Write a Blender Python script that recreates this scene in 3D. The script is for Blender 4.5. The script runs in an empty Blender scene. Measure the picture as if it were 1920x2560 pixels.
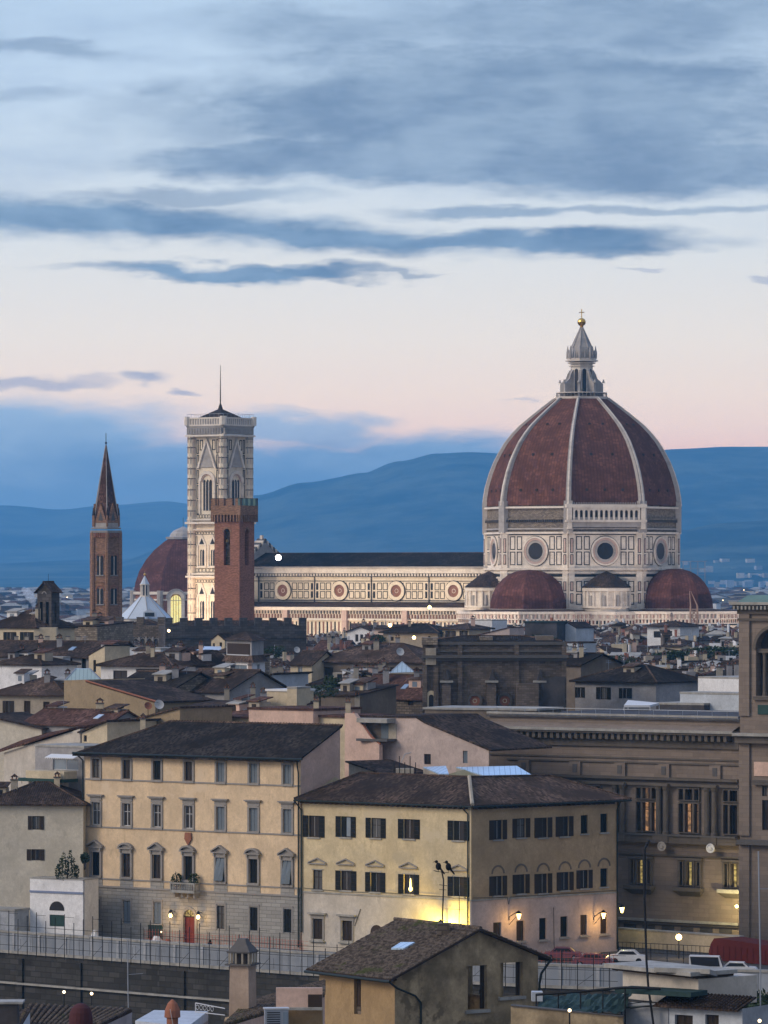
import bpy, math, random
from mathutils import Vector, Matrix
R = math.radians
random.seed(11)
sc = bpy.context.scene
# ---------------------------------------------------------------- camera (a long lens on a terrace 42 m above the river plain)
F, CX, HY, HC = 11700.0, 960.0, 1428.0, 42.0
cam = bpy.data.cameras.new('camera'); co = bpy.data.objects.new('camera', cam); sc.collection.objects.link(co)
cam.sensor_fit = 'VERTICAL'; cam.sensor_height = 24; cam.lens = F/2560*24; cam.shift_y = (HY-1280)/2560
cam.clip_start = 5; cam.clip_end = 60000
co.location = (0, 0, HC); co.rotation_euler = (R(90), 0, 0); sc.camera = co
# ---------------------------------------------------------------- view
sc.view_settings.view_transform = 'Standard'; sc.view_settings.look = 'None'
sc.view_settings.exposure = 0.0; sc.view_settings.gamma = 1.0
sc.cycles.volume_bounces = 2; sc.cycles.max_bounces = 5; sc.cycles.diffuse_bounces = 3
sc.cycles.use_denoising = True
# ---------------------------------------------------------------- node helpers
class NT:
    def __init__(s, nt): s.nt = nt; nt.nodes.clear()
    def n(s, t, **k):
        nd = s.nt.nodes.new(t)
        for a, b in k.items():
            if a.startswith('i_'):
                key = a[2:]; key = int(key) if key.isdigit() else key
                s.set(nd.inputs[key], b)
            else: setattr(nd, a, b)
        return nd
    def set(s, sock, v):
        if isinstance(v, bpy.types.NodeSocket): s.nt.links.new(v, sock)
        elif v is not None: sock.default_value = v
    def m(s, op, a, b=0.0, c=None, clamp=False):
        nd = s.nt.nodes.new('ShaderNodeMath'); nd.operation = op; nd.use_clamp = clamp
        s.set(nd.inputs[0], a); s.set(nd.inputs[1], b)
        if c is not None: s.set(nd.inputs[2], c)
        return nd.outputs[0]
    def mix(s, f, a, b, mode='MIX'):
        nd = s.nt.nodes.new('ShaderNodeMix'); nd.data_type = 'RGBA'; nd.blend_type = mode
        s.set(nd.inputs[0], f)
        for i, v in ((6, a), (7, b)):
            if isinstance(v, (tuple, list)): v = (*v[:3], 1)
            s.set(nd.inputs[i], v)
        return nd.outputs[2]
    def rmp(s, f, lo, hi, a=0.0, b=1.0, smooth=True):
        nd = s.nt.nodes.new('ShaderNodeMapRange'); nd.interpolation_type = 'SMOOTHSTEP' if smooth else 'LINEAR'
        s.set(nd.inputs[0], f)
        for i, v in enumerate((lo, hi, a, b)): s.set(nd.inputs[i+1], v)
        return nd.outputs[0]
    def noise(s, vec, scale, detail=4, rough=.55, dist=0.0):
        nd = s.nt.nodes.new('ShaderNodeTexNoise'); s.set(nd.inputs['Vector'], vec)
        nd.inputs['Scale'].default_value = scale; nd.inputs['Detail'].default_value = detail
        nd.inputs['Roughness'].default_value = rough; nd.inputs['Distortion'].default_value = dist
        return nd.outputs[0]
    def comb(s, x, y, z=0.0):
        nd = s.nt.nodes.new('ShaderNodeCombineXYZ')
        for i, v in enumerate((x, y, z)): s.set(nd.inputs[i], v)
        return nd.outputs[0]
    def map(s, vec, scale=(1, 1, 1), rot=(0, 0, 0), loc=(0, 0, 0)):
        nd = s.nt.nodes.new('ShaderNodeMapping'); s.set(nd.inputs[0], vec)
        nd.inputs[1].default_value = loc; nd.inputs[2].default_value = rot; nd.inputs[3].default_value = scale
        return nd.outputs[0]
    def ramp(s, f, stops, interp='LINEAR'):
        nd = s.nt.nodes.new('ShaderNodeValToRGB'); nd.color_ramp.interpolation = interp
        e = nd.color_ramp.elements
        while len(e) < len(stops): e.new(.5)
        for i, (p, c) in enumerate(stops): e[i].position = p; e[i].color = (*c[:3], 1)
        s.set(nd.inputs[0], f); return nd.outputs[0]
def lin(r, g, b):
    f = lambda c: (c/255/12.92 if c/255 <= .04045 else ((c/255+.055)/1.055)**2.4)
    return (f(r), f(g), f(b))
# ---------------------------------------------------------------- world: dusk sky, gradient and streaky clouds laid out by direction
HAZE, HAZE_E = 6e-5, (.085, .26, .55)   # density per metre and the colour the air itself shows
W = bpy.data.worlds.new("World"); sc.world = W; W.use_nodes = True
t = NT(W.node_tree)
tc = t.n('ShaderNodeTexCoord'); sep = t.n('ShaderNodeSeparateXYZ', i_0=tc.outputs['Generated'])
x, y, z = sep.outputs
yy = t.m('MAXIMUM', y, 0.05)
az = t.m('MULTIPLY', t.m('DIVIDE', x, yy), F/1000)            # thousandths of a focal length, +- .96 across the picture
el = t.m('MULTIPLY', t.m('DIVIDE', z, yy), F/1000)            # elevation in the same unit, 0 at the horizon
sky = t.ramp(t.m('DIVIDE', el, 2.0), [(0, lin(205, 180, 190)), (.14, lin(222, 192, 194)), (.18, lin(228, 208, 205)), (.22, lin(231, 216, 210)), (.29, lin(228, 222, 218)),
      (.40, lin(217, 222, 226)), (.52, lin(200, 216, 231)), (.62, lin(192, 213, 234)), (.8, lin(176, 203, 230)), (1, lin(150, 180, 216))])
uv = t.comb(az, el)
warp = t.noise(t.map(uv, (1.6, 5.5, 1)), 1.0, 5, .6)
warp2 = t.noise(t.map(uv, (1.3, 4.5, 1), loc=(7, 3, 0)), 1.0, 4, .6)
fine = t.noise(t.map(uv, (2.6, 7.5, 1)), 1.0, 6, .58, .2)
fine2 = t.noise(t.map(uv, (8, 26, 1), loc=(1, 5, 0)), 1.0, 6, .65)
azd = t.m('ADD', az, t.m('MULTIPLY', t.m('SUBTRACT', warp2, .5), .6))
eld = t.m('ADD', el, t.m('MULTIPLY', t.m('SUBTRACT', warp, .5), .17))
def blob(px, py, hw, hh, tilt=0.0, edge=.55, amt=1.0, fa=.5):
    cx, cy, a, b = (px-960)/1000, (1428-py)/1000, hw/1000, hh/1000
    dx = t.m('SUBTRACT', azd, cx); dy = t.m('SUBTRACT', eld, cy)
    dy = t.m('SUBTRACT', dy, t.m('MULTIPLY', dx, tilt))
    q = t.m('SQRT', t.m('ADD', t.m('POWER', t.m('ABSOLUTE', t.m('DIVIDE', dx, a)), 2.0), t.m('POWER', t.m('ABSOLUTE', t.m('DIVIDE', dy, b)), 2.0)))
    q = t.m('ADD', q, t.m('MULTIPLY', t.m('ADD', t.m('SUBTRACT', fine, .5), t.m('MULTIPLY', t.m('SUBTRACT', fine2, .5), .75)), fa))
    return t.rmp(q, 1.0+edge*.5, 1.0-edge, 0.0, amt)
def cover(l):
    a = None
    for b in l:
        v = blob(*b); a = v if a is None else t.m('MAXIMUM', a, v)
    return a
thin = t.rmp(t.noise(t.map(uv, (1.5, 5, 1), loc=(2, 9, 0)), 1.0, 6, .6), .44, .72, 0, .5)
thin = t.m('MULTIPLY', thin, t.rmp(el, .75, 1.1))
big = cover([(1280, 270, 900, 200, -.02, .42, 1, .5), (950, 415, 700, 62, -.03, .4, 1, .5), (900, 70, 440, 60, 0, .9, .75, .8), (1650, 420, 620, 75, .02, .45, 1, .6), (560, 320, 330, 110, 0, .9, .7, .8), (130, 140, 230, 22, 0, .7, .7, .8), (90, 245, 170, 22, 0, .8, .55, .8), (1500, 60, 760, 130, 0, .8, .85, .8)])
band = cover([(260, 555, 570, 62, -.05, .55, 1, .6), (820, 590, 570, 48, -.07, .55, 1, .6), (1330, 606, 520, 32, .01, .55, 1, .5), (1250, 530, 300, 16, 0, .6, .75), (1640, 530, 420, 16, 0, .6, .6), (620, 682, 460, 21, -.01, .55, 1, .4), (1000, 690, 200, 6, 0, .5, .6), (480, 490, 330, 24, 0, .6, .6)])
wisp = cover([(130, 945, 160, 20, .04, .6, .65), (350, 935, 75, 14, -.05, .7, .75), (470, 978, 60, 11, -.1, .7, .7), (1600, 665, 70, 6, 0, .6, .4), (1880, 690, 60, 8, 0, .7, .5), (1250, 1012, 60, 4, 0, .7, .35)])
bank = cover([(80, 1110, 430, 125, .05, .5, 1, .4), (520, 1210, 600, 140, -.08, .5, 1, .4), (950, 1190, 560, 95, -.02, .45, 1, .4), (300, 1330, 1400, 110, 0, .3, 1), (60, 1205, 420, 90, 0, .4, 1), (1120, 1140, 330, 62, -.04, .5, 1, .4), (760, 1085, 300, 50, -.05, .6, .9, .5), (740, 1080, 150, 32, -.1, .5, .9)])
ccol = t.mix(t.rmp(t.m('ADD', t.m('MULTIPLY', fine, .7), t.m('MULTIPLY', fine2, .3)), .32, .66), lin(120, 147, 179), lin(152, 176, 202))
bcol = t.mix(t.rmp(fine, .3, .75), lin(104, 137, 173), lin(142, 171, 200))
kcol = t.mix(t.rmp(t.m('ADD', el, t.m('MULTIPLY', t.m('SUBTRACT', fine, .5), .25)), .2, .44), lin(98, 142, 188), lin(150, 180, 212))
sky = t.mix(thin, sky, lin(150, 176, 208))
sky = t.mix(big, sky, ccol); sky = t.mix(wisp, sky, lin(138, 158, 192)); sky = t.mix(band, sky, bcol); sky = t.mix(bank, sky, kcol)
# above the picture and behind the camera: Nishita sky with the sun just up, lifted to dusk brightness
SUN_EL, SUN_AZ = 12.0, -110.0      # light comes from the left, behind the camera
ni = t.n('ShaderNodeTexSky', sky_type='NISHITA', sun_disc=False, sun_elevation=R(SUN_EL), sun_rotation=R(SUN_AZ), air_density=1.3, dust_density=1.5)
up = t.m('DIVIDE', z, 1.0)
nis = t.mix(1.0, ni.outputs[0], (1, 1, 1), 'MULTIPLY')
nv = t.n('ShaderNodeVectorMath', operation='SCALE', i_0=nis); nv.inputs['Scale'].default_value = 0.11
soft = t.mix(.75, nv.outputs[0], t.mix(t.rmp(y, .1, .75), (.62, .68, .84), (.62, 1.05, 2.1)))
# the sky as seen through the haze of the valley: what lies behind it is brighter and warmer
tau = t.m('DIVIDE', HAZE*425*F/1000, t.m('MAXIMUM', el, .2)); T_ = t.m('EXPONENT', t.m('MULTIPLY', tau, -1.0)); iT = t.m('SUBTRACT', 1.0, T_)
def vec(op, a, b=None, s=None):
    nd = t.nt.nodes.new('ShaderNodeVectorMath'); nd.operation = op; t.set(nd.inputs[0], a)
    if b is not None: t.set(nd.inputs[1], b)
    if s is not None: t.set(nd.inputs['Scale'], s)
    return nd.outputs[0]
air = vec('SCALE', t.comb(*HAZE_E), s=iT)
sky = vec('MAXIMUM', vec('SCALE', vec('SUBTRACT', sky, air), s=t.m('DIVIDE', 1.0, T_)), (0.0, 0.0, 0.0))
soft = vec('SCALE', soft, s=t.rmp(x, .8, -.8, .62, 1.2))
front = t.m('MULTIPLY', t.rmp(y, .3, .6), t.rmp(up, .22, .14))
col = t.mix(front, soft, sky)
bg = t.n('ShaderNodeBackground', i_0=col, i_1=1.0)
t.n('ShaderNodeOutputWorld', i_0=bg.outputs[0])
# ---------------------------------------------------------------- sun: broad soft glow of the western sky
sl = bpy.data.lights.new('sun', 'SUN'); sl.energy = 1.6; sl.angle = R(24); sl.color = (1.0, .83, .64)
so = bpy.data.objects.new('sun', sl); sc.collection.objects.link(so)
sd = Vector((math.sin(R(SUN_AZ))*math.cos(R(30)), math.cos(R(SUN_AZ))*math.cos(R(30)), math.sin(R(30))))   # towards the light
so.rotation_euler = sd.to_track_quat('Z', 'Y').to_euler()
# ---------------------------------------------------------------- materials
MATS = {}
def mat(name, fn):
    m = bpy.data.materials.new(name); m.use_nodes = True; fn(NT(m.node_tree)); MATS[name] = m; return m
def out(t, col, rough=.9, bump=None, bs=.4, bd=.03, metal=0.0, spec=.2, emit=None, es=0.0, alpha=None):
    p = t.n('ShaderNodeBsdfPrincipled')
    if isinstance(col, tuple): col = (*col[:3], 1)
    t.set(p.inputs['Base Color'], col); t.set(p.inputs['Roughness'], rough); p.inputs['Metallic'].default_value = metal
    p.inputs['Specular IOR Level'].default_value = spec
    if bump is not None:
        b = t.n('ShaderNodeBump', i_Height=bump); b.inputs['Strength'].default_value = bs; b.inputs['Distance'].default_value = bd
        t.nt.links.new(b.outputs[0], p.inputs['Normal'])
    if emit is not None:
        t.set(p.inputs['Emission Color'], (*emit[:3], 1) if isinstance(emit, tuple) else emit); t.set(p.inputs['Emission Strength'], es)
    if alpha is not None: t.set(p.inputs['Alpha'], alpha)
    t.n('ShaderNodeOutputMaterial', i_0=p.outputs[0])
def pos(t): return t.n('ShaderNodeNewGeometry').outputs['Position']
def uvm(t): return t.n('ShaderNodeUVMap').outputs[0]
def plaster(name, c, var=.16, stain=.3, streak=.35, sc_=1.0, patch=None):
    def fn(t):
        P = pos(t); U = uvm(t)
        a = t.noise(t.map(P, (.35*sc_,)*3), 1, 6, .65); b = t.noise(t.map(P, (2.2*sc_,)*3), 1, 4, .6)
        s = t.noise(t.map(U, (1.1*sc_, .13*sc_, 1)), 1, 5, .65)
        d = tuple(v*(1-stain) for v in c); l = tuple(min(1, v*(1+var)) for v in c)
        k = t.mix(t.rmp(a, .3, .72), d, l)
        k = t.mix(t.m('MULTIPLY', t.rmp(s, .52, .78), streak), k, tuple(v*.45 for v in c))
        k = t.mix(t.m('MULTIPLY', t.rmp(b, .35, .7), .3), k, tuple(v*.66 for v in c)); gr = t.noise(t.map(P, (5.0*sc_, 5.0*sc_, 4.0*sc_)), 1, 3, .7); k = t.mix(t.m('MULTIPLY', t.rmp(gr, .38, .66), .3), k, tuple(v*.62 for v in c)); k = t.mix(t.m('MULTIPLY', t.rmp(t.noise(t.map(P, (.9*sc_, .9*sc_, .45*sc_), loc=(9, 1, 4)), 1, 6, .75), .56, .66), .38), k, tuple(v*.5 for v in c))
        if patch: k = t.mix(t.rmp(t.noise(t.map(P, (.16*sc_,)*3, loc=(5, 2, 1)), 1, 5, .7), .55, .62), k, patch)
        out(t, k, .95, b, .4, .03, spec=.06)
    return mat(name, fn)
def tiles(name, c, c2, moss=None, per=.26, row=.4, bs=.8, mo=.62, spk=.5, cv=.5):
    def fn(t):
        U = uvm(t); P = pos(t); s = t.n('ShaderNodeSeparateXYZ', i_0=U)
        w = t.m('ABSOLUTE', t.m('SINE', t.m('MULTIPLY', s.outputs[0], math.pi/per)))
        r = t.m('FRACT', t.m('DIVIDE', s.outputs[1], row))
        cell = t.n('ShaderNodeTexWhiteNoise', noise_dimensions='2D', i_0=t.comb(t.m('FLOOR', t.m('DIVIDE', s.outputs[0], per)), t.m('FLOOR', t.m('DIVIDE', s.outputs[1], row))))
        big = t.noise(t.map(P, (.25,)*3), 1, 6, .7)
        sp = t.noise(t.map(P, (1.7,)*3), 1, 6, .75); k = t.mix(cell.outputs[0], tuple(v*(1-cv) for v in c), tuple(min(1, v*(1+1.1*cv)) for v in c2)); k = t.mix(t.m('MULTIPLY', t.rmp(sp, .55, .75), spk), k, tuple(min(1, v*1.9) for v in c2)); k = t.mix(t.m('MULTIPLY', t.rmp(sp, .45, .28), spk), k, tuple(v*.5 for v in c)); k = t.mix(t.rmp(big, .35, .7), tuple(v*.62 for v in c), k)
        k = t.mix(t.m('MULTIPLY', t.rmp(w, .45, .0), .55), k, tuple(v*.3 for v in c))
        if moss: k = t.mix(t.rmp(t.noise(t.map(P, (.5,)*3, loc=(3, 3, 3)), 1, 6, .7), mo, mo+.12), k, moss)
        out(t, k, .95, t.m('ADD', w, t.m('MULTIPLY', r, .5)), bs, .07, spec=.03)
    return mat(name, fn)
def ashlar(name, c, bw=1.2, bh=.45, mort=.55, ms=.025, var=.25, stain=.35):
    def fn(t):
        U = uvm(t); P = pos(t)
        b = t.n('ShaderNodeTexBrick', i_Vector=U); b.offset = .5
        for k_, v in (('Scale', 1), ('Brick Width', bw), ('Row Height', bh), ('Mortar Size', ms), ('Mortar Smooth', .4), ('Bias', 0)): b.inputs[k_].default_value = v
        b.inputs['Color1'].default_value = (*[v*(1-var) for v in c], 1); b.inputs['Color2'].default_value = (*[v*(1+var) for v in c], 1); b.inputs['Mortar'].default_value = (*[v*mort for v in c], 1)
        a = t.noise(t.map(P, (.3,)*3), 1, 6, .68)
        k = t.mix(t.m('MULTIPLY', t.rmp(a, .45, .75), stain), b.outputs[0], tuple(v*.4 for v in c))
        s = t.noise(t.map(U, (1.2, .12, 1)), 1, 5, .65)
        k = t.mix(t.m('MULTIPLY', t.rmp(s, .55, .8), stain), k, tuple(v*.4 for v in c))
        out(t, k, .93, b.outputs['Fac'], .5, -.03)
    return mat(name, fn)
def plain(name, c, rough=.7, metal=0.0, spec=.1, var=.2, s=1.5):
    return mat(name, lambda t: out(t, t.mix(t.noise(t.map(pos(t), (s,)*3), 1, 5, .6), tuple(v*(1-var) for v in c), tuple(min(1, v*(1+var)) for v in c)), rough, metal=metal, spec=spec))
def glow(name, c, s, c0=(.5, .45, .35)): return mat(name, lambda t: out(t, c0, .5, emit=c, es=s))
# plasters
plaster('ochre', (.74, .57, .385), .1, .2, .5, 1.0, (.66, .52, .37)); plaster('pale_ochre', (.65, .54, .35), .12, .22, .5, 1.0, (.57, .48, .33)); plaster('ochre_shaded', (.46, .335, .205), .12, .2, .25)  # darkest ochre: shade of the corner house's right front put into its colour
plaster('lilac', (.56, .45, .41), .1, .2, .25); plaster('offwhite', (.57, .52, .46), .1, .2, .25)
plaster('cream', (.60, .51, .37), .12, .22, .25); plaster('white', (.80, .80, .82), .08, .15, .22); plaster('grey', (.36, .35, .36), .12, .25, .3)
plaster('beige', (.42, .37, .30), .12, .25, .3); plaster('tan', (.34, .265, .175), .1, .15, .15); plaster('pink', (.66, .47, .39), .1, .18, .2)
plaster('greybeige', (.60, .555, .47), .1, .2, .3); plaster('brownish', (.20, .165, .135), .15, .3, .35); plaster('darkstone', (.085, .08, .085), .25, .4, .4)
plaster('fg_ochre', (.38, .265, .145), .1, .2, .35, 1.6); plaster('fg_brown', (.44, .34, .215), .3, .6, .9, 1.3, (.2, .155, .10)); plaster('chimney_stucco', (.42, .325, .26), .1, .25, .4, 1.6); plaster('greenish', (.36, .36, .27), .1, .2, .2)
plaster('rendergrey', (.40, .42, .46), .15, .3, .35, 1.5); plaster('slab', (.37, .36, .34), .15, .3, .3, 2); plaster('bluewhite', (.52, .56, .62), .08, .18, .2)
# stones
ashlar('rustic', (.31, .30, .285), 1.3, .42, .6, .03, .12, .3); ashlar('library_stone', (.22, .178, .15), 1.5, .5, .75, .02, .1, .35); ashlar('library_trim', (.125, .108, .095), 2.2, .6, .7, .02, .12, .4)
ashlar('brickred', (.34, .16, .11), .5, .14, .7, .02, .3, .35); ashlar('brickbrown', (.30, .175, .115), .5, .14, .7, .02, .35, .55); ashlar('rubble', (.15, .12, .095), .8, .35, .5, .06, .4, .5)
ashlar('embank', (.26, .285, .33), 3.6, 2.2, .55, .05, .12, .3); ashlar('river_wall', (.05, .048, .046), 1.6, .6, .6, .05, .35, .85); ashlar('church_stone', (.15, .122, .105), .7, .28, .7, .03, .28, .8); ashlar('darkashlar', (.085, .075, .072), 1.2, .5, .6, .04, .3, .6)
ashlar('rough', (.26, .215, .17), .6, .3, .6, .05, .4, .5)
def marble(name, c, g, k=.45):
    def fn(t):
        P = pos(t); a = t.noise(t.map(P, (.12, .12, .4)), 1, 6, .7); b = t.noise(t.map(P, (1.1,)*3), 1, 5, .7)
        kk = t.mix(t.m('MULTIPLY', t.rmp(a, .42, .75), k), c, g); kk = t.mix(t.m('MULTIPLY', t.rmp(b, .4, .72), .35), kk, tuple(v*.6 for v in c))
        s = t.noise(t.map(uvm(t), (.5, .06, 1)), 1, 5, .65); kk = t.mix(t.m('MULTIPLY', t.rmp(s, .5, .75), .4), kk, g)
        out(t, kk, .7, b, .3, .1)
    return mat(name, fn)
marble('marble', (.78, .70, .61), (.34, .28, .24), .6); marble('marble_warm', (.80, .69, .54), (.45, .35, .26), .35); marble('marble_pink', (.55, .40, .35), (.34, .24, .2)); marble('marble_grey', (.42, .39, .37), (.2, .18, .17), .6)
plain('green_marble', (.03, .03, .032), .6, var=.5); plain('red_marble', (.24, .12, .09), .6, var=.4); plain('lead_white', (.50, .56, .64), .5, var=.12, s=.4)
# roofs
tiles('tile_dark', (.056, .042, .036), (.105, .072, .055)); tiles('tile_brown', (.10, .070, .056), (.16, .108, .082)); tiles('tile_red', (.115, .062, .05), (.16, .09, .07)); tiles('tile_black', (.034, .028, .025), (.052, .042, .036))
tiles('tile_near', (.13, .10, .08), (.30, .23, .18), (.09, .105, .02), .27, .42, .6, .54)
tiles('dome_tile', (.17, .075, .053), (.19, .084, .06), None, .9, .6, .35, .62, .08, .22); tiles('dome_tile_dull', (.145, .062, .05), (.165, .072, .06), None, .9, .6, .35, .62, .08, .22)
def cover(t):
    P = pos(t); a = t.noise(t.map(P, (3.2,)*3), 1, 3, .6); b = t.noise(t.map(P, (.45,)*3, loc=(3, 3, 3)), 1, 6, .7); d = t.noise(t.map(P, (9,)*3), 1, 3, .7)
    k = t.mix(t.rmp(a, .35, .65), (.065, .05, .04), (.20, .155, .12)); k = t.mix(t.m('MULTIPLY', t.rmp(d, .45, .7), .5), k, (.05, .042, .036))
    k = t.mix(t.m('MULTIPLY', t.rmp(b, .55, .67), .8), k, (.075, .095, .018)); out(t, k, .95, d, .4, .02)
mat('tile_cover', cover)
def sheet(name, c, rough=.25, per=.6):
    def fn(t):
        s = t.n('ShaderNodeSeparateXYZ', i_0=uvm(t)); w = t.m('LESS_THAN', t.m('FRACT', t.m('DIVIDE', s.outputs[0], per)), .12)
        n = t.noise(t.map(pos(t), (1.2,)*3), 1, 4, .6)
        out(t, t.mix(w, t.mix(n, tuple(v*.75 for v in c), c), tuple(v*.45 for v in c)), rough, n, .2, .03, spec=.5)
    return mat(name, fn)
sheet('skylight', (.42, .56, .70)); sheet('skylight_green', (.36, .46, .45), .3, .5); plain('zinc', (.45, .52, .6), .4, .2)
# details
plain('pietra', (.27, .255, .245), .85, var=.25, s=3); plain('pietra_dark', (.11, .105, .105), .85, var=.25, s=3)
mat('glass', lambda t: out(t, t.mix(t.noise(t.map(pos(t), (.8,)*3), 1, 2), (.012, .016, .02), (.03, .026, .032)), .3, spec=.25))
plain('pane_curtain', (.10, .10, .10), .5, var=.5, s=2.5); plain('pane_dim', (.035, .03, .028), .4, var=.5, s=2)
mat('glass_pale', lambda t: out(t, t.mix(t.noise(t.map(pos(t), (.7,)*3), 1, 3), (.10, .14, .19), (.25, .31, .38)), .2, spec=.5))
plain('shutter_dark', (.013, .014, .014), .7, var=.4, s=4); plain('shutter_brown', (.04, .03, .024), .7, var=.3, s=4); plain('shutter_blue', (.15, .18, .215), .7, var=.2, s=4); plain('shutter_green', (.035, .07, .065), .7, var=.3)
plain('frame_white', (.45, .46, .48), .6); plain('wood_dark', (.05, .035, .028), .7); plain('iron', (.025, .026, .03), .6, .5); plain('galvanised', (.32, .35, .4), .5, .5); plain('gutter', (.03, .04, .042), .5, .3)
plain('door_red', (.16, .035, .028), .6, var=.3); plain('gold', (.75, .45, .12), .3, 1.0); plain('bell_bronze', (.12, .09, .05), .5, .6); plain('terracotta', (.28, .12, .08), .85, var=.3)
plain('maroon_matte', (.075, .03, .035), .9); plain('net_red', (.4, .10, .07), .9); plain('tarp_red', (.075, .013, .013), .75, var=.35, s=.6); plain('car_maroon', (.18, .07, .10), .3, .2, .5); plain('car_white', (.62, .62, .64), .3, 0, .5); plain('rubber', (.015, .015, .016), .8); plain('bird_black', (.012, .012, .014), .7)
plain('asphalt', (.055, .055, .058), .95, var=.2, s=3); plain('paving', (.17, .15, .15), .9, var=.25, s=2); plain('red_paving', (.22, .10, .09), .9, var=.2); plain('ground_mat', (.07, .07, .072), .95, var=.3, s=.1); plain('netting', (.03, .055, .055), .9, var=.5, s=2)
plain('copper', (.12, .2, .2), .8, var=.3, s=.6); plain('lattice', (.42, .28, .22), .7, var=.3); plain('blue_line', (.2, .24, .36), .8); plain('awning_white', (.62, .63, .65), .8, var=.1)
mat('water', lambda t: out(t, (.012, .018, .02), .12, t.noise(t.map(pos(t), (.3, .8, 1)), 1, 4), .3, .1, spec=.5))
mat('leaf', lambda t: out(t, t.mix(t.noise(t.map(pos(t), (1.5,)*3), 1, 4), (.018, .03, .018), (.05, .075, .035)), .9))
mat('bark', lambda t: out(t, (.05, .04, .03), .95))
def hillmat(t):
    P = pos(t); a = t.noise(t.map(P, (.0022,)*3), 1, 8, .72); b = t.noise(t.map(P, (.02,)*3), 1, 5, .7)
    k = t.mix(t.rmp(a, .4, .62), (.004, .012, .012), (.085, .10, .07)); k = t.mix(t.m('MULTIPLY', t.rmp(b, .4, .7), .4), k, (.01, .018, .014))
    out(t, k, 1.0, spec=0)
mat('woods', hillmat)
glow('lamp_warm', (1, .62, .2), 9); glow('lamp_yellow', (1, .78, .22), 9); glow('lamp_white', (1, .9, .85), 14); glow('lamp_small', (1, .72, .4), 6)
def litwin(name, c1, c2, s):
    mat(name, lambda t: out(t, (.2, .18, .12), .4, emit=t.mix(t.rmp(t.noise(t.map(pos(t), (1.8, 1.8, 2.5)), 1, 4, .7), .35, .65), c1, c2), es=s))
litwin('lit_yellow', (.10, .06, .015), (1, .74, .22), .6); litwin('lit_orange', (.10, .045, .02), (.85, .42, .18), .6); litwin('lit_bright', (.9, .7, .18), (1, .9, .4), 1.0); litwin('lit_dim', (.03, .02, .015), (.35, .17, .09), .5)
# ---------------------------------------------------------------- geometry helpers
COL = sc.collection
ZU = Vector((0, 0, 1))
def P(px, py, D): return Vector(((px-CX)/F*D, D, HC-(py-HY)/F*D))
def ZY(py, D): return HC-(py-HY)/F*D
class Fr:                                            # a vertical plane: s to the right, z up, d outwards
    def __init__(s, o, u):
        s.o = Vector((o[0], o[1], 0)); s.u = Vector((u[0], u[1], 0)).normalized(); s.n = Vector((s.u.y, -s.u.x, 0))
    @staticmethod
    def px(x0, D0, x1, D1):
        a = P(x0, HY, D0); b = P(x1, HY, D1); f = Fr(a, b-a); f.L = (Vector((b.x-a.x, b.y-a.y, 0))).length; return f
    def p(s, a, z, d=0.0): return s.o + s.u*a + s.n*d + ZU*z
    def s(self, px, d=0.0):
        k = (px-CX)/F; o = self.o+self.n*d; return (k*o.y-o.x)/(self.u.x-k*self.u.y)
    def z(self, px, py, d=0.0): return ZY(py, (self.o+self.n*d).y+self.s(px, d)*self.u.y)
    def off(s, d, a=0.0): f = Fr(s.p(a, 0, d), s.u); f.L = getattr(s, 'L', 0); return f
    def turn(s, at, deg): # new plane starting at s=at
        c, q = math.cos(R(deg)), math.sin(R(deg)); return Fr(s.p(at, 0), (s.u.x*c-s.u.y*q, s.u.x*q+s.u.y*c))
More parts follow.
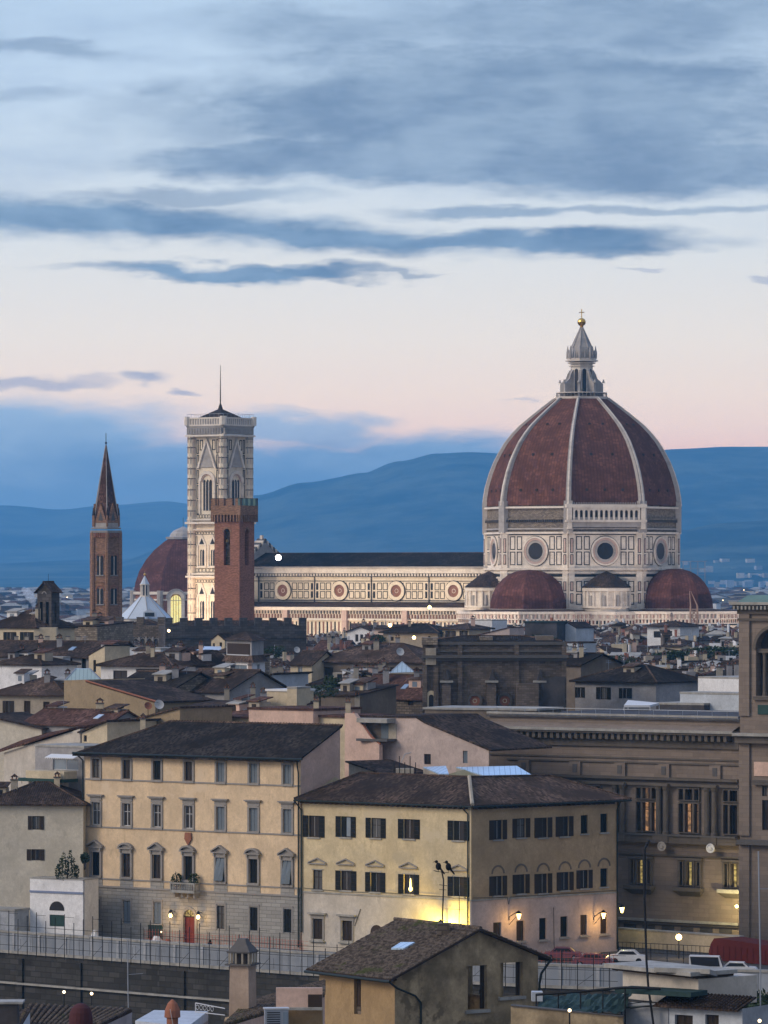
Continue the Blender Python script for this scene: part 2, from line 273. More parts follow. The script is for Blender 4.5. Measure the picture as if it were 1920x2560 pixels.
class MB:
    def __init__(s, m='white'): s.v = []; s.f = []; s.m = m; s.fm = []; s.sm = []; s.smooth = False
    def poly(s, pts, m=None):
        b = len(s.v); s.v += [Vector(p) for p in pts]; s.f.append(list(range(b, b+len(pts)))); s.fm.append(m or s.m); s.sm.append(s.smooth); return s
    def hexa(s, a, b, m=None):                       # a, b: rings of n points (bottom, top)
        n = len(a); s.poly(a[::-1], m); s.poly(b, m)
        for i in range(n): j = (i+1) % n; s.poly([a[i], a[j], b[j], b[i]], m)
        return s
    def fb(s, fr, s0, s1, z0, z1, d0, d1, m=None):   # box in a wall frame
        q = lambda z: [fr.p(s0, z, d1), fr.p(s1, z, d1), fr.p(s1, z, d0), fr.p(s0, z, d0)]
        return s.hexa(q(z0), q(z1), m)
    def ext(s, fr, pts, d0, d1, m=None):             # polygon (s,z) pushed out from d0 to d1
        return s.hexa([fr.p(a, z, d1) for a, z in pts], [fr.p(a, z, d0) for a, z in pts], m)
    def lathe(s, c, prof, n=16, a0=0.0, a1=360.0, m=None, cap=True):
        full = abs(a1-a0-360) < 1e-6; k = n if full else n+1
        rings = [[Vector((c[0]+r*math.sin(R(a0+(a1-a0)*i/n)), c[1]-r*math.cos(R(a0+(a1-a0)*i/n)), z)) for i in range(k)] for r, z in prof]
        for a, b in zip(rings, rings[1:]):
            for i in range(n):
                j = (i+1) % k; s.poly([a[i], a[j], b[j], b[i]], m)
        if cap and full:
            sm = s.smooth; s.smooth = False; s.poly(rings[0][::-1], m); s.poly(rings[-1], m); s.smooth = sm
        return s
    def tube(s, a, b, r, n=6, r2=None, m=None):
        a, b = Vector(a), Vector(b); w = (b-a).normalized(); u = w.orthogonal().normalized(); v = w.cross(u); r2 = r if r2 is None else r2
        g = lambda c, q: [c+(u*math.cos(2*math.pi*i/n)+v*math.sin(2*math.pi*i/n))*q for i in range(n)]
        return s.hexa(g(a, r), g(b, r2), m)
    def path(s, pts, r, n=6, m=None):
        for a, b in zip(pts, pts[1:]): s.tube(a, b, r, n, m=m)
        return s
    def ball(s, c, r, n=10, sx=1, sy=1, sz=1, m=None):
        sm = s.smooth; s.smooth = True
        rings = [[Vector((c[0]+r*sx*math.sin(math.pi*j/(n//2))*math.cos(2*math.pi*i/n), c[1]+r*sy*math.sin(math.pi*j/(n//2))*math.sin(2*math.pi*i/n), c[2]-r*sz*math.cos(math.pi*j/(n//2)))) for i in range(n)] for j in range(n//2+1)]
        for a, b in zip(rings, rings[1:]):
            for i in range(n): j = (i+1) % n; s.poly([a[i], a[j], b[j], b[i]], m)
        s.smooth = sm; return s
    def build(s, name, parent=None):
        if not s.f: return None
        me = bpy.data.meshes.new(name); M = None
        vs = s.v
        if parent is not None: M = WM(parent).inverted(); vs = [M @ v for v in s.v]
        me.from_pydata([tuple(v) for v in vs], [], s.f)
        keys = list(dict.fromkeys(s.fm)); ix = {k: i for i, k in enumerate(keys)}
        for k in keys: me.materials.append(MATS[k])
        ul = me.uv_layers.new(name='UVMap').data; li = 0
        for fi, f in enumerate(s.f):
            pl = me.polygons[fi]; pl.material_index = ix[s.fm[fi]]; pl.use_smooth = s.sm[fi]
            p = [s.v[i] for i in f]; n = Vector((0, 0, 0))
            for i in range(len(p)):
                a, b = p[i], p[(i+1) % len(p)]; n += Vector(((a.y-b.y)*(a.z+b.z), (a.z-b.z)*(a.x+b.x), (a.x-b.x)*(a.y+b.y)))
            if n.length > 1e-12: n.normalize()
            u = ZU.cross(n)
            if u.length < .05: u = Vector((1, 0, 0)); w = Vector((0, 1, 0))
            else: u.normalize(); w = n.cross(u)
            for q in p: ul[li].uv = (q.dot(u), q.dot(w)); li += 1
        me.validate(); me.update()
        o = bpy.data.objects.new(name, me); COL.objects.link(o)
        if parent is not None: o.parent = parent
        return o
WMS = {}
def WM(o):
    m = Matrix.Identity(4)
    while o is not None: m = o.matrix_basis @ m; o = o.parent
    return m
def tag(o, label=None, cat=None, group=None, kind=None):
    if label: o['label'] = label
    if cat: o['category'] = cat
    if group: o['group'] = group
    if kind: o['kind'] = kind
    return o
def thing(name, label, cat, loc=(0, 0, 0), rz=0.0, group=None):
    o = bpy.data.objects.new(name, None); COL.objects.link(o); o.location = loc; o.rotation_euler = (0, 0, rz); o.empty_display_size = .5
    o.matrix_basis = Matrix.Translation(Vector(loc)) @ Matrix.Rotation(rz, 4, 'Z')
    return tag(o, label, cat, group)
def solo(mb, name, label, cat, loc, group=None):     # a thing that is one mesh, its origin at its base
    e = Matrix.Translation(Vector(loc)); vs = mb.v; mb.v = [v-Vector(loc) for v in vs]
    o = mb.build(name); o.location = loc; o.matrix_basis = e; mb.v = vs
    return tag(o, label, cat, group)
def struct(mb, name, kind='structure'): o = mb.build(name); o['kind'] = kind; return o
def dup(o, parent=None):
    c = o.copy(); COL.objects.link(c)
    if parent is not None: c.parent = parent
    for ch in o.children: dup(ch, c)
    return c
def arc(s0, s1, z0, zs, kind='round', n=10):         # an arched opening as a polygon (s,z)
    m, r = (s0+s1)/2, (s1-s0)/2; pts = [(s0, z0), (s1, z0)]
    if kind == 'round': pts += [(m+r*math.cos(math.pi*i/n), zs+r*math.sin(math.pi*i/n)) for i in range(n+1)]
    else:
        k = n//2; pts += [(s0+2*r*math.cos(math.pi/3*i/k), zs+2*r*math.sin(math.pi/3*i/k)) for i in range(k+1)]
        pts += [(s1-2*r*math.cos(math.pi/3*(1-i/k)), zs+2*r*math.sin(math.pi/3*(1-i/k))) for i in range(1, k+1)]
    return pts
def ring(mb, fr, cs, cz, r0, r1, d0, d1, n=20, m=None, arch=False):   # annulus proud of a wall
    k = n if not arch else n; A = 2*math.pi if not arch else math.pi
    for i in range(k):
        a, b = A*i/k, A*(i+1)/k
        q = [(cs+r*math.cos(t_), cz+r*math.sin(t_)) for r, t_ in ((r0, a), (r1, a), (r1, b), (r0, b))]
        mb.ext(fr, q, d0, d1, m)
def disc(mb, fr, cs, cz, r, d0, d1, n=20, m=None): mb.ext(fr, [(cs+r*math.cos(2*math.pi*i/n), cz+r*math.sin(2*math.pi*i/n)) for i in range(n)], d0, d1, m)
def wall(mb, fr, s0, s1, z0, z1, ops, dep=.25, m=None):   # wall face with real rectangular openings and reveals
    ops = [o for o in ops if o[0] > s0+.01 and o[1] < s1-.01 and o[2] > z0 and o[3] < z1]
    S = sorted({s0, s1, *[v for o in ops for v in o[:2]]}); Z = sorted({z0, z1, *[v for o in ops for v in o[2:4]]})
    for a, b in zip(S, S[1:]):
        run = None
        for c, d in zip(Z, Z[1:]):
            hole = any(o[0] < (a+b)/2 < o[1] and o[2] < (c+d)/2 < o[3] for o in ops)
            if not hole: run = (run[0] if run else c, d)
            if (hole or d == Z[-1]) and run: mb.poly([fr.p(a, run[0]), fr.p(b, run[0]), fr.p(b, run[1]), fr.p(a, run[1])], m); run = None
    for a, b, c, d in [o[:4] for o in ops]:
        q = [(a, c), (b, c), (b, d), (a, d)]
        for (e, f), (g, h) in zip(q, q[1:]+q[:1]): mb.poly([fr.p(e, f), fr.p(g, h), fr.p(g, h, -dep), fr.p(e, f, -dep)], m)
    return ops
WR = random.Random(99)
def window(fr, o, par, style='dark', dep=.22, sub=True):   # one window: the part is its frame/shutters, its pane a sub-part
    a, b, c, d = o; w, h = b-a, d-c; fw = min(.09, w*.12)
    sh = {'shut': 'shutter_blue', 'shutb': 'shutter_brown', 'shutd': 'shutter_dark', 'open': 'shutter_dark', 'openb': 'shutter_brown'}.get(style)
    f = MB(sh if style.startswith('shut') else 'wood_dark' if style in ('dk', 'open', 'openb') else 'frame_white')
    if style.startswith('shut'):
        f.fb(fr, a+.02, (a+b)/2-.02, c+.02, d-.02, -dep+.02, -dep+.07); f.fb(fr, (a+b)/2+.02, b-.02, c+.02, d-.02, -dep+.02, -dep+.07)
        f.fb(fr, (a+b)/2-.02, (a+b)/2+.02, c+.02, d-.02, -dep+.01, -dep+.04, 'wood_dark')
        for k in range(2):
            s_ = a+.02+fw+(w/2)*k
            for j in range(3): z_ = c+h*(j+.04)/3; f.fb(fr, s_, s_+w/2-2*fw-.03, z_, z_+h/3-.12, -dep+.07, -dep+.075+.01*j, None)
        return f.build('window', par)
    for e, g in ((a, a+fw), (b-fw, b), ((a+b)/2-fw/2, (a+b)/2+fw/2)): f.fb(fr, e, g, c, d, -dep, -dep+.06)
    f.fb(fr, a+fw, b-fw, d-fw, d, -dep, -dep+.055); f.fb(fr, a+fw, b-fw, c, c+fw, -dep, -dep+.055)
    if h > 1.9: f.fb(fr, a+fw, b-fw, c+h*.62, c+h*.62+fw*.8, -dep, -dep+.05)
    if style in ('open', 'openb'):
        f.fb(fr, (a+b)/2-.02, (a+b)/2+.02, c+fw, d-fw, -dep+.06, -dep+.07, 'frame_white'); ww = w*.5; f.fb(fr, a-ww, a-.02, c, d, .02, .07, sh); f.fb(fr, b+.02, b+ww, c, d, .02, .07, sh)
        if WR.random() < .3: f.fb(fr, a+.03, (a+b)/2-.03, c+.04, d-.04, -dep+.08, -dep+.12, sh)
        for k in range(5): f.fb(fr, a-ww+.06, a-.08, c+h*(k+.12)/5, c+h*(k+.2)/5, .07, .085, 'wood_dark'); f.fb(fr, b+.08, b+ww-.06, c+h*(k+.12)/5, c+h*(k+.2)/5, .07, .085, 'wood_dark')
    wo = f.build('window', par)
    g = MB({'pale': 'glass_pale', 'lit': 'lit_orange'}.get(style, WR.choice(['glass', 'glass', 'glass', 'pane_curtain', 'pane_dim']))); g.fb(fr, a+.01, b-.01, c+.01, d-.01, -dep-.06, -dep+.02)
    g.build('pane', wo)
    return wo
def chimney(mb, c, z0, z1, w=.7, m='cream'):
    f = Fr((c[0]-w/2, c[1]), (1, 0)); mb.fb(f, 0, w, z0, z1, -w, 0, m); mb.fb(f, -.08, w+.08, z1, z1+.12, -w-.08, .08, 'pietra_dark')
    mb.fb(f, .08, .2, z1+.12, z1+.4, -w+.1, -.1, 'terracotta'); mb.fb(f, w-.2, w-.08, z1+.12, z1+.4, -w+.1, -.1, 'terracotta')
    mb.ext(f, [(-.06, z1+.4), (w+.06, z1+.4), (w/2, z1+.75)], -w-.04, .04, 'tile_brown')
def roofmesh(mb, fr, L, dep, ze, h, kind, ov=.5, m='tile_dark', th=.18):
    """kind: gable (ridge along the front), front (gable faces the viewer), hip, shed (falls to the front), shedr / shedl (falls right / left), flat"""
    k = lambda run: h/run
    def slab(pts):  # pts: 4 corners (s,d,z) of the underside
        mb.hexa([fr.p(a, z, d) for a, d, z in pts], [fr.p(a, z+th, d) for a, d, z in pts], m)
    if kind == 'gable':
        e = ze-ov*k(dep/2); slab([(-ov, ov, e), (L+ov, ov, e), (L+ov, -dep/2, ze+h), (-ov, -dep/2, ze+h)]); slab([(-ov, -dep/2, ze+h), (L+ov, -dep/2, ze+h), (L+ov, -dep-ov, e), (-ov, -dep-ov, e)])
        mb.tube(fr.p(-ov, ze+h+th, -dep/2), fr.p(L+ov, ze+h+th, -dep/2), .13, 6, m='tile_brown')
    elif kind == 'front':
        e = ze-ov*k(L/2); slab([(-ov, ov, e), (L/2, ov, ze+h), (L/2, -dep-ov, ze+h), (-ov, -dep-ov, e)]); slab([(L/2, ov, ze+h), (L+ov, ov, e), (L+ov, -dep-ov, e), (L/2, -dep-ov, ze+h)])
        mb.tube(fr.p(L/2, ze+h+th, ov), fr.p(L/2, ze+h+th, -dep-ov), .13, 6, m='tile_brown')
    elif kind in ('shed', 'shedr', 'shedl'):
        zf = {'shed': (ze, ze, ze+h, ze+h), 'shedr': (ze+h, ze, ze, ze+h), 'shedl': (ze, ze+h, ze+h, ze)}[kind]
        c = [(-ov, ov), (L+ov, ov), (L+ov, -dep-ov), (-ov, -dep-ov)]; slab([(a, d, z) for (a, d), z in zip(c, zf)])
    elif kind in ('hip', 'hipl', 'hipr'):
        i = dep/2+ov; r0 = (-ov+i) if kind != 'hipr' else -ov; r1 = (L+ov-i) if kind != 'hipl' else L+ov
        if r1 < r0: r0 = r1 = L/2
        c = [fr.p(-ov, ze, ov), fr.p(L+ov, ze, ov), fr.p(L+ov, ze, -dep-ov), fr.p(-ov, ze, -dep-ov)]; t_ = [v+ZU*th for v in c]; a = fr.p(r0, ze+th+h, -dep/2); b = fr.p(r1, ze+th+h, -dep/2)
        mb.poly(c[::-1], m)
        for q in range(4): mb.poly([c[q], c[(q+1) % 4], t_[(q+1) % 4], t_[q]], m)
        mb.poly([t_[0], t_[1], b, a], m); mb.poly([t_[2], t_[3], a, b], m); mb.poly([t_[1], t_[2], b], m if kind != 'hipl' else 'pink'); mb.poly([t_[3], t_[0], a], m if kind != 'hipr' else 'pink')
        for e, g in ((t_[0], a), (t_[1], b), (a, b), (t_[3], a), (t_[2], b)):
            if (g-e).length > .1: mb.tube(e, g, .12, 5, m='tile_brown')
    elif kind == 'flat':
        mb.fb(fr, -ov, L+ov, ze, ze+.25, -dep-ov, ov, m)
def topz(kind, L, dep, ze, h):        # wall outline of the front and of the sides under each roof
    f = [(0, ze), (L, ze)]; 
    if kind == 'front': f = [(0, ze), (L/2, ze+h), (L, ze)]
    if kind == 'shedr': f = [(0, ze+h), (L, ze)]
    if kind == 'shedl': f = [(0, ze), (L, ze+h)]
    return f
LABELS = set()
def house(label, x0, D0, x1, D1, ye, h=2.2, dep=10, roof='gable', wm='cream', tm='tile_dark', wins=(), style='dark', name='house', cat='house', ov=.5, z0=-.5, grid=None, chim=0, group=None, ze=None, trim=None, sidew=0, skirt=None):
    fr = Fr.px(x0, D0, x1, D1); L = fr.L
    if ze is None: ze = fr.z((x0+x1)/2, ye)
    lf = fr.p(L/2, 0, -dep/2); th = thing(name, label, cat, (lf.x, lf.y, z0), math.atan2(fr.u.y, fr.u.x), group)
    ops = [(fr.s(w[0]), fr.s(w[1]), fr.z(w[0], w[3]), fr.z(w[0], w[2])) for w in wins]
    if grid:
        nx, rows, ww, wh = grid
        for r_ in range(rows):
            zt = ze-.9-r_*3.5
            for i in range(nx):
                c = L*(i+.5)/nx+random.uniform(-.15, .15); ops.append((c-ww/2, c+ww/2, zt-wh, zt))
    mb = MB(wm); ops = wall(mb, fr, 0, L, z0, ze, ops)
    fl = Fr(fr.p(0, 0, -dep), fr.n); rr = Fr(fr.p(L, 0, 0), -fr.n)
    for f_ in (fl, rr):
        so_ = []
        if sidew:
            for r_ in range(sidew):
                for c in (dep*.3, dep*.7): so_.append((c-.45, c+.45, ze-2.4-r_*3.5, ze-.9-r_*3.5))
        so2 = wall(mb, f_, 0, dep, z0, ze, so_)
        for o in so2: window(f_, o, th, random.choice(['dark', 'shutd']))
    mb.poly([fr.p(L, z0, -dep), fr.p(0, z0, -dep), fr.p(0, ze, -dep), fr.p(L, ze, -dep)])
    if roof == 'gable':
        for a in (0, L): mb.poly([fr.p(a, ze, 0), fr.p(a, ze, -dep), fr.p(a, ze+h, -dep/2)])
    elif roof == 'front':
        for d in (0, -dep): mb.poly([fr.p(0, ze, d), fr.p(L, ze, d), fr.p(L/2, ze+h, d)])
    elif roof == 'shed':
        mb.poly([fr.p(0, ze, -dep), fr.p(L, ze, -dep), fr.p(L, ze+h, -dep), fr.p(0, ze+h, -dep)])
        for a in (0, L): mb.poly([fr.p(a, ze, 0), fr.p(a, ze, -dep), fr.p(a, ze+h, -dep)])
    elif roof == 'shedr':
        mb.poly([fr.p(0, ze, 0), fr.p(0, ze+h, 0), fr.p(0, ze+h, -dep), fr.p(0, ze, -dep)])
        for d in (0, -dep): mb.poly([fr.p(0, ze, d), fr.p(L, ze, d), fr.p(0, ze+h, d)])
    elif roof == 'shedl':
        mb.poly([fr.p(L, ze, 0), fr.p(L, ze+h, 0), fr.p(L, ze+h, -dep), fr.p(L, ze, -dep)])
        for d in (0, -dep): mb.poly([fr.p(0, ze, d), fr.p(L, ze, d), fr.p(L, ze+h, d)])
    if trim:
        for zt in trim: mb.fb(fr, -.02, L+.02, zt, zt+.18, 0, .1, 'pietra')
    mb.build('wall', th)
    rb = MB(tm); roofmesh(rb, fr, L, dep, ze, h, roof, ov, tm); ro = rb.build('roof', th)
    clut = roof in ('gable', 'hip', 'shed', 'front') and L > 4 and dep > 6
    for i in range(chim if chim else (random.randint(1, 3) if clut else 0)):
        cb = MB(); a = L*random.uniform(.15, .85); d = -dep*random.choice([.3, .45, .6]); pt = fr.p(a, 0, d); chimney(cb, (pt.x, pt.y), ze, ze+h*.75+random.uniform(.9, 1.7), random.uniform(.5, .9), random.choice(['cream', 'beige', 'grey', 'pink'])); cb.build('chimney', ro)
    if clut and D0 < 760:
        for i in range(random.randint(1, 3)):
            w_ = random.uniform(1.0, 2.4); a_ = random.uniform(.2, max(.3, L-w_-.2)); dd = dep*random.uniform(.2, .5); cb2 = MB(random.choice(['cream', 'white', 'beige', 'grey', 'pink'])); f3 = Fr(fr.p(a_, 0, -dd), fr.u); zt = ze+h*random.uniform(.55, 1.0)+.5
            cb2.fb(f3, 0, w_, ze, zt, -1.8, 0); cb2.fb(f3, w_*.3, w_*.7, zt-.95, zt-.25, .005, .04, random.choice(['glass', 'shutter_brown', 'glass_pale']))
            cb2.hexa([f3.p(-.2, zt, .25), f3.p(w_+.2, zt, .25), f3.p(w_+.2, zt+.5, -2), f3.p(-.2, zt+.5, -2)], [f3.p(-.2, zt+.12, .25), f3.p(w_+.2, zt+.12, .25), f3.p(w_+.2, zt+.62, -2), f3.p(-.2, zt+.62, -2)], random.choice(['tile_brown', 'tile_dark', 'tile_red', 'slab'])); cb2.build('roof_cabin', ro)
    if clut:
        for i in range(random.randint(0, 2)):
            pt = fr.p(L*random.uniform(.1, .9), ze+h*.7, -dep*.45); ab_ = MB('galvanised'); hh = random.uniform(1.3, 2.6); ab_.tube(pt, pt+ZU*hh, .035, 4)
            for q_ in range(random.randint(2, 4)): ab_.tube(pt+Vector((-.4+.05*q_, 0, hh-.15-q_*.2)), pt+Vector((.4-.05*q_, 0, hh-.15-q_*.2)), .022, 3)
            ab_.build('aerial', ro)
        if roof in ('gable', 'shed') and random.random() < .55:
            run = dep/2 if roof == 'gable' else dep; a_ = L*random.uniform(.15, .8); k_ = h/run; s_l = MB(random.choice(['glass_pale', 'skylight', 'zinc'])); d0_, d1_ = -run*.35, -run*.35-1.1
            q_ = [fr.p(a_, ze-d0_*k_+.2, d0_), fr.p(a_+.8, ze-d0_*k_+.2, d0_), fr.p(a_+.8, ze-d1_*k_+.2, d1_), fr.p(a_, ze-d1_*k_+.2, d1_)]; s_l.hexa(q_, [v+ZU*.1 for v in q_]); s_l.build('roof_window', ro)
    for i, o in enumerate(ops): window(fr, o, th, style if isinstance(style, str) else style[i % len(style)])
    th['_fr'] = 0; del th['_fr']
    return th, fr, ze
# ---------------------------------------------------------------- cathedral
DC = Vector((54.9, 1300)); w2 = Vector((-.843, .537)); s2 = Vector((-.537, -.843))       # dome centre, direction of the nave, south
def cfr(t, off): # wall plane parallel to the nave, origin at distance t west, facing south
    o = DC + w2*t + s2*off; return Fr((o.x, o.y), -w2)
cath = thing('cathedral', 'great white marble cathedral with red octagonal dome and long nave', 'cathedral', (DC.x, DC.y, 0), 0)
def panels(mb, fr, s0, s1, z0, z1, n, rows, g='green_marble', lw=.28, gap=.35, d=.06, inner=None):
    w = (s1-s0)/n; h = (z1-z0)/rows
    for i in range(n):
        for j in range(rows):
            a, b, c, e = s0+i*w+gap/2, s0+(i+1)*w-gap/2, z0+j*h+gap/2, z0+(j+1)*h-gap/2
            for q in ((a, b, c, c+lw), (a, b, e-lw, e), (a, a+lw, c+lw, e-lw), (b-lw, b, c+lw, e-lw)): mb.fb(fr, *q, .01, d, g)
            if inner and b-a > 4*lw: mb.fb(fr, a+lw*2, b-lw*2, c+lw*2, e-lw*2, .01, d*.8, inner)
def octo(r, z, a0=-10.05): return [Vector((DC.x+r*math.sin(R(a0+45*i)), DC.y-r*math.cos(R(a0+45*i)), z)) for i in range(8)]
def oface(i, r, a0=-10.05): # frame on octagon face between vertex i and i+1
    v = octo(r, 0, a0); f = Fr(v[i], v[(i+1) % 8]-v[i]); f.L = (v[(i+1) % 8]-v[i]).length; return f
# nave
ZR, ZE = 47.0, 43.2
nw = MB('marble_warm'); f = cfr(106, 10.5); LN = 84.0
nw.fb(f, 0, LN, 0, ZE, -21, 0, 'marble_warm')
nave = nw.build('nave_wall', cath)
nb = MB('marble'); nb.fb(f, -.3, LN, 41.4, 42.9, .01, 1.1, 'marble'); nb.fb(f, -.3, LN, 42.9, 43.3, .01, 1.5, 'marble_grey'); nb.fb(f, 0, LN, 40.4, 41.4, .01, .55, 'pietra_dark')
for i in range(84): nb.fb(f, i+.2, i+.7, 40.6, 41.3, .55, .95, 'marble')
nb.build('nave_cornice', cath)
gp = MB('green_marble')
gp.fb(f, 0, LN, 39.1, 39.3, .01, .08); gp.fb(f, 0, LN, 33.6, 33.8, .01, .08); gp.fb(f, 0, LN, 33.0, 33.3, .01, .1)
bays = [s_ for s_ in (f.s(787), f.s(929), f.s(1073))]; bw = (bays[2]-bays[0])/2
ocu = [f.s(708), f.s(850), f.s(992), f.s(1135)]
edges = [bays[0]-bw, bays[0], bays[1], bays[2], bays[2]+bw]
for i in range(4):
    a, b = edges[i], edges[i+1]; gp.fb(f, a-.12, a+.12, 33.2, 41.4, .01, .35, 'pietra_dark')
    o_ = ocu[i]
    for s0, s1, n in ((a+1.7, o_-2.9, 3 if o_-2.9-a-1.7 > 4.5 else 2), (o_+2.9, b-1.9, 3)): panels(gp, f, s0, s1, 34.1, 38.9, n, 2, lw=.2, gap=.3)
    for z_ in (34.4, 36.7): gp.fb(f, a+.5, a+1.2, z_, z_+1.9, .01, .06); gp.fb(f, b-1.3, b-.6, z_, z_+1.9, .01, .06)
    for dx in (-2.3, -1.3, -.3, .7, 1.7): gp.fb(f, o_+dx, o_+dx+.6, 38.5, 38.75, .01, .06)
gp.build('marble_banding', nave)
for o_ in ocu:
    zc = 36.45; ow = MB('marble'); ring(ow, f, o_, zc, 1.75, 2.75, .02, .5, 24, 'marble_warm'); ring(ow, f, o_, zc, 2.75, 2.95, .02, .25, 24, 'green_marble')
    rw = ow.build('round_window', nave); g = MB('red_marble'); disc(g, f, o_, zc, 1.76, .01, .12, 20); ring(g, f, o_, zc, .5, .62, .12, .16, 10, 'marble'); g.build('glazing', rw)
nr = MB('tile_black'); roofmesh(nr, f, LN, 21, ZE+.05, ZR-ZE, 'gable', .6, 'tile_black'); nr.build('nave_roof', cath)
# aisle
fa = cfr(106, 21.5); na = MB('marble_warm'); na.fb(fa, 0, LN+2, 0, 31.8, -11, 0)
na.hexa([fa.p(0, 31.8, .3), fa.p(LN, 31.8, .3), fa.p(LN, 31.8, -11), fa.p(0, 31.8, -11)], [fa.p(0, 31.9, .3), fa.p(LN, 31.9, .3), fa.p(LN, 33.2, -11), fa.p(0, 33.2, -11)], 'tile_brown')
aisle = na.build('aisle_wall', cath)
ab = MB('marble'); ab.fb(fa, 0, LN+2, 31.0, 31.9, .01, .9, 'marble'); ab.fb(fa, 0, LN+2, 28.2, 28.7, .01, .7, 'marble')
for i in range(172): a = i*.5; ab.fb(fa, a, a+.22, 28.8, 29.9, .01, .5, 'marble' if i % 2 else 'red_marble'); ab.fb(fa, a+.1, a+.35, 30.0, 30.9, .01, .35, 'pietra_dark' if i % 2 else 'marble')
for i in range(66): a = i*1.3; ab.fb(fa, a+.25, a+.75, 24.2, 27.8, .01, .06, 'green_marble' if i % 2 else 'red_marble')
for i in range(5): a = 2+i*20; ab.fb(fa, a-.8, a+.8, 10, 31.0, .02, 1.3, 'marble_pink')
ab.fb(fa, 0, LN+2, 23.4, 23.8, .01, .3); ab.build('aisle_arcade', aisle)
# facade back gable
ff = Fr((DC+w2*106+s2*20.5).to_tuple(), (-s2.x, -s2.y)); fc = MB('marble_grey')
fc.ext(ff, [(0, 0), (41, 0), (41, 36), (30.5, 38), (30.5, 45), (20.5, 50.8), (10.5, 45), (10.5, 38), (0, 36)], -2.4, 0)
for k in range(9):
    for sg in (-1, 1):
        q = lambda r, zz: (20.5+sg*r, zz)
        a = k*1.1; fc.ext(ff, sorted([q(a, 50.4-a*.56), q(a+.5, 50.1-a*.56)])+sorted([q(a+.5, 51.2-a*.56), q(a, 51.5-a*.56)], reverse=True), -2.7, .2, 'marble' if k % 2 else 'pietra_dark')
fc.fb(ff, 20.1, 20.9, 51.2, 52.4, -1.6, -.8, 'marble'); fc.build('facade_gable', cath)
# drum
RD = 27.0
dr = MB('marble'); dr.hexa(octo(RD, 0), octo(RD, 52.6)); dr.hexa(octo(RD-.2, 52.6), octo(RD-.2, 59.9), 'rough'); 
for z_, h_, e_, m_ in ((42.3, .55, 1.0, 'marble'), (41.4, .5, .5, 'marble'), (52.2, .55, .8, 'marble'), (53.4, .4, .35, 'marble_grey'), (59.2, .5, .7, 'marble'), (40.0, .35, .4, 'marble'), (31.0, .9, .8, 'marble')): dr.hexa(octo(RD+e_, z_), octo(RD+e_, z_+h_), m_)
drum = dr.build('drum', cath)
pb = MB('green_marble')
for i in (6, 7, 0, 1):
    fo = oface(i, RD); L = fo.L; hb = L/2
    for a in (0, L): 
        pb.fb(fo, a-1.6 if a else 0, a if a else 1.6, 32, 52.2, .01, .55, 'marble')
        for z_, z1_ in ((43.8, 46.6), (47.0, 51.0), (33.2, 36), (36.6, 39.2)): pb.fb(fo, (a-1.25) if a else .35, (a-.35) if a else 1.25, z_, z1_, .55, .62, 'green_marble'); pb.fb(fo, (a-1.05) if a else .55, (a-.55) if a else 1.05, z_+.2, z1_-.2, .62, .66, 'marble_pink')
    for s0, s1 in ((1.9, hb-4.1), (hb+4.1, L-1.9)): panels(pb, fo, s0, s1, 43.4, 51.8, 2, 2, lw=.24, gap=.5); panels(pb, fo, s0, s1, 32.6, 39.6, 2, 2, lw=.24, gap=.5)
    panels(pb, fo, hb-4, hb+4, 32.6, 39.6, 3, 2, lw=.24, gap=.5)
    pb.fb(fo, 1.7, L-1.7, 51.9, 52.15, .01, .08); pb.fb(fo, 1.7, L-1.7, 40.5, 41.2, .01, .1)
    if i != 0:
        for k in range(26): a = 1+k*(L-2)/26; pb.fb(fo, a, a+.35, 55.4, 56.1, -.1, .45, 'darkashlar'); 
        pb.fb(fo, .5, L-.5, 56.1, 56.5, -.1, .35, 'rough')
pb.build('marble_banding', drum)
for i in (6, 7, 0, 1):
    fo = oface(i, RD); L = fo.L; ow = MB('marble'); zc = 47.5
    for r0, r1, d0, d1, m_ in ((3.55, 4.0, .01, .45, 'marble'), (3.0, 3.6, .01, .30, 'marble_pink'), (2.3, 3.05, .01, .16, 'marble_grey'), (4.0, 4.15, .01, .12, 'green_marble')): ring(ow, fo, L/2, zc, r0, r1, d0, d1, 32, m_)
    rw = ow.build('round_window', drum); g = MB('glass'); disc(g, fo, L/2, zc, 2.32, .01, .05, 28); g.build('glazing', rw)
# gallery on one face only
fo = oface(0, RD+.1); L = fo.L; gl = MB('marble')
gl.fb(fo, -.8, L+.8, 54.0, 55.4, -.3, 1.2, 'marble_grey'); gl.fb(fo, -1, L+1, 55.4, 56.0, -.3, 1.7); gl.fb(fo, -1, L+1, 59.3, 60.2, -.3, 1.7)
gl.fb(fo, 0, L, 56, 59.3, -.1, .3, 'darkashlar')
nA = 13
for k in range(nA+1):
    a = 1.2+k*(L-2.4)/nA; gl.fb(fo, a-.26, a+.26, 56.0, 59.3, .7, 1.5)
    if k < nA:
        b = a+(L-2.4)/nA; m_ = (a+b)/2; r_ = (b-a)/2-.26
        for q in range(6):
            t0, t1 = math.pi*q/6, math.pi*(q+1)/6; gl.ext(fo, [(m_+r_*math.cos(t0), 58.2+r_*math.sin(t0)), (m_+r_*math.cos(t0), 59.3), (m_+r_*math.cos(t1), 59.3), (m_+r_*math.cos(t1), 58.2+r_*math.sin(t1))][::1], .8, 1.4)
        gl.fb(fo, a+.26, b-.26, 56.0, 56.7, .9, 1.2, 'marble_grey')
for a in (-.6, L-.6): gl.fb(fo, a, a+1.2, 53.5, 60.4, -.2, 1.6)
for k in range(30): a = k*L/30; gl.fb(fo, a, a+.25, 60.2, 60.75, .2, .6, 'marble_grey')
gl.build('gallery', drum)
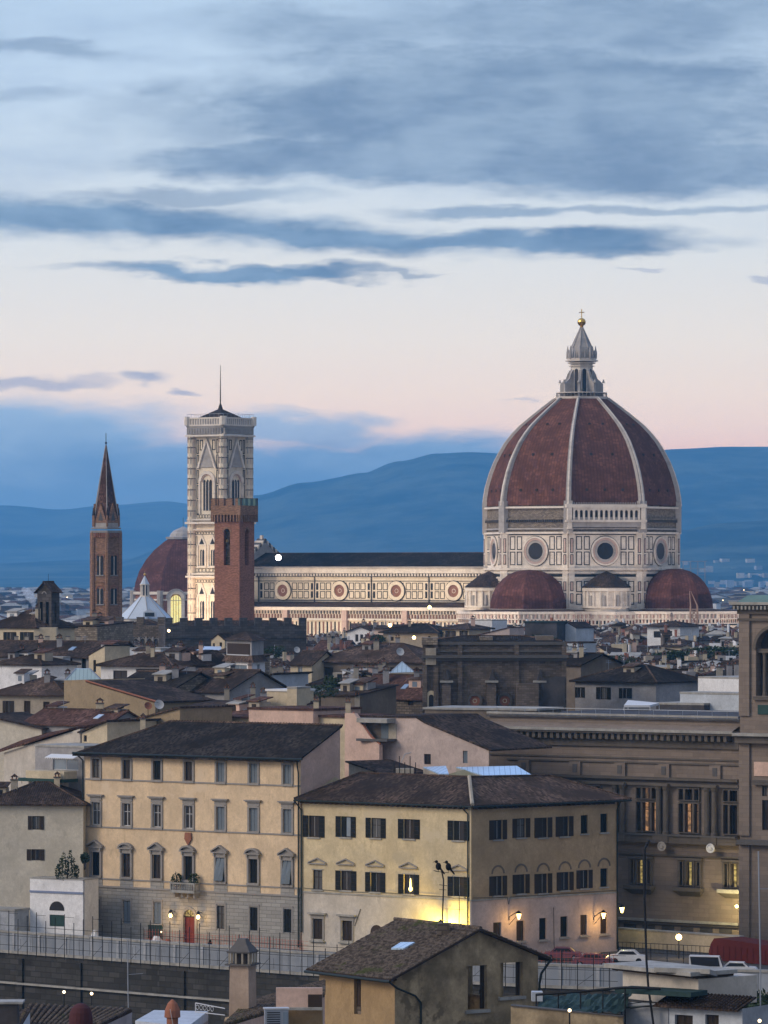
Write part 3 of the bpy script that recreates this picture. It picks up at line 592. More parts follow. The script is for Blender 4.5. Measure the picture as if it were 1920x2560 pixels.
# dome shell and ribs
prof = [(60.0, 27.0), (62.5, 26.75), (65.5, 26.2), (69.2, 25.1), (72.2, 23.9), (74.9, 22.5), (77.6, 20.9), (80.1, 18.9), (82.4, 16.7), (84.4, 14.3), (86.4, 11.8), (88.3, 9.3), (90.1, 6.9)]
dm = MB('dome_tile')
for (za, ra), (zb, rb_) in zip(prof, prof[1:]):
    A, B = octo(ra, za), octo(rb_, zb)
    for i in range(8): dm.poly([A[i], A[(i+1) % 8], B[(i+1) % 8], B[i]])
dome = dm.build('dome', cath)
for i in range(8):
    rb = MB('marble_grey'); a = R(-10.05+45*i); dv = Vector((math.sin(a), -math.cos(a), 0)); tv = Vector((math.cos(a), math.sin(a), 0))
    def rp(z_, r_, e, s_): return Vector((DC.x, DC.y, z_))+dv*(r_+e)+tv*s_
    for q, ((za, ra), (zb, rb_)) in enumerate(zip(prof, prof[1:])):
        wa, wb = .86-.036*q, .86-.036*(q+1)
        rb.hexa([rp(za, ra, -.6, -wa), rp(za, ra, .75, -wa*.8), rp(za, ra, .75, wa*.8), rp(za, ra, -.6, wa)], [rp(zb, rb_, -.6, -wb), rp(zb, rb_, .75, -wb*.8), rp(zb, rb_, .75, wb*.8), rp(zb, rb_, -.6, wb)])
        rb.hexa([rp(za, ra, .7, -wa*.35), rp(za, ra, .95, -wa*.3), rp(za, ra, .95, wa*.3), rp(za, ra, .7, wa*.35)], [rp(zb, rb_, .7, -wb*.35), rp(zb, rb_, .95, -wb*.3), rp(zb, rb_, .95, wb*.3), rp(zb, rb_, .7, wb*.35)], 'marble')
    rb.hexa([rp(52.5, 27, -.5, -1.3), rp(52.5, 27, .7, -1.3), rp(52.5, 27, .7, 1.3), rp(52.5, 27, -.5, 1.3)], [rp(61.2, 27, -.8, -1.2), rp(61.2, 27, .75, -1.2), rp(61.2, 27, .75, 1.2), rp(61.2, 27, -.8, 1.2)])
    rb.build('rib', dome)
# small portholes in the shell
for i in (6, 7, 0, 1):
    for zl, rl, fr_ in ((64.2, 26.5, (.25, .5, .75)), (74.0, 23.1, (.33, .67)), (82.4, 16.7, (.35, .65))):
        A = octo(rl, zl); a, b = A[i], A[(i+1) % 8]; n_ = Fr(a, b-a).n; k = (26.5-rl)/60
        for q in fr_: c = a.lerp(b, q)+n_*.03; op = MB('wood_dark'); op.tube(c-n_*.5, c+n_*.12, .42, 8); op.build('porthole', dome)
# lantern
lt = MB('marble_grey'); c3 = (DC.x, DC.y)
def oc(r, z, a0=-10.05): return octo(r, z, a0)
lt.hexa(oc(7.3, 89.6), oc(7.4, 90.4), 'marble'); 
for i in range(40): a = R(i*9); lt.tube((DC.x+7*math.sin(a), DC.y-7*math.cos(a), 90.4), (DC.x+7*math.sin(a), DC.y-7*math.cos(a), 91.5), .09, 4)
lt.lathe(c3, [(7.1, 91.4), (7.1, 91.6), (6.9, 91.6)], 24, m='marble')
lt.hexa(oc(3.1, 90.4), oc(3.1, 100.0), 'marble')
for z_, r_, h_ in ((99.6, 3.9, .35), (100.2, 4.6, .4), (100.6, 4.1, .5), (98.8, 3.6, .25)): lt.hexa(oc(r_, z_), oc(r_, z_+h_), 'marble')
for i in range(8):
    a = R(-10.05+45*i); dv = Vector((math.sin(a), -math.cos(a), 0)); tv = Vector((math.cos(a), math.sin(a), 0)); B = Vector((DC.x, DC.y, 0))
    pr = [(2.9, 90.4), (6.0, 90.4), (6.0, 93.9), (5.2, 94.7), (4.4, 95.4), (3.9, 96.8), (3.3, 97.8), (2.9, 97.8)]
    lt.hexa([B+dv*r_+tv*-.34+ZU*z_ for r_, z_ in pr], [B+dv*r_+tv*.34+ZU*z_ for r_, z_ in pr], 'marble_grey')
    lt.hexa([B+dv*r_+tv*q for r_, q in ((5.9, -.55), (6.7, -.55), (6.7, .55), (5.9, .55))], [B+dv*r_+tv*q for r_, q in ((5.9, -.55), (6.7, -.55), (6.7, .55), (5.9, .55))]) if 0 else None
    pt = B+dv*6.1; lt.tube(pt+ZU*94.2, pt+ZU*95.2, .45, 6, .1)
    pt = B+dv*3.9; lt.tube(pt+ZU*101, pt+ZU*102.6, .42, 6); lt.tube(pt+ZU*102.6, pt+ZU*104.6, .4, 6, .06)
    fw = oface(i, 3.32); fw = Fr(fw.p(0, 0), fw.u); fw.L = 2.54
    pt = B+Vector((math.sin(a+R(22.5)), -math.cos(a+R(22.5)), 0))*3.6; lt.tube(pt+ZU*101, pt+ZU*102, .3, 5); lt.tube(pt+ZU*102, pt+ZU*103.4, .3, 5, .05)
lt.hexa(oc(3.2, 101), oc(2.9, 104.0), 'marble_grey')
lan = lt.build('lantern', cath)
for i in range(8):
    v = octo(3.11, 0); fw = Fr(v[i], v[(i+1) % 8]-v[i]); Lw = (v[(i+1) % 8]-v[i]).length
    g = MB('glass'); g.ext(fw, arc(Lw/2-.55, Lw/2+.55, 91.2, 97.6), .01, .06); g.build('arched_window', lan)
cn = MB('marble_grey'); cn.hexa(oc(2.95, 104), oc(.32, 109.7)); 
for i in range(8):
    a, b = oc(3.0, 104)[i], oc(.34, 109.7)[i]; cn.tube(a, b, .16, 5)
cn.build('cone', lan)
g = MB('gold'); g.lathe(c3, [(.35, 109.6), (.55, 109.9), (.35, 110.2)], 10); g.ball((DC.x, DC.y, 111.2), 1.18, 16); g.build('gilded_ball', lan)
g = MB('gold'); g.tube((DC.x, DC.y, 112.2), (DC.x, DC.y, 114.8), .13, 6); g.tube((DC.x-.75, DC.y, 113.9), (DC.x+.75, DC.y, 113.9), .12, 6); g.build('cross', lan)
# tribunes: south and east apse, each an eight-sided half dome over a ring of chapels
def tribune(ang, dist, r, zt, rout, zb=30.6, zs=31.6):
    a = R(ang); c = Vector((DC.x+math.sin(a)*dist, DC.y-math.cos(a)*dist)); rot = ang
    def og(rr, z_): return [Vector((c.x+rr*math.sin(R(rot-22.5+45*i)), c.y-rr*math.cos(R(rot-22.5+45*i)), z_)) for i in range(8)]
    b = MB('marble'); b.hexa(og(rout, 0), og(rout, zs-1.2)); b.hexa(og(rout+.6, zs-1.2), og(rout+.6, zs-.5), 'marble'); b.hexa(og(r+.8, zs-.6), og(r+.8, zs+.15), 'marble')
    rt = [Vector(v) for v in og(rout-.4, zs-.5)]; ru = og(r+.7, zs+.05)
    for i in range(8): b.poly([rt[i], rt[(i+1) % 8], ru[(i+1) % 8], ru[i]], 'tile_brown')
    tb = b.build('tribune', cath)
    k = MB('marble')
    for i in range(8):
        v = og(rout, 0); fo = Fr(v[i], v[(i+1) % 8]-v[i]); L = (v[(i+1) % 8]-v[i]).length
        if fo.n.y > .2: continue
        n = int(L/1.0)
        for j in range(n): q = L*j/n; k.fb(fo, q, q+.4, zs-2.4, zs-1.3, .01, .5, 'marble' if j % 2 else 'marble_pink'); k.fb(fo, q+.15, q+.6, zs-3.6, zs-2.7, .01, .08, 'red_marble' if j % 2 else 'green_marble')
        k.fb(fo, 0, L, zs-2.65, zs-2.4, .01, .5); k.fb(fo, 0, L, zs-4.3, zs-4.0, .01, .3, 'green_marble')
        for q in (0, L-1.3): k.fb(fo, q, q+1.3, 8, zs-4.4, .01, .9, 'marble')
        m_ = L/2; R_ = min(3.3, L/2-2.0)
        ring(k, fo, m_, zs-8.4, R_-.5, R_, .01, .5, 14, 'marble', arch=True); ring(k, fo, m_, zs-8.4, R_-.8, R_-.5, .01, .15, 14, 'green_marble', arch=True)
        k.fb(fo, m_-.8, m_+.8, zs-16, zs-8.4, .01, .06, 'glass'); panels(k, fo, 1.5, m_-R_-.1, zs-16, zs-5, 1, 2, gap=.3); panels(k, fo, m_+R_+.1, L-1.5, zs-16, zs-5, 1, 2, gap=.3)
    k.build('marble_banding', tb)
    d = MB('dome_tile_dull'); N = 9; pf = [(r*math.cos(math.pi/2*q/N)**.92+.25, zs+.1+(zt-zs)*math.sin(math.pi/2*q/N)) for q in range(N+1)]
    for (ra, za), (rb_, zb_) in zip(pf, pf[1:]):
        A, B = og(ra, za), og(rb_, zb_)
        for i in range(8): d.poly([A[i], A[(i+1) % 8], B[(i+1) % 8], B[i]])
    d.poly(og(pf[-1][0], pf[-1][1])); d.build('half_dome', tb)
tribune(-32.5, 28.5, 10.6, 42.3, 19.5); tribune(57.5, 29.5, 10.3, 42.6, 19.5)
def exedra(ang, dist, r=6.6):
    a = R(ang); c = (DC.x+math.sin(a)*dist, DC.y-math.cos(a)*dist)
    e = MB('marble'); e.lathe(c, [(r-.4, 20), (r-.4, 36.4), (r+.1, 36.6), (r+.1, 37.4), (r-.2, 37.6)], 20); e.lathe(c, [(r+.15, 32.0), (r+.15, 32.5)], 20)
    for i in range(20):
        q = R(i*18); e.tube((c[0]+(r-.2)*math.sin(q), c[1]-(r-.2)*math.cos(q), 32.4), (c[0]+(r-.2)*math.sin(q), c[1]-(r-.2)*math.cos(q), 36.5), .33, 6, m='marble')
        if i % 2: q2 = R(i*18+9); pt = Vector((c[0]+(r-.36)*math.sin(q2), c[1]-(r-.36)*math.cos(q2), 0)); e.tube(pt+ZU*32.6, pt+ZU*35.4, .5, 8, m='marble_grey')
    ex = e.build('exedra', cath); d = MB('tile_dark'); d.lathe(c, [(r+.3, 37.6), (r*.72, 39.3), (r*.4, 40.9), (.15, 42.0)], 20); d.build('conical_roof', ex)
exedra(12.5, 26.2); exedra(-77.5, 26.5)
low = MB('marble'); q = octo(34.5, 0, 12.5); low.hexa(q, [v+ZU*30.2 for v in q]); low.hexa([v+ZU*30.2 for v in octo(34.9, 0, 12.5)], [v+ZU*31.0 for v in octo(34.9, 0, 12.5)], 'marble'); low.build('choir_wall', cath)
lk = MB('marble')
for i in range(8):
    v = octo(34.5, 0, 12.5); fo = Fr(v[i], v[(i+1) % 8]-v[i]); L = (v[(i+1) % 8]-v[i]).length
    if fo.n.y > .1: continue
    n = int(L)
    for j in range(n): q = j*L/n; lk.fb(fo, q, q+.4, 29.2, 30.1, .01, .5, 'marble' if j % 2 else 'marble_pink'); lk.fb(fo, q+.1, q+.6, 27.6, 28.6, .01, .08, 'green_marble' if j % 2 else 'red_marble')
    for j in range(int(L/5)): ring(lk, fo, 3+j*5, 22.5, 1.5, 1.95, .01, .4, 12, 'marble', arch=True); panels(lk, fo, 2+j*5, 4+j*5, 15, 22.4, 1, 1)
lk.build('arcade_banding', cath)
# ---------------------------------------------------------------- marble campanile
CAMP = P(551, HY, 1332); yaw = -38.0
camp = thing('campanile', 'tall square bell tower of striped white and pink marble behind the brick tower', 'bell tower', (CAMP.x, CAMP.y, 0), R(yaw))
def sqf(c, hw, ang, face):   # frame on face 0 (south) or 1 (east) of a square tower of half width hw
    n = Vector((math.sin(R(ang+90*face)), -math.cos(R(ang+90*face)))); u = Vector((-n.y, n.x)); o = Vector((c.x, c.y))+n*hw-u*hw; return Fr((o.x, o.y), u)
def sq(c, hw, z_, ang): return [Vector((c.x+hw*1.4142*math.sin(R(ang+45+90*i)), c.y-hw*1.4142*math.cos(R(ang+45+90*i)), z_)) for i in range(4)]
hw = 5.6
b = MB('marble_warm'); b.hexa(sq(CAMP, hw, 0, yaw), sq(CAMP, hw, 80.5, yaw)); shaft = b.build('shaft', camp)
bb = MB('marble')
for i in range(4):
    v = sq(CAMP, hw+.15, 0, yaw)[i]; 
    bb.hexa([v+Vector((1.25*math.cos(R(yaw+45*k)), 1.25*math.sin(R(yaw+45*k)), 0)) for k in range(8)], [v+Vector((1.25*math.cos(R(yaw+45*k)), 1.25*math.sin(R(yaw+45*k)), 81)) for k in range(8)], 'marble_warm')
    for z_ in [24, 27, 30, 34, 37, 40.6, 43.5, 46.5, 49.5, 52.5, 56.0, 59.0, 62, 65, 68.2, 71, 74, 77, 79.5]:
        bb.hexa([v+Vector((1.33*math.cos(R(yaw+45*k)), 1.33*math.sin(R(yaw+45*k)), z_)) for k in range(8)], [v+Vector((1.33*math.cos(R(yaw+45*k)), 1.33*math.sin(R(yaw+45*k)), z_+.22)) for k in range(8)], 'green_marble' if z_ not in (40.6, 56.0) else 'marble')
    for k in range(8):
        p0 = v+Vector((1.27*math.cos(R(yaw+45*k+22.5)), 1.27*math.sin(R(yaw+45*k+22.5)), 0))*1
        for z_ in range(24, 80, 3): bb.tube(p0+ZU*(z_+.5), p0+ZU*(z_+2.5), .12, 4, m='marble_pink' if k % 2 else 'marble_grey')
bb.build('corner_buttress', shaft)
for z_, e in ((40.3, .9), (55.6, 1.1), (26.0, .8)):
    pass
st = MB('marble')
for z_, h_, e in ((40.2, .5, 1.5), (41.0, .4, 1.2), (55.4, .6, 1.6), (56.4, .4, 1.2), (25.2, .5, 1.4), (53.6, .3, .9), (80.2, .5, 1.5)): st.hexa(sq(CAMP, hw+e, z_, yaw), sq(CAMP, hw+e, z_+h_, yaw))
for fc_ in (0, 1, 3):
    fo = sqf(CAMP, hw, yaw, fc_); L = 2*hw; m_ = L/2
    # tall top storey: gabled three-light window
    for a, c, e, g_ in ((1.4, 2.5, 58, 79.5), (L-2.5, L-1.4, 58, 79.5)): panels(st, fo, a, c, e, g_, 1, 5, gap=.25, inner='marble_pink')
    st.ext(fo, [(m_-3.4, 71.5), (m_+3.4, 71.5), (m_, 79.3)], .01, .3, 'marble_grey'); 
    for sg in (-1, 1):
        st.hexa([fo.p(m_+sg*3.5, 71.2, .3), fo.p(m_+sg*2.9, 71.2, .3), fo.p(m_-sg*.2, 79.2, .3), fo.p(m_, 80, .3)], [fo.p(m_+sg*3.5, 71.2, .75), fo.p(m_+sg*2.9, 71.2, .75), fo.p(m_-sg*.2, 79.2, .75), fo.p(m_, 80, .75)], 'marble')
        panels(st, fo, m_+(1.6 if sg > 0 else -3.0), m_+(3.0 if sg > 0 else -1.6), 76.2, 79.4, 1, 1, gap=.2)
        st.fb(fo, m_+sg*2.75-.25, m_+sg*2.75+.25, 58.4, 67.5, .01, .5, 'marble')
    ring(st, fo, m_, 67.5, 2.1, 3.0, .01, .55, 14, 'marble', arch=True); ring(st, fo, m_, 67.5, 1.75, 2.1, .01, .3, 14, 'marble_pink', arch=True)
    panels(st, fo, 1.5, L-1.5, 56.9, 58.2, 8, 1, gap=.2, lw=.15)
    for z0_, z1_ in ((41.8, 53.2), (26.4, 39.6)):
        for c_ in (m_-2.0, m_+2.0):
            hgt = z1_-z0_; st.ext(fo, [(c_-1.7, z0_+hgt*.66), (c_+1.7, z0_+hgt*.66), (c_, z0_+hgt*.93)], .01, .25, 'marble'); st.ext(fo, [(c_-.9, z0_+hgt*.69), (c_+.9, z0_+hgt*.69), (c_, z0_+hgt*.84)], .25, .3, 'green_marble')
            for sg in (-1.5, 1.5): st.fb(fo, c_+sg-.16, c_+sg+.16, z0_+1.6, z0_+hgt*.68, .01, .4, 'marble')
            st.fb(fo, c_-1.7, c_+1.7, z0_+1.2, z0_+1.6, .01, .5, 'marble')
        panels(st, fo, .9, L-.9, z0_-.2, z0_+1.1, 7, 1, gap=.2, lw=.13); panels(st, fo, .9, L-.9, z1_-.9, z1_+.1, 9, 1, gap=.15, lw=.12)
        for a in (1.1, L-1.9): panels(st, fo, a, a+.8, z0_+1.5, z1_-1.2, 1, 3, gap=.2, lw=.13)
    # cap corbels and parapet
    for k in range(22): a = -.9+k*(L+1.8)/22; st.fb(fo, a, a+.3, 80.8, 82.6, .01, 1.55, 'marble_grey'); 
st.build('marble_banding', shaft)
for fc_ in (0, 1, 3):
    fo = sqf(CAMP, hw, yaw, fc_); m_ = hw
    def light(c_, w_, z0_, zs, n_, par=shaft):
        g = MB('glass'); x0 = c_-w_/2; ww = w_/n_
        for q in range(n_): g.ext(fo, arc(x0+q*ww+.1, x0+(q+1)*ww-.1, z0_, zs, 'pointed'), .01, .06, 'glass')
        wi = g.build('lancet_window', par); c = MB('marble')
        for q in range(1, n_): c.tube(fo.p(x0+q*ww, z0_, .18), fo.p(x0+q*ww, zs+.2, .18), .13, 6)
        c.build('colonnette', wi)
    light(m_, 3.4, 59.2, 67.2, 3)
    for c_ in (m_-2, m_+2): light(c_, 1.7, 43.6, 47.6, 2); light(c_, 1.7, 28.4, 33.0, 2)
cp = MB('marble_grey'); cp.hexa(sq(CAMP, 6.6, 82.4, yaw), sq(CAMP, 6.95, 83.2, yaw), 'marble_grey'); cp.hexa(sq(CAMP, 6.95, 83.2, yaw), sq(CAMP, 6.95, 83.6, yaw), 'marble')
for i in range(4):
    fo = sqf(CAMP, 6.95, yaw, i); L = 13.9
    for k in range(15): a = .2+k*L/15; cp.fb(fo, a, a+.32, 83.6, 85.2, -.4, -.05, 'marble'); 
    cp.fb(fo, 0, L, 85.2, 85.6, -.45, .0, 'marble'); cp.fb(fo, .1, L-.1, 83.6, 85.2, -.35, -.25, 'marble_grey')
    for a in (0, L): cp.tube(fo.p(a, 83.4, -.4), fo.p(a, 85.9, -.4), .75, 8, m='marble')
    # fine safety netting frame above the parapet
    for k in range(9): a = .3+k*(L-.6)/8; cp.tube(fo.p(a, 85.6, -.2), fo.p(a, 86.6, -.2), .04, 4, m='galvanised')
    cp.tube(fo.p(.2, 86.6, -.2), fo.p(L-.2, 86.6, -.2), .05, 4, m='galvanised')
cp.build('parapet', camp)
rf = MB('tile_dark'); A = sq(CAMP, 6.2, 84.6, yaw); top = Vector((CAMP.x, CAMP.y, 88.2)); rf.hexa(A, [v.lerp(top+ZU*.2, .93) for v in A]); rf.build('roof', camp)
sp = MB('iron'); sp.tube(top-ZU*.3, top+ZU*1.3, .8, 8, .3, m='wood_dark'); sp.tube(top+ZU*1.2, top+ZU*12.4, .2, 6, .07, m='wood_dark'); sp.build('mast', camp)
# ---------------------------------------------------------------- square brick tower (Bargello)
BT = P(586, HY, 950); yb = -29.0
bt = thing('brick_tower', 'square red brick tower with battlements in front of the marble campanile', 'tower', (BT.x, BT.y, 0), R(yb)); hb = 2.95
b = MB('brickred'); 
for i in range(4):
    fo = sqf(BT, hb, yb, i); L = 2*hb; wall(b, fo, 0, L, 0, 52.6, [(L/2-.75, L/2+.75, 43.2, 50.6)], .8)
bsh = b.build('shaft', bt)
for i in range(4):
    k = MB('brickred'); fo = sqf(BT, hb, yb, i); L = 2*hb
    # arch heads over the openings
    for q in range(8):
        t0, t1 = math.pi*q/8, math.pi*(q+1)/8; k.ext(fo, [(L/2+.75*math.cos(t0), 49.85+.75*math.sin(t0)), (L/2+.75*math.cos(t0), 50.6), (L/2+.75*math.cos(t1), 50.6), (L/2+.75*math.cos(t1), 49.85+.75*math.sin(t1))], -.5, -.02)
    ring(k, fo, L/2, 49.85, .75, 1.1, .01, .08, 10, 'brickbrown', arch=True)
    k.build('arch_head', bsh)
for i in range(4):
    fo = sqf(BT, hb, yb, i); g = MB('wood_dark'); g.fb(fo, hb-.75, hb+.75, 43.2, 50.5, -1.2, -.9, 'rubble' if i == 0 else 'darkstone')
    if i == 0: g.ball(fo.p(hb, 48.0, -.5), .55, 10, m='bell_bronze'); g.tube(fo.p(hb-.7, 48.8, -.5), fo.p(hb+.7, 48.8, -.5), .08, 5)
    g.build('opening_infill', bsh)
cr = MB('brickred'); cr.hexa(sq(BT, hb+.55, 53.4, yb), sq(BT, hb+.55, 55.3, yb), 'brickbrown'); cr.hexa(sq(BT, hb+.05, 52.6, yb), sq(BT, hb+.05, 53.4, yb), 'brickbrown')
for i in range(4):
    fo = sqf(BT, hb+.55, yb, i); L = 2*hb+1.1
    for q in range(10): a = q*(L-.28)/9; cr.ext(fo, [(a, 52.0), (a+.28, 52.0), (a+.28, 53.4), (a, 53.4)], -.56, 0, 'brickbrown')
    for q in range(4): a = q*(L-1.1)/3; cr.fb(fo, a, a+1.1, 55.3, 56.7, -.55, 0, 'copper' if i == 1 else 'brickbrown'); cr.fb(fo, a-.03, a+1.13, 56.7, 56.8, -.58, .03, 'pietra_dark')
cr.build('battlements', bt)
# ---------------------------------------------------------------- hexagonal spired bell tower (Badia)
BD = P(265, HY, 1000)
bd = thing('spired_bell_tower', 'slender six sided brown brick bell tower with pointed dark spire', 'bell tower', (BD.x, BD.y, 0), 0)
def hexr(r, z_, a0=8): return [Vector((BD.x+r*math.sin(R(a0+60*i)), BD.y-r*math.cos(R(a0+60*i)), z_)) for i in range(6)]
b = MB('brickbrown'); b.hexa(hexr(3.35, 0), hexr(3.35, 50.6)); 
for z_, e, h_ in ((50.2, .35, .5), (51.0, .15, .3), (45.6, .12, .25), (39.6, .12, .3), (33.0, .12, .3)): b.hexa(hexr(3.4+e, z_), hexr(3.4+e, z_+h_), 'pietra' if z_ > 50 else 'brickbrown')
for i in range(6):
    v = hexr(3.35, 0)[i]; b.hexa([v+Vector((.42*math.cos(R(60*k)), .42*math.sin(R(60*k)), 0)) for k in range(6)], [v+Vector((.42*math.cos(R(60*k)), .42*math.sin(R(60*k)), 50.3)) for k in range(6)], 'brickbrown')
    w_ = hexr(3.35, 0); fo = Fr(w_[i], w_[(i+1) % 6]-w_[i]); 
    for q in range(7): a = .3+q*.42; b.fb(fo, a, a+.22, 49.2, 50.2, .01, .28, 'brickred')
bds = b.build('shaft', bd)
for i in range(6):
    w_ = hexr(3.35, 0); fo = Fr(w_[i], w_[(i+1) % 6]-w_[i]); L = 3.35
    if fo.n.y > .5: continue
    for z0_, zs in ((41.2, 45.0), (35.0, 38.0)):
        g = MB('glass'); 
        for c_ in (L/2-.42, L/2+.42): g.ext(fo, arc(c_-.34, c_+.34, z0_, zs), .01, .05)
        wi = g.build('twin_window', bds); c = MB('marble'); c.tube(fo.p(L/2, z0_, .12), fo.p(L/2, zs+.1, .12), .09, 6); c.fb(fo, L/2-.95, L/2+.95, z0_-.25, z0_, .01, .2, 'pietra'); ring(c, fo, L/2, zs, .85, 1.05, .01, .14, 10, 'brickred', arch=True); c.build('colonnette', wi)
s_ = MB('brickbrown'); s_.hexa(hexr(3.05, 51.2), hexr(3.0, 52.4), 'marble_grey')
for i in range(6):
    w_ = hexr(3.05, 0); fo = Fr(w_[i], w_[(i+1) % 6]-w_[i]); L = 3.05
    s_.ext(fo, [(.1, 52.3), (L-.1, 52.3), (L/2, 56.4)], -.5, .02, 'brickbrown'); s_.ext(fo, [(L/2-.55, 52.8), (L/2+.55, 52.8), (L/2, 54.8)], .02, .06, 'pietra_dark')
    v = w_[i]; s_.tube(v+ZU*51.5, v+ZU*53.9, .24, 6, m='brickbrown'); s_.tube(v+ZU*53.9, v+ZU*55.6, .24, 6, .04, m='tile_dark')
s_.build('gables', bd)
s_ = MB('tile_dark'); s_.hexa(hexr(3.05, 52.4), hexr(.12, 69.0), 'tile_red'); 
for i in range(6): s_.tube(hexr(3.1, 52.4)[i], hexr(.12, 69)[i], .14, 5, .05, m='marble_grey')
s_.tube((BD.x, BD.y, 68.8), (BD.x, BD.y, 71.5), .07, 5, m='iron'); s_.ball((BD.x, BD.y, 69.4), .25, 8, m='iron'); s_.build('spire', bd)
# ---------------------------------------------------------------- small gabled belfry, left
BF = P(121, HY, 720); yf = -26.0
bf = thing('belfry', 'small grey stone belfry with gabled tile roof at far left', 'bell tower', (BF.x, BF.y, 20), R(yf)); hf = 1.25
b = MB('darkashlar')
for i in range(4):
    fo = sqf(BF, hf, yf, i); L = 2*hf; wall(b, fo, 0, L, 28, 39.0, [(.42, 1.0, 33.5, 37.3), (1.5, 2.08, 33.5, 37.3)] if i in (0, 2) else [(.95, 1.55, 34, 37.2)], .4, 'darkashlar')
    fo2 = fo
    if i in (0, 2):
        b.ext(fo, [(0, 39.0), (L, 39.0), (L/2, 40.3)], -.4, 0); ring(b, fo, L/2, 38.5, .28, .42, .01, .08, 10, 'pietra', arch=True)
bs_ = b.build('wall', bf)
b = MB('cream'); fo = Fr.px(84, 716, 141, 716); b.fb(fo, 0, fo.L, 0, 33.4, -4, 0); b.build('base', bf)
for sx in (.42, 1.5):
    fo = sqf(BF, hf, yf, 0); g = MB('glass'); g.fb(fo, sx, sx+.58, 33.5, 37.3, -.5, -.42); g.build('louvre', bs_)
rb = MB('tile_dark'); fo = sqf(BF, hf, yf, 0); roofmesh(rb, fo, 2*hf, 2*hf, 39.0, 1.25, 'front', .38, 'tile_brown', .14); rb.tube(Vector((BF.x, BF.y, 40.3)), Vector((BF.x, BF.y, 41.6)), .04, 4, m='iron'); rb.build('roof', bf)
# ---------------------------------------------------------------- Medici chapel dome, far left behind the campanile
SL = P(458, HY, 1700)
md = thing('domed_chapel', 'distant chapel with plain red octagonal dome and one glowing arched window', 'church', (SL.x, SL.y, 0), 0)
def o8(c, r, z_, a0=0): return [Vector((c.x+r*math.sin(R(a0+45*i)), c.y-r*math.cos(R(a0+45*i)), z_)) for i in range(8)]
b = MB('brickred'); b.hexa(o8(SL, 19.2, 0, 22), o8(SL, 19.2, 34, 22)); b.hexa(o8(SL, 20, 33.6, 22), o8(SL, 20, 34.6, 22), 'marble'); b.hexa(o8(SL, 19.8, 25, 22), o8(SL, 19.8, 25.6, 22), 'marble')
b.hexa(o8(SL, 19.7, 31.4, 22), o8(SL, 19.7, 32, 22), 'marble')
for v in o8(SL, 19.2, 0, 22): b.hexa([v+Vector((1.2*math.cos(R(45*k)), 1.2*math.sin(R(45*k)), 0)) for k in range(8)], [v+Vector((1.2*math.cos(R(45*k)), 1.2*math.sin(R(45*k)), 35)) for k in range(8)], 'marble_grey')
mw = b.build('wall', md)
d = MB('dome_tile_dull'); pf = [(34.4, 19.0), (38, 18.3), (42, 16.9), (46, 14.4), (49.5, 11.3), (52.5, 7.6), (54, 5.2)]
for (za, ra), (zb_, rb_) in zip(pf, pf[1:]):
    A, B = o8(SL, ra, za, 22), o8(SL, rb_, zb_, 22)
    for i in range(8): d.poly([A[i], A[(i+1) % 8], B[(i+1) % 8], B[i]])
dd = d.build('dome', md)
l_ = MB('copper'); l_.lathe((SL.x, SL.y), [(6.2, 53.6), (6.4, 54.4), (5.0, 54.6), (4.6, 55.6), (3.4, 56.8), (1.6, 57.6), (.3, 58.2)], 12, m='marble_grey'); l_.tube((SL.x, SL.y, 58), (SL.x, SL.y, 61.5), .12, 5); l_.build('lantern', dd)
fo = Fr.px(424, 1679, 456, 1679); b = MB('marble'); m_ = fo.L/2
wz = ZY(1545, 1679)-6; zs = ZY(1497, 1679)
b.fb(fo, m_-3.1, m_-1.9, wz, zs+.3, -2, .5); b.fb(fo, m_+1.9, m_+3.1, wz, zs+.3, -2, .5); ring(b, fo, m_, zs, 1.9, 3.1, -2, .6, 14, 'marble', arch=True); ring(b, fo, m_, zs, 3.1, 3.6, -2, .9, 14, 'marble_grey', arch=True)
wf = b.build('arched_window', mw); g = MB('lit_bright'); g.ext(fo, arc(m_-1.9, m_+1.9, wz, zs-.6), -.3, -.2)
for q in range(1, 4): g.fb(fo, m_-1.9+q*.95-.08, m_-1.9+q*.95+.08, wz, zs+1, -.2, -.05, 'wood_dark')
g.fb(fo, m_-1.9, m_+1.9, zs-.7, zs-.5, -.2, 0, 'marble_grey'); g.build('pane', wf)
# ---------------------------------------------------------------- baptistery roof
BP = P(362, HY, 1425)
bp = thing('baptistery', 'low octagonal building with white pyramid roof and little lantern', 'baptistery', (BP.x, BP.y, 0), 0)
b = MB('marble'); b.hexa(o8(BP, 7.6, 0, 10), o8(BP, 7.6, 28.0, 10)); b.build('wall', bp)
b = MB('lead_white'); A, B = o8(BP, 8.4, 27.6, 10), o8(BP, 1.5, 34.3, 10); b.hexa(A, B)
for i in range(8): b.tube(A[i], B[i], .14, 5, m='marble_grey')
b.build('roof', bp)
b = MB('marble'); b.hexa(o8(BP, 1.6, 34.0, 10), o8(BP, 1.6, 34.6, 10)); b.hexa(o8(BP, .75, 34.6, 10), o8(BP, .75, 37.8, 10), 'pietra_dark')
for v in o8(BP, 1.25, 0, 10): b.tube(v+ZU*34.6, v+ZU*37.8, .17, 6)
b.hexa(o8(BP, 1.55, 37.8, 10), o8(BP, 1.55, 38.1, 10)); b.hexa(o8(BP, 1.4, 38.1, 10), o8(BP, .12, 40.6, 10), 'lead_white'); b.ball((BP.x, BP.y, 41), .42, 10, m='gold'); b.tube((BP.x, BP.y, 41), (BP.x, BP.y, 42), .06, 4, m='gold'); b.build('lantern', bp)
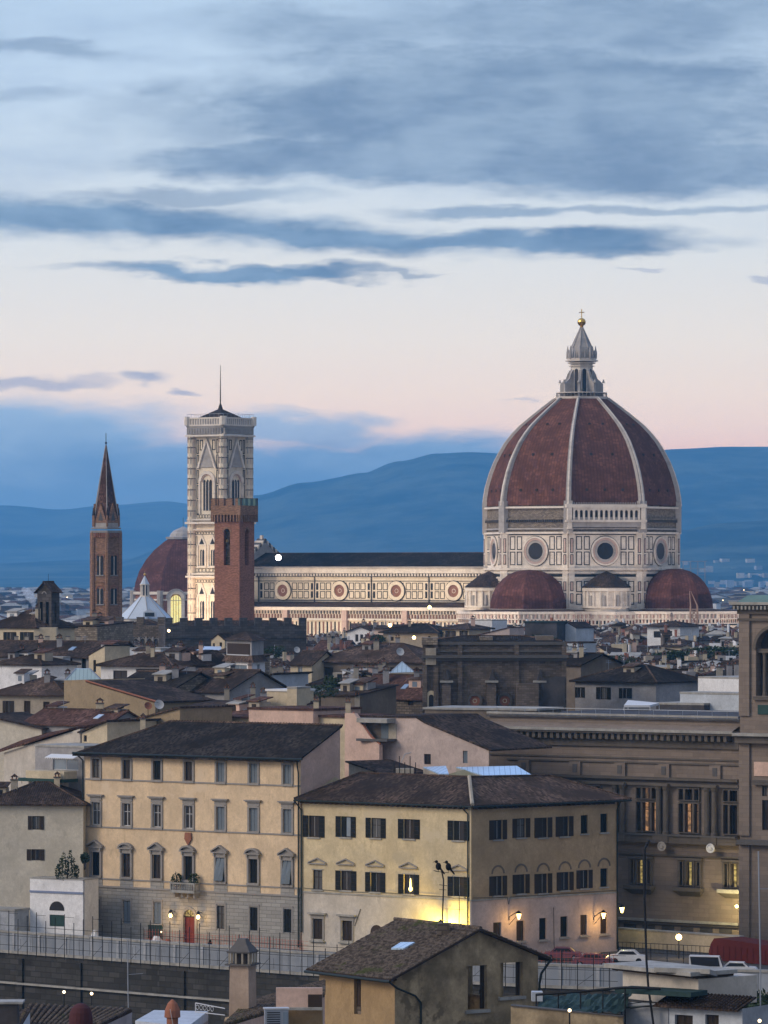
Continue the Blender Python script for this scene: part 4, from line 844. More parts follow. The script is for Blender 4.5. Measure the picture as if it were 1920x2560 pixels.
dm_ = MB('wood_dark'); fo = Fr.px(358, 1414, 390, 1414); dm_.ext(fo, [(0, 28.2), (fo.L, 28.2), (fo.L, 29.6), (fo.L/2, 30.6), (0, 29.6)], -3, 0, 'lead_white'); dm_.fb(fo, .5, fo.L-.5, 28.3, 29.5, 0, .05, 'glass'); dm_.build('dormer', bp)
# ---------------------------------------------------------------- Bargello palace battlements
def merlons(lab, x0, D0, x1, D1, yt, yb_, m, spacing, zbase=0, dep=9, corb=True, name='crenellated_palace', cat='palace', mw_=.55, mh=None, roof=True):
    fo = Fr.px(x0, D0, x1, D1); L = fo.L; zt = fo.z((x0+x1)/2, yt); mh = mh or 1.5; th = thing(name, lab, cat, tuple(fo.p(L/2, zbase, -dep/2)), math.atan2(fo.u.y, fo.u.x))
    b = MB(m); b.fb(fo, 0, L, zbase, zt-mh, -dep, 0); b.build('wall', th); c = MB(m); n = max(2, int(L/spacing))
    for q in range(n): a = (L-spacing*mw_)*q/(n-1); c.fb(fo, a, a+spacing*mw_, zt-mh+.003, zt, -.7, .25); c.fb(fo, a-.05, a+spacing*mw_+.05, zt, zt+.12, -.75, .3, 'pietra_dark')
    c.fb(fo, 0, L, zt-mh-2.4, zt-mh+.002, .01, .25); c.build('battlements', th)
    if corb:
        k = MB(m); n2 = int(L/1.4)
        for q in range(n2): a = q*1.4; k.fb(fo, a+.5, a+.9, zt-mh-3.6, zt-mh-2.4, .01, .5, 'pietra'); ring(k, fo, a+1.4, zt-mh-3.0, .35, .5, .01, .4, 8, 'pietra', arch=True)
        k.build('corbels', th)
    if roof: r_ = MB('tile_dark'); roofmesh(r_, fo, L, dep, zt-mh-.4, 1.2, 'hip', -.9, 'tile_dark'); r_.build('roof', th)
    return th
merlons('brown stone battlemented palace wall left of the brick tower', 290, 940, 412, 938, 1544, 1600, 'rubble', 2.6)
merlons('long dark battlemented palace wall at the foot of the brick tower', 413, 930, 766, 936, 1546, 1600, 'darkashlar', 2.7, corb=False)
merlons('low beige battlemented wall in front of the small belfry', 36, 700, 200, 700, 1592, 1620, 'beige', 1.3, dep=1.5, corb=False, name='crenellated_wall', cat='wall', mw_=.42, mh=1.0, roof=False)
# ---------------------------------------------------------------- lattice mast
LM = P(1735, HY, 1100); lm = MB('lattice'); z0_, z1_ = ZY(1700, 1100), ZY(1478, 1100)
for i in range(4):
    dx, dy = [(-1, -1), (1, -1), (1, 1), (-1, 1)][i]; zz = ZY(1515, 1100)
    lm.tube((LM.x+dx*1.15, LM.y+dy*1.15, 0), (LM.x+dx*.8, LM.y+dy*.8, zz), .24, 5, .18); lm.tube((LM.x+dx*.8, LM.y+dy*.8, zz), (LM.x-.9+dx*.15, LM.y+dy*.2, z1_), .12, 5, .06)
k = int(zz/1.5)
for j in range(k):
    za, zb_ = j*1.5, (j+1)*1.5; ra = 1.15-.35*za/zz
    for i in range(4):
        dx, dy = [(-1, -1), (1, -1), (1, 1), (-1, 1)][i]; ex, ey = [(-1, -1), (1, -1), (1, 1), (-1, 1)][(i+1) % 4]
        lm.tube((LM.x+dx*ra, LM.y+dy*ra, za), (LM.x+ex*ra, LM.y+ey*ra, zb_), .15, 4); lm.tube((LM.x+dx*ra, LM.y+dy*ra, zb_), (LM.x+ex*ra, LM.y+ey*ra, zb_), .15, 4); lm.tube((LM.x+ex*ra, LM.y+ey*ra, za), (LM.x+dx*ra, LM.y+dy*ra, zb_), .09, 4)
solo(lm, 'lattice_mast', 'tall orange brown steel lattice mast in front of the east apse', 'mast', (LM.x, LM.y, 0))
# scaffold by the drum's right edge
sc_ = MB('galvanised'); p0 = P(1718, HY, 1296)
for i in range(5):
    for j in (0, 3): sc_.tube((p0.x-3+i*2, p0.y+j, 34), (p0.x-3+i*2, p0.y+j, ZY(1403, 1296)), .07, 4)
for q in range(6): z_ = 34+q*1.75; sc_.tube((p0.x-3, p0.y, z_), (p0.x+5, p0.y, z_), .07, 4)
z_ = ZY(1403, 1296); sc_.tube((p0.x-4, p0.y, z_), (p0.x+5.5, p0.y, z_), .1, 4); solo(sc_, 'scaffold', 'thin steel scaffold standing beside the right edge of the drum', 'scaffold', (p0.x, p0.y, 0))
# ---------------------------------------------------------------- ground, river, road
def sheet_(name, pts, m, kind='structure'): b = MB(m); b.poly(pts); return struct(b, name, kind)
EMB = [(-75, 531), (P(0, 0, 516).x, 516), (P(400, 0, 500).x, 500), (P(750, 0, 487).x, 487), (P(1350, 0, 472).x, 472), (P(1550, 0, 469).x, 469), (P(1920, 0, 464).x, 464), (75, 458)]
b = MB('ground_mat'); b.poly([(x_, y_+.6, -.05) for x_, y_ in EMB] + [(3000, 458, -.05), (9000, 26000, -.05), (-9000, 26000, -.05), (-3000, 531, -.05)]); struct(b, 'ground')
sheet_('riverbank', [(-400, -60, -.05), (400, -60, -.05), (400, 405, -.05), (-400, 425, -.05)], 'ground_mat')
sheet_('river_water', [(-400, 400, -6.5), (400, 400, -6.5), (400, 560, -6.5), (-400, 560, -6.5)], 'water')
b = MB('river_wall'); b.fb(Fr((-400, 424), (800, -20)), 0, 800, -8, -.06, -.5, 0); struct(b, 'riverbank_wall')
rd = MB('asphalt'); inn = [(x_, y_+.5, .0) for x_, y_ in EMB]; outr = [(x_+4, y_+34, .0) for x_, y_ in EMB]
for a, c, d, e in zip(inn, inn[1:], outr[1:], outr): rd.poly([a, c, d, e])
struct(rd, 'road')
pv = MB('red_paving')
for (a, c), (d, e) in zip(zip(EMB, EMB[1:]), [(None, None)]*9): pv.poly([(a[0], a[1]+.55, .13), (c[0], c[1]+.55, .13), (c[0], c[1]+2.6, .13), (a[0], a[1]+2.6, .13)]); pv.poly([(a[0], a[1]+2.6, .13), (c[0], c[1]+2.6, .13), (c[0], c[1]+2.6, .004), (a[0], a[1]+2.6, .004)])
struct(pv, 'pavement')
pm = MB('awning_white')
for (a, c) in zip(EMB, EMB[1:]):
    for off, w_ in ((3.4, .15), (11, .15)):
        pm.poly([(a[0], a[1]+off, .004), (c[0], c[1]+off, .004), (c[0], c[1]+off+w_, .004), (a[0], a[1]+off+w_, .004)])
struct(pm, 'road_marking')
ew = thing('embankment_wall', 'long pale grey river embankment parapet with white coping and dark stone face below', 'embankment wall', (0, 480, -7))
e1, e2, e3, e4 = MB('embank'), MB('slab'), MB('river_wall'), MB('slab')
for (a, c) in zip(EMB, EMB[1:]):
    f = Fr(a, (c[0]-a[0], c[1]-a[1])); L = math.hypot(c[0]-a[0], c[1]-a[1])
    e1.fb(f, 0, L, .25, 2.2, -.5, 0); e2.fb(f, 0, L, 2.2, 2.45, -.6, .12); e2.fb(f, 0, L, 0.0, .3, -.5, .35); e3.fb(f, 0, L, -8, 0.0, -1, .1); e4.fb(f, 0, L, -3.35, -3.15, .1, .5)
    for q in range(int(L/4)): e1.fb(f, 2+q*4, 2.35+q*4, .3, 2.2, .0, .1, 'rendergrey')
    for q in range(int(L/9)): e3.fb(f, 3+q*9, 3.8+q*9, -8, -.5, .1, .35)
e1.build('parapet', ew); e2.build('coping', ew); e3.build('river_face', ew); e4.build('ledge', ew)
# temporary steel fence in front of the parapet: every post its own part
fc = thing('site_fence', 'tall rusty steel mesh and pole fence along the river parapet', 'fence', (-10, 490, 0))
rl = MB('iron'); post = None
for (a, c) in zip(EMB[1:6], EMB[2:6]):
    f = Fr(a, (c[0]-a[0], c[1]-a[1])); L = math.hypot(c[0]-a[0], c[1]-a[1])
    for z_ in (.95, 2.0, 3.1): rl.tube(f.p(0, z_, .75), f.p(L, z_, .75), .035, 4)
    n = int(L/1.42)
    for q in range(n):
        pt = f.p((q+.5)*L/n, 0, .75); hgt = 3.4+.5*math.sin(q*2.1)+(.9 if a[0] < -20 else 0)
        if post is None: pb_ = MB('iron'); pb_.tube((0, 0, -.2), (0, 0, 4.4), .045, 5); post = pb_.build('post'); post.location = pt; post.parent = fc; post.location = pt-Vector((-10, 490, 0)); po = post
        else: po = post.copy(); COL.objects.link(po); po.location = pt-Vector((-10, 490, 0))
        po.scale.z = hgt/4.4
        if q % 3 == 1: rl.tube(pt+ZU*(hgt-.3), f.p((q+1.5)*L/n, hgt-.3, .75), .03, 4)
        if q % 4 == 2: rl.tube(pt+ZU*.4, f.p((q+1.5)*L/n, 1.6, .75), .025, 4)
    for q in range(int(L/.5)):
        if random.random() < .45: a_ = q*.5; rl.tube(f.p(a_, .5, .72), f.p(a_+random.uniform(-.1, .1), random.uniform(1.6, 2.6), .72), .016, 3)
rl.build('rail', fc)
# red safety netting on the road side of the parapet, road clutter
for (x0_, x1_, lab) in ((360, 770, 'thin red safety net along the road in front of the yellow palazzo'), (1335, 1545, 'thin red safety net along the road below the corner house')):
    dd_ = lambda x_: [e_[1] for e_ in [(0, 516)]][0]
    f = Fr.px(x0_, 503 if x0_ < 900 else 474.5, x1_, 489 if x0_ < 900 else 471.5); nb_ = MB('net_red')
    for q in range(int(f.L/.4)): nb_.fb(f, q*.4, q*.4+.03, 1.3, 3.5+.15*math.sin(q*.21), -.01, .01)
    for q in range(6): nb_.fb(f, 0, f.L, 1.4+q*.38, 1.425+q*.38, .011, .02)
    for q in range(int(f.L/3)): nb_.tube(f.p(q*3, 0, .03), f.p(q*3, 3.7, .03), .03, 4, m='iron')
    solo(nb_, 'safety_net', lab, 'safety net', tuple(f.p(f.L/2, 0)))
rnd = random.Random(12)
for k, (px_, py_, w_, h_, m_, nm_, lab, cat_) in enumerate(((236, 2336, 1.2, 1.4, 'white', 'plastic_sheet', 'crumpled white plastic sheet on the road left of the palazzo', 'plastic sheet'), (392, 2340, 1.6, 1.0, 'white', 'sand_bags', 'pile of whitish sand bags near the green kiosk', 'bags'), (75, 2338, .9, 1.1, 'shutter_blue', 'blue_barrel', 'dull blue barrel behind the parapet at the left', 'barrel'), (190, 2340, 1.0, .9, 'blue_line', 'blue_tarp', 'small blue tarpaulin heap below the white lodge', 'tarpaulin'), (420, 2352, 1.3, 1.0, 'terracotta', 'planter', 'low terracotta planter left of the red door', 'planter'), (525, 2362, .7, 1.0, 'rubber', 'litter_bin', 'round dark litter bin right of the red door', 'bin'))):
    c = P(px_, py_, 524-k*1.5); c.z = 0; b = MB(m_); rr_ = [w_*rnd.uniform(.4, .6) for _ in range(9)]
    for z0_, z1_, s0_, s1_ in ((0, h_*.6, 1, .9), (h_*.6, h_*1.3, .9, .35)): b.hexa([c+Vector((rr_[i]*s0_*math.cos(i*.698), rr_[i]*s0_*math.sin(i*.698), z0_)) for i in range(9)], [c+Vector((rr_[(i+1) % 9]*s1_*math.cos(i*.698), rr_[(i+1) % 9]*s1_*math.sin(i*.698), z1_)) for i in range(9)])
    solo(b, nm_, lab, cat_, (c.x, c.y, 0))
# ---------------------------------------------------------------- yellow palazzo
def cornice(mb, fr, L, z_, prof, m): [mb.fb(fr, -e, L+e, z_+a, z_+b_, .005, e, m) for a, b_, e in prof]
yf_ = Fr.px(210, 537, 752, 519); L = yf_.L; ze = 21.2; dep = 7.4
yp = thing('yellow_palazzo', 'four storey yellow palazzo with grey stone ground floor and lit red door', 'palace', tuple(yf_.p(L/2, 0, -dep/2)), math.atan2(yf_.u.y, yf_.u.x))
cx7 = [yf_.s(p_) for p_ in (240.5, 317, 393, 472, 552, 634.5, 719)]
ops, st_ = [], []
for i, c_ in enumerate(cx7):
    for (z0_, z1_, w_), row in (((18.35, 20.5, .56), 0), ((12.95, 15.55, .6), 1), ((7.15, 9.85, .62), 2)): ops.append((c_-w_, c_+w_, z0_, z1_)); st_.append((row, i))
    if i != 3: ops.append((c_-.56, c_+.56, 1.85, 4.45)); st_.append((3, i))
ops.append((cx7[3]-.8+.1, cx7[3]+.9, 0.0, 3.8)); st_.append((9, 3))
b = MB('ochre'); wall(b, yf_, 0, L, 6.0, ze, [o for o in ops if o[2] > 6], .3); wall(b, yf_, 0, L, -1, 6.0, [o for o in ops if 0 <= o[3] < 5 and o[2] > .1]+[ops[-1]], .3, 'rustic')
rr = Fr(yf_.p(L, 0), -yf_.n); lfw = Fr(yf_.p(0, 0, -dep), yf_.n)
b.poly([rr.p(0, -1), rr.p(dep, -1), rr.p(dep, ze+3.3), rr.p(0, ze)], 'pink'); b.poly([lfw.p(0, -1), lfw.p(dep, -1), lfw.p(dep, ze), lfw.p(0, ze)], 'cream'); b.poly([yf_.p(L, -1, -dep), yf_.p(0, -1, -dep), yf_.p(0, ze, -dep), yf_.p(7, ze+3.3, -dep), yf_.p(L, ze+3.3, -dep)], 'cream')
yw = b.build('wall', yp)
tr = MB('pietra')
for z_ in (18.1, 12.65, 6.75): tr.fb(yf_, 0, L, z_, z_+.16, .005, .1)
tr.fb(yf_, 0, L, 5.85, 6.05, .005, .14, 'pietra')
for i, c_ in enumerate(cx7): tr.fb(yf_, c_-.95, c_+.95, 6.05, 6.75, .005, .05, 'rustic')
tr.fb(yf_, 0, .7, 6.05, 6.75, .005, .05, 'rustic'); tr.fb(yf_, L-.5, L, 6.05, 6.75, .005, .05, 'rustic')
for k in range(int(L/.8)): tr.fb(yf_, .2+k*.8, .42+k*.8, ze-.35, ze-.12, .01, .85, 'wood_dark')
tr.build('string_course', yw)
rb = MB('tile_black'); e_ = ze-.38; q = [yf_.p(-.95, e_, .95), yf_.p(L+.25, e_, .95), yf_.p(L+.25, ze+3.32, -dep-.1), yf_.p(6.6, ze+3.32, -dep-.1)]; rb.hexa(q, [v+ZU*.2 for v in q]); q = [yf_.p(-.95, e_, -dep-.3), yf_.p(-.95, e_, .95), yf_.p(6.6, ze+3.32, -dep-.1)]; rb.hexa(q, [v+ZU*.2 for v in q])
rb.tube(yf_.p(-.95, e_+.2, .95), yf_.p(6.6, ze+3.52, -dep-.1), .13, 5, m='tile_brown'); rb.tube(yf_.p(6.6, ze+3.52, -dep-.1), yf_.p(L+.25, ze+3.52, -dep-.1), .14, 5, m='tile_brown')
for k_ in range(60): a_ = 6.8+k_*(L-6.7)/60; rb.tube(yf_.p(a_, ze+3.4, -dep), yf_.p(a_, ze+3.66, -dep-.15), .1, 4)
# gable end at the right instead of a hip
yroof = rb.build('roof', yp)
for o, (row, i) in zip(ops, st_):
    a, b_, c, d = o; m_ = (a+b_)/2
    if row == 9:
        dr_ = MB('door_red'); dr_.fb(yf_, a, b_, 0, 2.95, -.3, -.2)
        for q in range(2):
            for j in range(3): s0 = a+.12+q*(b_-a)/2; dr_.fb(yf_, s0, s0+(b_-a)/2-.24, .3+j*.9, 1.0+j*.9, -.2, -.16)
        dr_.fb(yf_, a, b_, 2.95, 3.05, -.3, -.1, 'wood_dark')
        R0 = (b_-a)/2
        for q in range(8):
            t0, t1 = math.pi*q/8, math.pi*(q+1)/8; dr_.ext(yf_, [(m_+R0*math.cos(t0), 3.0+R0*.99*math.sin(t0)), (m_+R0*math.cos(t0), 3.9), (m_+R0*math.cos(t1), 3.9), (m_+R0*math.cos(t1), 3.0+R0*.99*math.sin(t1))], -.28, .02, 'rustic')
        door = dr_.build('door', yp); g = MB('lit_bright'); g.ext(yf_, arc(a+.05, b_-.05, 3.05, 3.06, 'round', 10), -.3, -.25, 'lit_yellow')
        for q in range(1, 4): g.tube(yf_.p(m_, 3.05, -.22), yf_.p(m_+.8*math.cos(math.pi*q/4), 3.05+.8*math.sin(math.pi*q/4), -.22), .04, 4, m='wood_dark')
        g.build('fanlight', door); sr = MB('pietra'); ring(sr, yf_, m_, 3.0, R0+.02, R0+.32, .01, .14, 12, 'pietra', arch=True)
        for e in (a-.32, b_+.02): sr.fb(yf_, e, e+.3, 0, 3.0, .01, .14)
        sr.build('surround', door); continue
    styl = {0: ['dk', 'dk', 'shutd', 'dk', 'shut', 'shut', 'shut'], 1: ['dark', 'dark', 'dark', 'dark', 'shut', 'shut', 'shut'], 2: ['shutd', 'dk', 'dk', 'shutd', 'blind', 'shutd', 'blind'], 3: ['shut', 'shut', 'shut', '', 'dk', 'shutd', 'shutd']}[row][i]
    if styl == 'blind':
        wo = window(yf_, o, yp, 'dk', .22); bl = MB('frame_white')
        for q in range(2): s0 = a+q*(b_-a)/2; bl.hexa([yf_.p(s0+.03, c+.1, .55+.1*q), yf_.p(s0+(b_-a)/2-.04, c+.1, .45), yf_.p(s0+(b_-a)/2-.04, d, -.05), yf_.p(s0+.03, d, -.05)], [yf_.p(s0+.03, c+.13, .6+.1*q), yf_.p(s0+(b_-a)/2-.04, c+.13, .5), yf_.p(s0+(b_-a)/2-.04, d, 0), yf_.p(s0+.03, d, 0)], 'shutter_blue')
        bl.build('blind', wo)
    else: wo = window(yf_, o, yp, styl, .22)
    s_ = MB('pietra')
    if row < 3:
        jw = .24; jd = .12 if row < 2 else .2
        for e in (a-jw, b_): s_.fb(yf_, e, e+jw, c-(.05 if row == 0 else .12), d+.15, .01, jd)
        s_.fb(yf_, a, b_, d, d+.22, .01, jd); s_.fb(yf_, a-jw, b_+jw, c-.25, c, .01, jd+.08)
        if row == 0: s_.fb(yf_, a-jw-.05, b_+jw+.05, d+.22, d+.34, .01, .18)
        if row == 1: s_.fb(yf_, a-jw, b_+jw, d+.22, d+.62, .01, .12); s_.fb(yf_, a-jw-.16, b_+jw+.16, d+.62, d+.76, .01, .3); s_.fb(yf_, a-jw-.3, b_+jw+.3, d+.76, d+.9, .01, .42)
        if row == 2:
            s_.fb(yf_, a-jw, b_+jw, d+.22, d+.5, .01, .2); s_.fb(yf_, a-jw-.25, b_+jw+.25, d+.5, d+.64, .01, .45)
            w_ = (b_-a)/2+jw+.25
            if i % 2: # segmental
                for q in range(8):
                    t0, t1 = math.pi*(.12+.76*q/8), math.pi*(.12+.76*(q+1)/8); rr0, rr1 = w_*1.02, w_*.84; z_ = d+.42
                    s_.ext(yf_, [(m_+rr1*math.cos(t0), z_+rr1*.66*math.sin(t0)), (m_+rr0*math.cos(t0), z_+rr0*.72*math.sin(t0)), (m_+rr0*math.cos(t1), z_+rr0*.72*math.sin(t1)), (m_+rr1*math.cos(t1), z_+rr1*.66*math.sin(t1))], .01, .5)
                s_.fb(yf_, m_-w_*.6, m_+w_*.6, d+.64, d+1.0, .01, .2, 'pietra')
            else:
                for sg in (-1, 1):
                    q = [(m_+sg*w_, d+.64), (m_+sg*(w_+.02), d+.78), (m_, d+1.42), (m_, d+1.24)]; s_.ext(yf_, q if sg < 0 else q[::-1], .01, .5)
                s_.ext(yf_, [(m_-w_*.8, d+.64), (m_+w_*.8, d+.64), (m_, d+1.24)], .01, .2)
            for e in (a-jw, b_+.04): s_.fb(yf_, e, e+.2, d+.15, d+.5, .2, .38)
    else: s_.fb(yf_, a-.2, a, c-.1, d+.15, .01, .06); s_.fb(yf_, b_, b_+.2, c-.1, d+.15, .01, .06); s_.fb(yf_, a-.2, b_+.2, d+.15, d+.35, .01, .08)
    s_.build('surround', wo)
m_ = cx7[3]; b = MB('slab'); b.fb(yf_, m_-1.75, m_+1.75, 5.75, 5.95, .02, 1.25); b.fb(yf_, m_-1.75, m_+1.75, 6.75, 6.9, 1.05, 1.25); b.fb(yf_, m_-1.75, m_+1.75, 5.95, 6.05, 1.05, 1.25)
for k in range(14): a = m_-1.68+k*3.3/13; b.lathe(yf_.p(a, 0, 1.15).to_tuple()[:2], [(.05, 6.05), (.085, 6.25), (.05, 6.5), (.06, 6.75)], 6)
for e in (m_-1.75, m_+1.6):
    b.fb(yf_, e, e+.15, 5.95, 6.75, 1.05, 1.25); b.fb(yf_, e, e+.12, 6.75, 6.9, .02, 1.05)
    for k in range(4): b.fb(yf_, e+.03, e+.1, 6.0, 6.75, .15+k*.25, .22+k*.25)
for e in (m_-1.5, m_-.4, m_+.4, m_+1.3): b.ext(yf_, [(e, 5.2), (e+.22, 5.2), (e+.22, 5.75), (e, 5.75)], .01, .9, 'pietra')
b.build('balcony', yp)
sh_ = MB('terracotta'); sh_.ext(yf_, [(m_-.4, 12.5), (m_+.4, 12.5), (m_+.5, 11.8), (m_, 11.05), (m_-.5, 11.8)], .02, .22); sh_.build('stone_shield', yp)
gt = MB('gutter'); gt.tube(yf_.p(-.9, ze-.02, .98), yf_.p(L+.9, ze-.02, .98), .11, 6); q = [yf_.p(L+.2, ze, .98), yf_.p(L-.3, ze-.8, .25), yf_.p(L-.2, ze-1.6, .18), yf_.p(L-.2, .3, .18)]; gt.path(q, .09, 6); gt.build('drainpipe', yp)
gt = MB('gutter'); q = [yf_.p(-.6, ze, .9), yf_.p(-.05, ze-.9, .15), yf_.p(-.05, 3.0, .15)]; gt.path(q, .09, 6); gt.build('drainpipe', yp)
def leafy(c, rx, ry, rz, n, s, m='leaf', seed=1):
    rnd = random.Random(seed); b = MB(m)
    for _ in range(n):
        th_, ph, r_ = rnd.uniform(0, 6.28), math.acos(rnd.uniform(-1, 1)), rnd.uniform(.35, 1)**.6
        q = Vector((c[0]+rx*r_*math.sin(ph)*math.cos(th_), c[1]+ry*r_*math.sin(ph)*math.sin(th_), c[2]+rz*r_*math.cos(ph)))
        u = Vector((rnd.gauss(0, 1), rnd.gauss(0, 1), rnd.gauss(0, 1))).normalized(); v = u.orthogonal().normalized(); k = s*rnd.uniform(.6, 1.3)
        b.poly([q-u*k, q+v*k*.5, q+u*k, q-v*k*.5])
    return b
for k, sx in enumerate((-1.2, 1.25)):
    c_ = yf_.p(m_+sx, 7.3, .7); b = leafy(c_, .65, .4, .75, 150, .16, seed=5+k); b.lathe((c_.x, c_.y), [(.16, 6.0), (.24, 6.5)], 8, m='terracotta'); b.tube(c_-ZU*.8, c_+ZU*.3, .03, 4, m='bark')
    solo(b, 'potted_shrub', ['leafy shrub in a pot at the left end of the yellow palazzo balcony', 'leafy shrub in a pot at the right end of the yellow palazzo balcony'][k], 'plant', (c_.x, c_.y, 6.0), 'balcony shrubs')
def point(c, e, col, r=.12, name='lamp_light'):
    l = bpy.data.lights.new(name, 'POINT'); l.energy = e; l.color = col; l.shadow_soft_size = r; o = bpy.data.objects.new(name, l); COL.objects.link(o); o.location = c; return o
# wall lanterns by the red door
for k, pxx in enumerate((436, 505)):
    s_ = yf_.s(pxx); c_ = yf_.p(s_, 3.05, .7); ln = thing('wall_lantern', ['glowing iron lantern on the wall left of the red door', 'glowing iron lantern on the wall right of the red door'][k], 'lantern', tuple(yf_.p(s_, 2.6, 0)), 0, 'lanterns beside the red door')
    b = MB('iron'); b.tube(yf_.p(s_, 3.5, 0), yf_.p(s_, 3.75, .7), .04, 5); b.tube(yf_.p(s_, 3.0, 0), yf_.p(s_, 3.6, .5), .03, 5); b.lathe((c_.x, c_.y), [(.3, 3.45), (.05, 3.75)], 6); b.lathe((c_.x, c_.y), [(.05, 2.7), (.12, 2.8)], 6)
    for q in range(6): a = R(60*q); b.tube((c_.x+.12*math.sin(a), c_.y-.12*math.cos(a), 2.8), (c_.x+.28*math.sin(a), c_.y-.28*math.cos(a), 3.45), .02, 4)
    b.build('bracket', ln); g = MB('lamp_warm'); g.ball((c_.x, c_.y, 3.08), .2, 10, sz=1.3); g.build('bulb', ln); point(yf_.p(s_, 3.1, 1.2), 130, (1, .62, .25), .15)
# ---------------------------------------------------------------- ochre corner house
fl_ = Fr.px(755, 519, 1178, 505); fr2 = Fr.px(1178, 505, 1543, 518); ZEo = 16.6
oc_ = thing('corner_house', 'three storey pale ochre corner house with dark shutters and brown roof', 'house', tuple(fl_.p(fl_.L, 0, 0)), 0)
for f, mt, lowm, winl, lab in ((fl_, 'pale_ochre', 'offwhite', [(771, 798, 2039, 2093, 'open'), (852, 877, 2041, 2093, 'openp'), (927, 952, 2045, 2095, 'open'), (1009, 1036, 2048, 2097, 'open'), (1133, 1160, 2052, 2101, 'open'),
        (782, 806, 2175, 2224, 'dk'), (852, 878, 2177, 2226, 'open'), (926, 951, 2181, 2230, 'open'), (1009, 1035, 2186, 2235, 'openl'), (1133, 1160, 2192, 2241, 'open'), (782, 807, 2297, 2348, 'shutb'), (855, 881, 2302, 2352, 'shutb')], 'w'),
       (fr2, 'ochre_shaded', 'lilac', [(1234, 1256, 2050, 2099, 'openb'), (1292, 1314, 2046, 2094, 'openb'), (1347, 1369, 2044, 2094, 'openb'), (1400, 1422, 2041, 2091, 'openb'), (1452, 1470, 2038, 2084, 'shutd'), (1501, 1519, 2034, 2081, 'shutd'),
        (1234, 1256, 2190, 2239, 'openb'), (1292, 1313, 2186, 2234, 'openb'), (1347, 1369, 2184, 2233, 'openb'), (1402, 1423, 2180, 2226, 'openb'), (1451, 1471, 2175, 2221, 'openb'), (1501, 1519, 2171, 2217, 'shutd'),
        (1233, 1253, 2306, 2356, 'shutb'), (1291, 1311, 2302, 2352, 'shutb'), (1348, 1366, 2295, 2349, 'shutg'), (1401, 1419, 2291, 2342, 'shutg'), (1451, 1467, 2287, 2338, 'shutb'), (1501, 1518, 2281, 2334, 'shutb')], 'e')):
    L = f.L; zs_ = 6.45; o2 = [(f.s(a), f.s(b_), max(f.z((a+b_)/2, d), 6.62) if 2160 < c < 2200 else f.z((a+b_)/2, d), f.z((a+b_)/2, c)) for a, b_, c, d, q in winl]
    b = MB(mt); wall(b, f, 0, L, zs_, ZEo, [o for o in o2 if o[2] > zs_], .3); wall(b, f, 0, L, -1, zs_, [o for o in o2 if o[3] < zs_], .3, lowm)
    if lab == 'w': b.poly([f.p(0, -1, 0), f.p(0, -1, -12), f.p(0, ZEo, -12), f.p(0, ZEo+2.4, -6), f.p(0, ZEo, 0)])
    else: b.poly([f.p(L, -1, 0), f.p(L, -1, -12), f.p(L, ZEo, -12), f.p(L, ZEo, 0)])
    wl = b.build('wall', oc_); tr = MB('slab'); tr.fb(f, 0, L, zs_-.08, zs_+.1, .005, .09)
    for k in range(int(L/.7)): tr.fb(f, .2+k*.7, .38+k*.7, ZEo-.3, ZEo-.1, .01, .7, 'wood_dark')
    tr.build('string_course', wl)
    for (a, b_, c, d, q), o in zip(winl, o2):
        sty = {'openp': 'open', 'openl': 'open', 'shutg': 'shutd'}.get(q, q); wo = window(f, o, oc_, sty, .25)
        if q == 'openp': g = MB('glass_pale'); g.fb(f, o[0]+.12, o[1]-.12, o[2]+.1, o[3]-.12, -.2, -.17); g.build('curtain', wo)
        if q == 'openl': g = MB('lamp_yellow'); mm = (o[0]+o[1])/2+.15; g.ball(f.p(mm, o[2]+.55, -.12), .2, 8, sz=1.3); g.tube(f.p(mm, o[2]+.7, -.12), f.p(mm, o[2]+1.7, -.12), .1, 5, .03); g.build('chandelier', wo)
        s_ = MB('slab'); s_.fb(f, o[0]-.15, o[1]+.15, o[2]-.16, o[2], .01, .14)
        if 2160 < c < 2200 and lab == 'w':
            mm, z_ = (o[0]+o[1])/2, o[3]+.75; w_ = 1.25
            s_.fb(f, mm-w_, mm+w_, z_-.12, z_, .01, .22, 'pietra')
            for sg in (-1, 1): qq = [(mm+sg*w_, z_), (mm+sg*w_, z_+.12), (mm, z_+.62), (mm, z_+.48)]; s_.ext(f, qq if sg < 0 else qq[::-1], .01, .22, 'pietra')
            s_.fb(f, o[0]-.12, o[1]+.12, o[3], o[3]+.12, .01, .08)
        if 2160 < c < 2200 and lab == 'e': ring(s_, f, (o[0]+o[1])/2, o[3]+.25, .75, .95, .005, .05, 8, 'brownish', arch=True)
        if c > 2270 and lab == 'w': s_.fb(f, o[0]-.55, o[1]+.55, o[3]+.5, o[3]+.68, .01, .4); s_.fb(f, o[0]-.25, o[1]+.25, o[3]+.02, o[3]+.5, .01, .1, 'pietra'); s_.fb(f, o[0]-.35, o[1]+.35, o[2]-.3, o[2]-.16, .01, .3); s_.fb(f, o[0]-.22, o[0], o[2], o[3], .01, .1, 'pietra'); s_.fb(f, o[1], o[1]+.22, o[2], o[3], .01, .1, 'pietra')
        if c > 2270 and lab == 'e': s_.fb(f, o[0]-.3, o[1]+.3, o[2]-.22, o[2]-.15, .14, .3, 'pietra')
        s_.build('sill', wo)
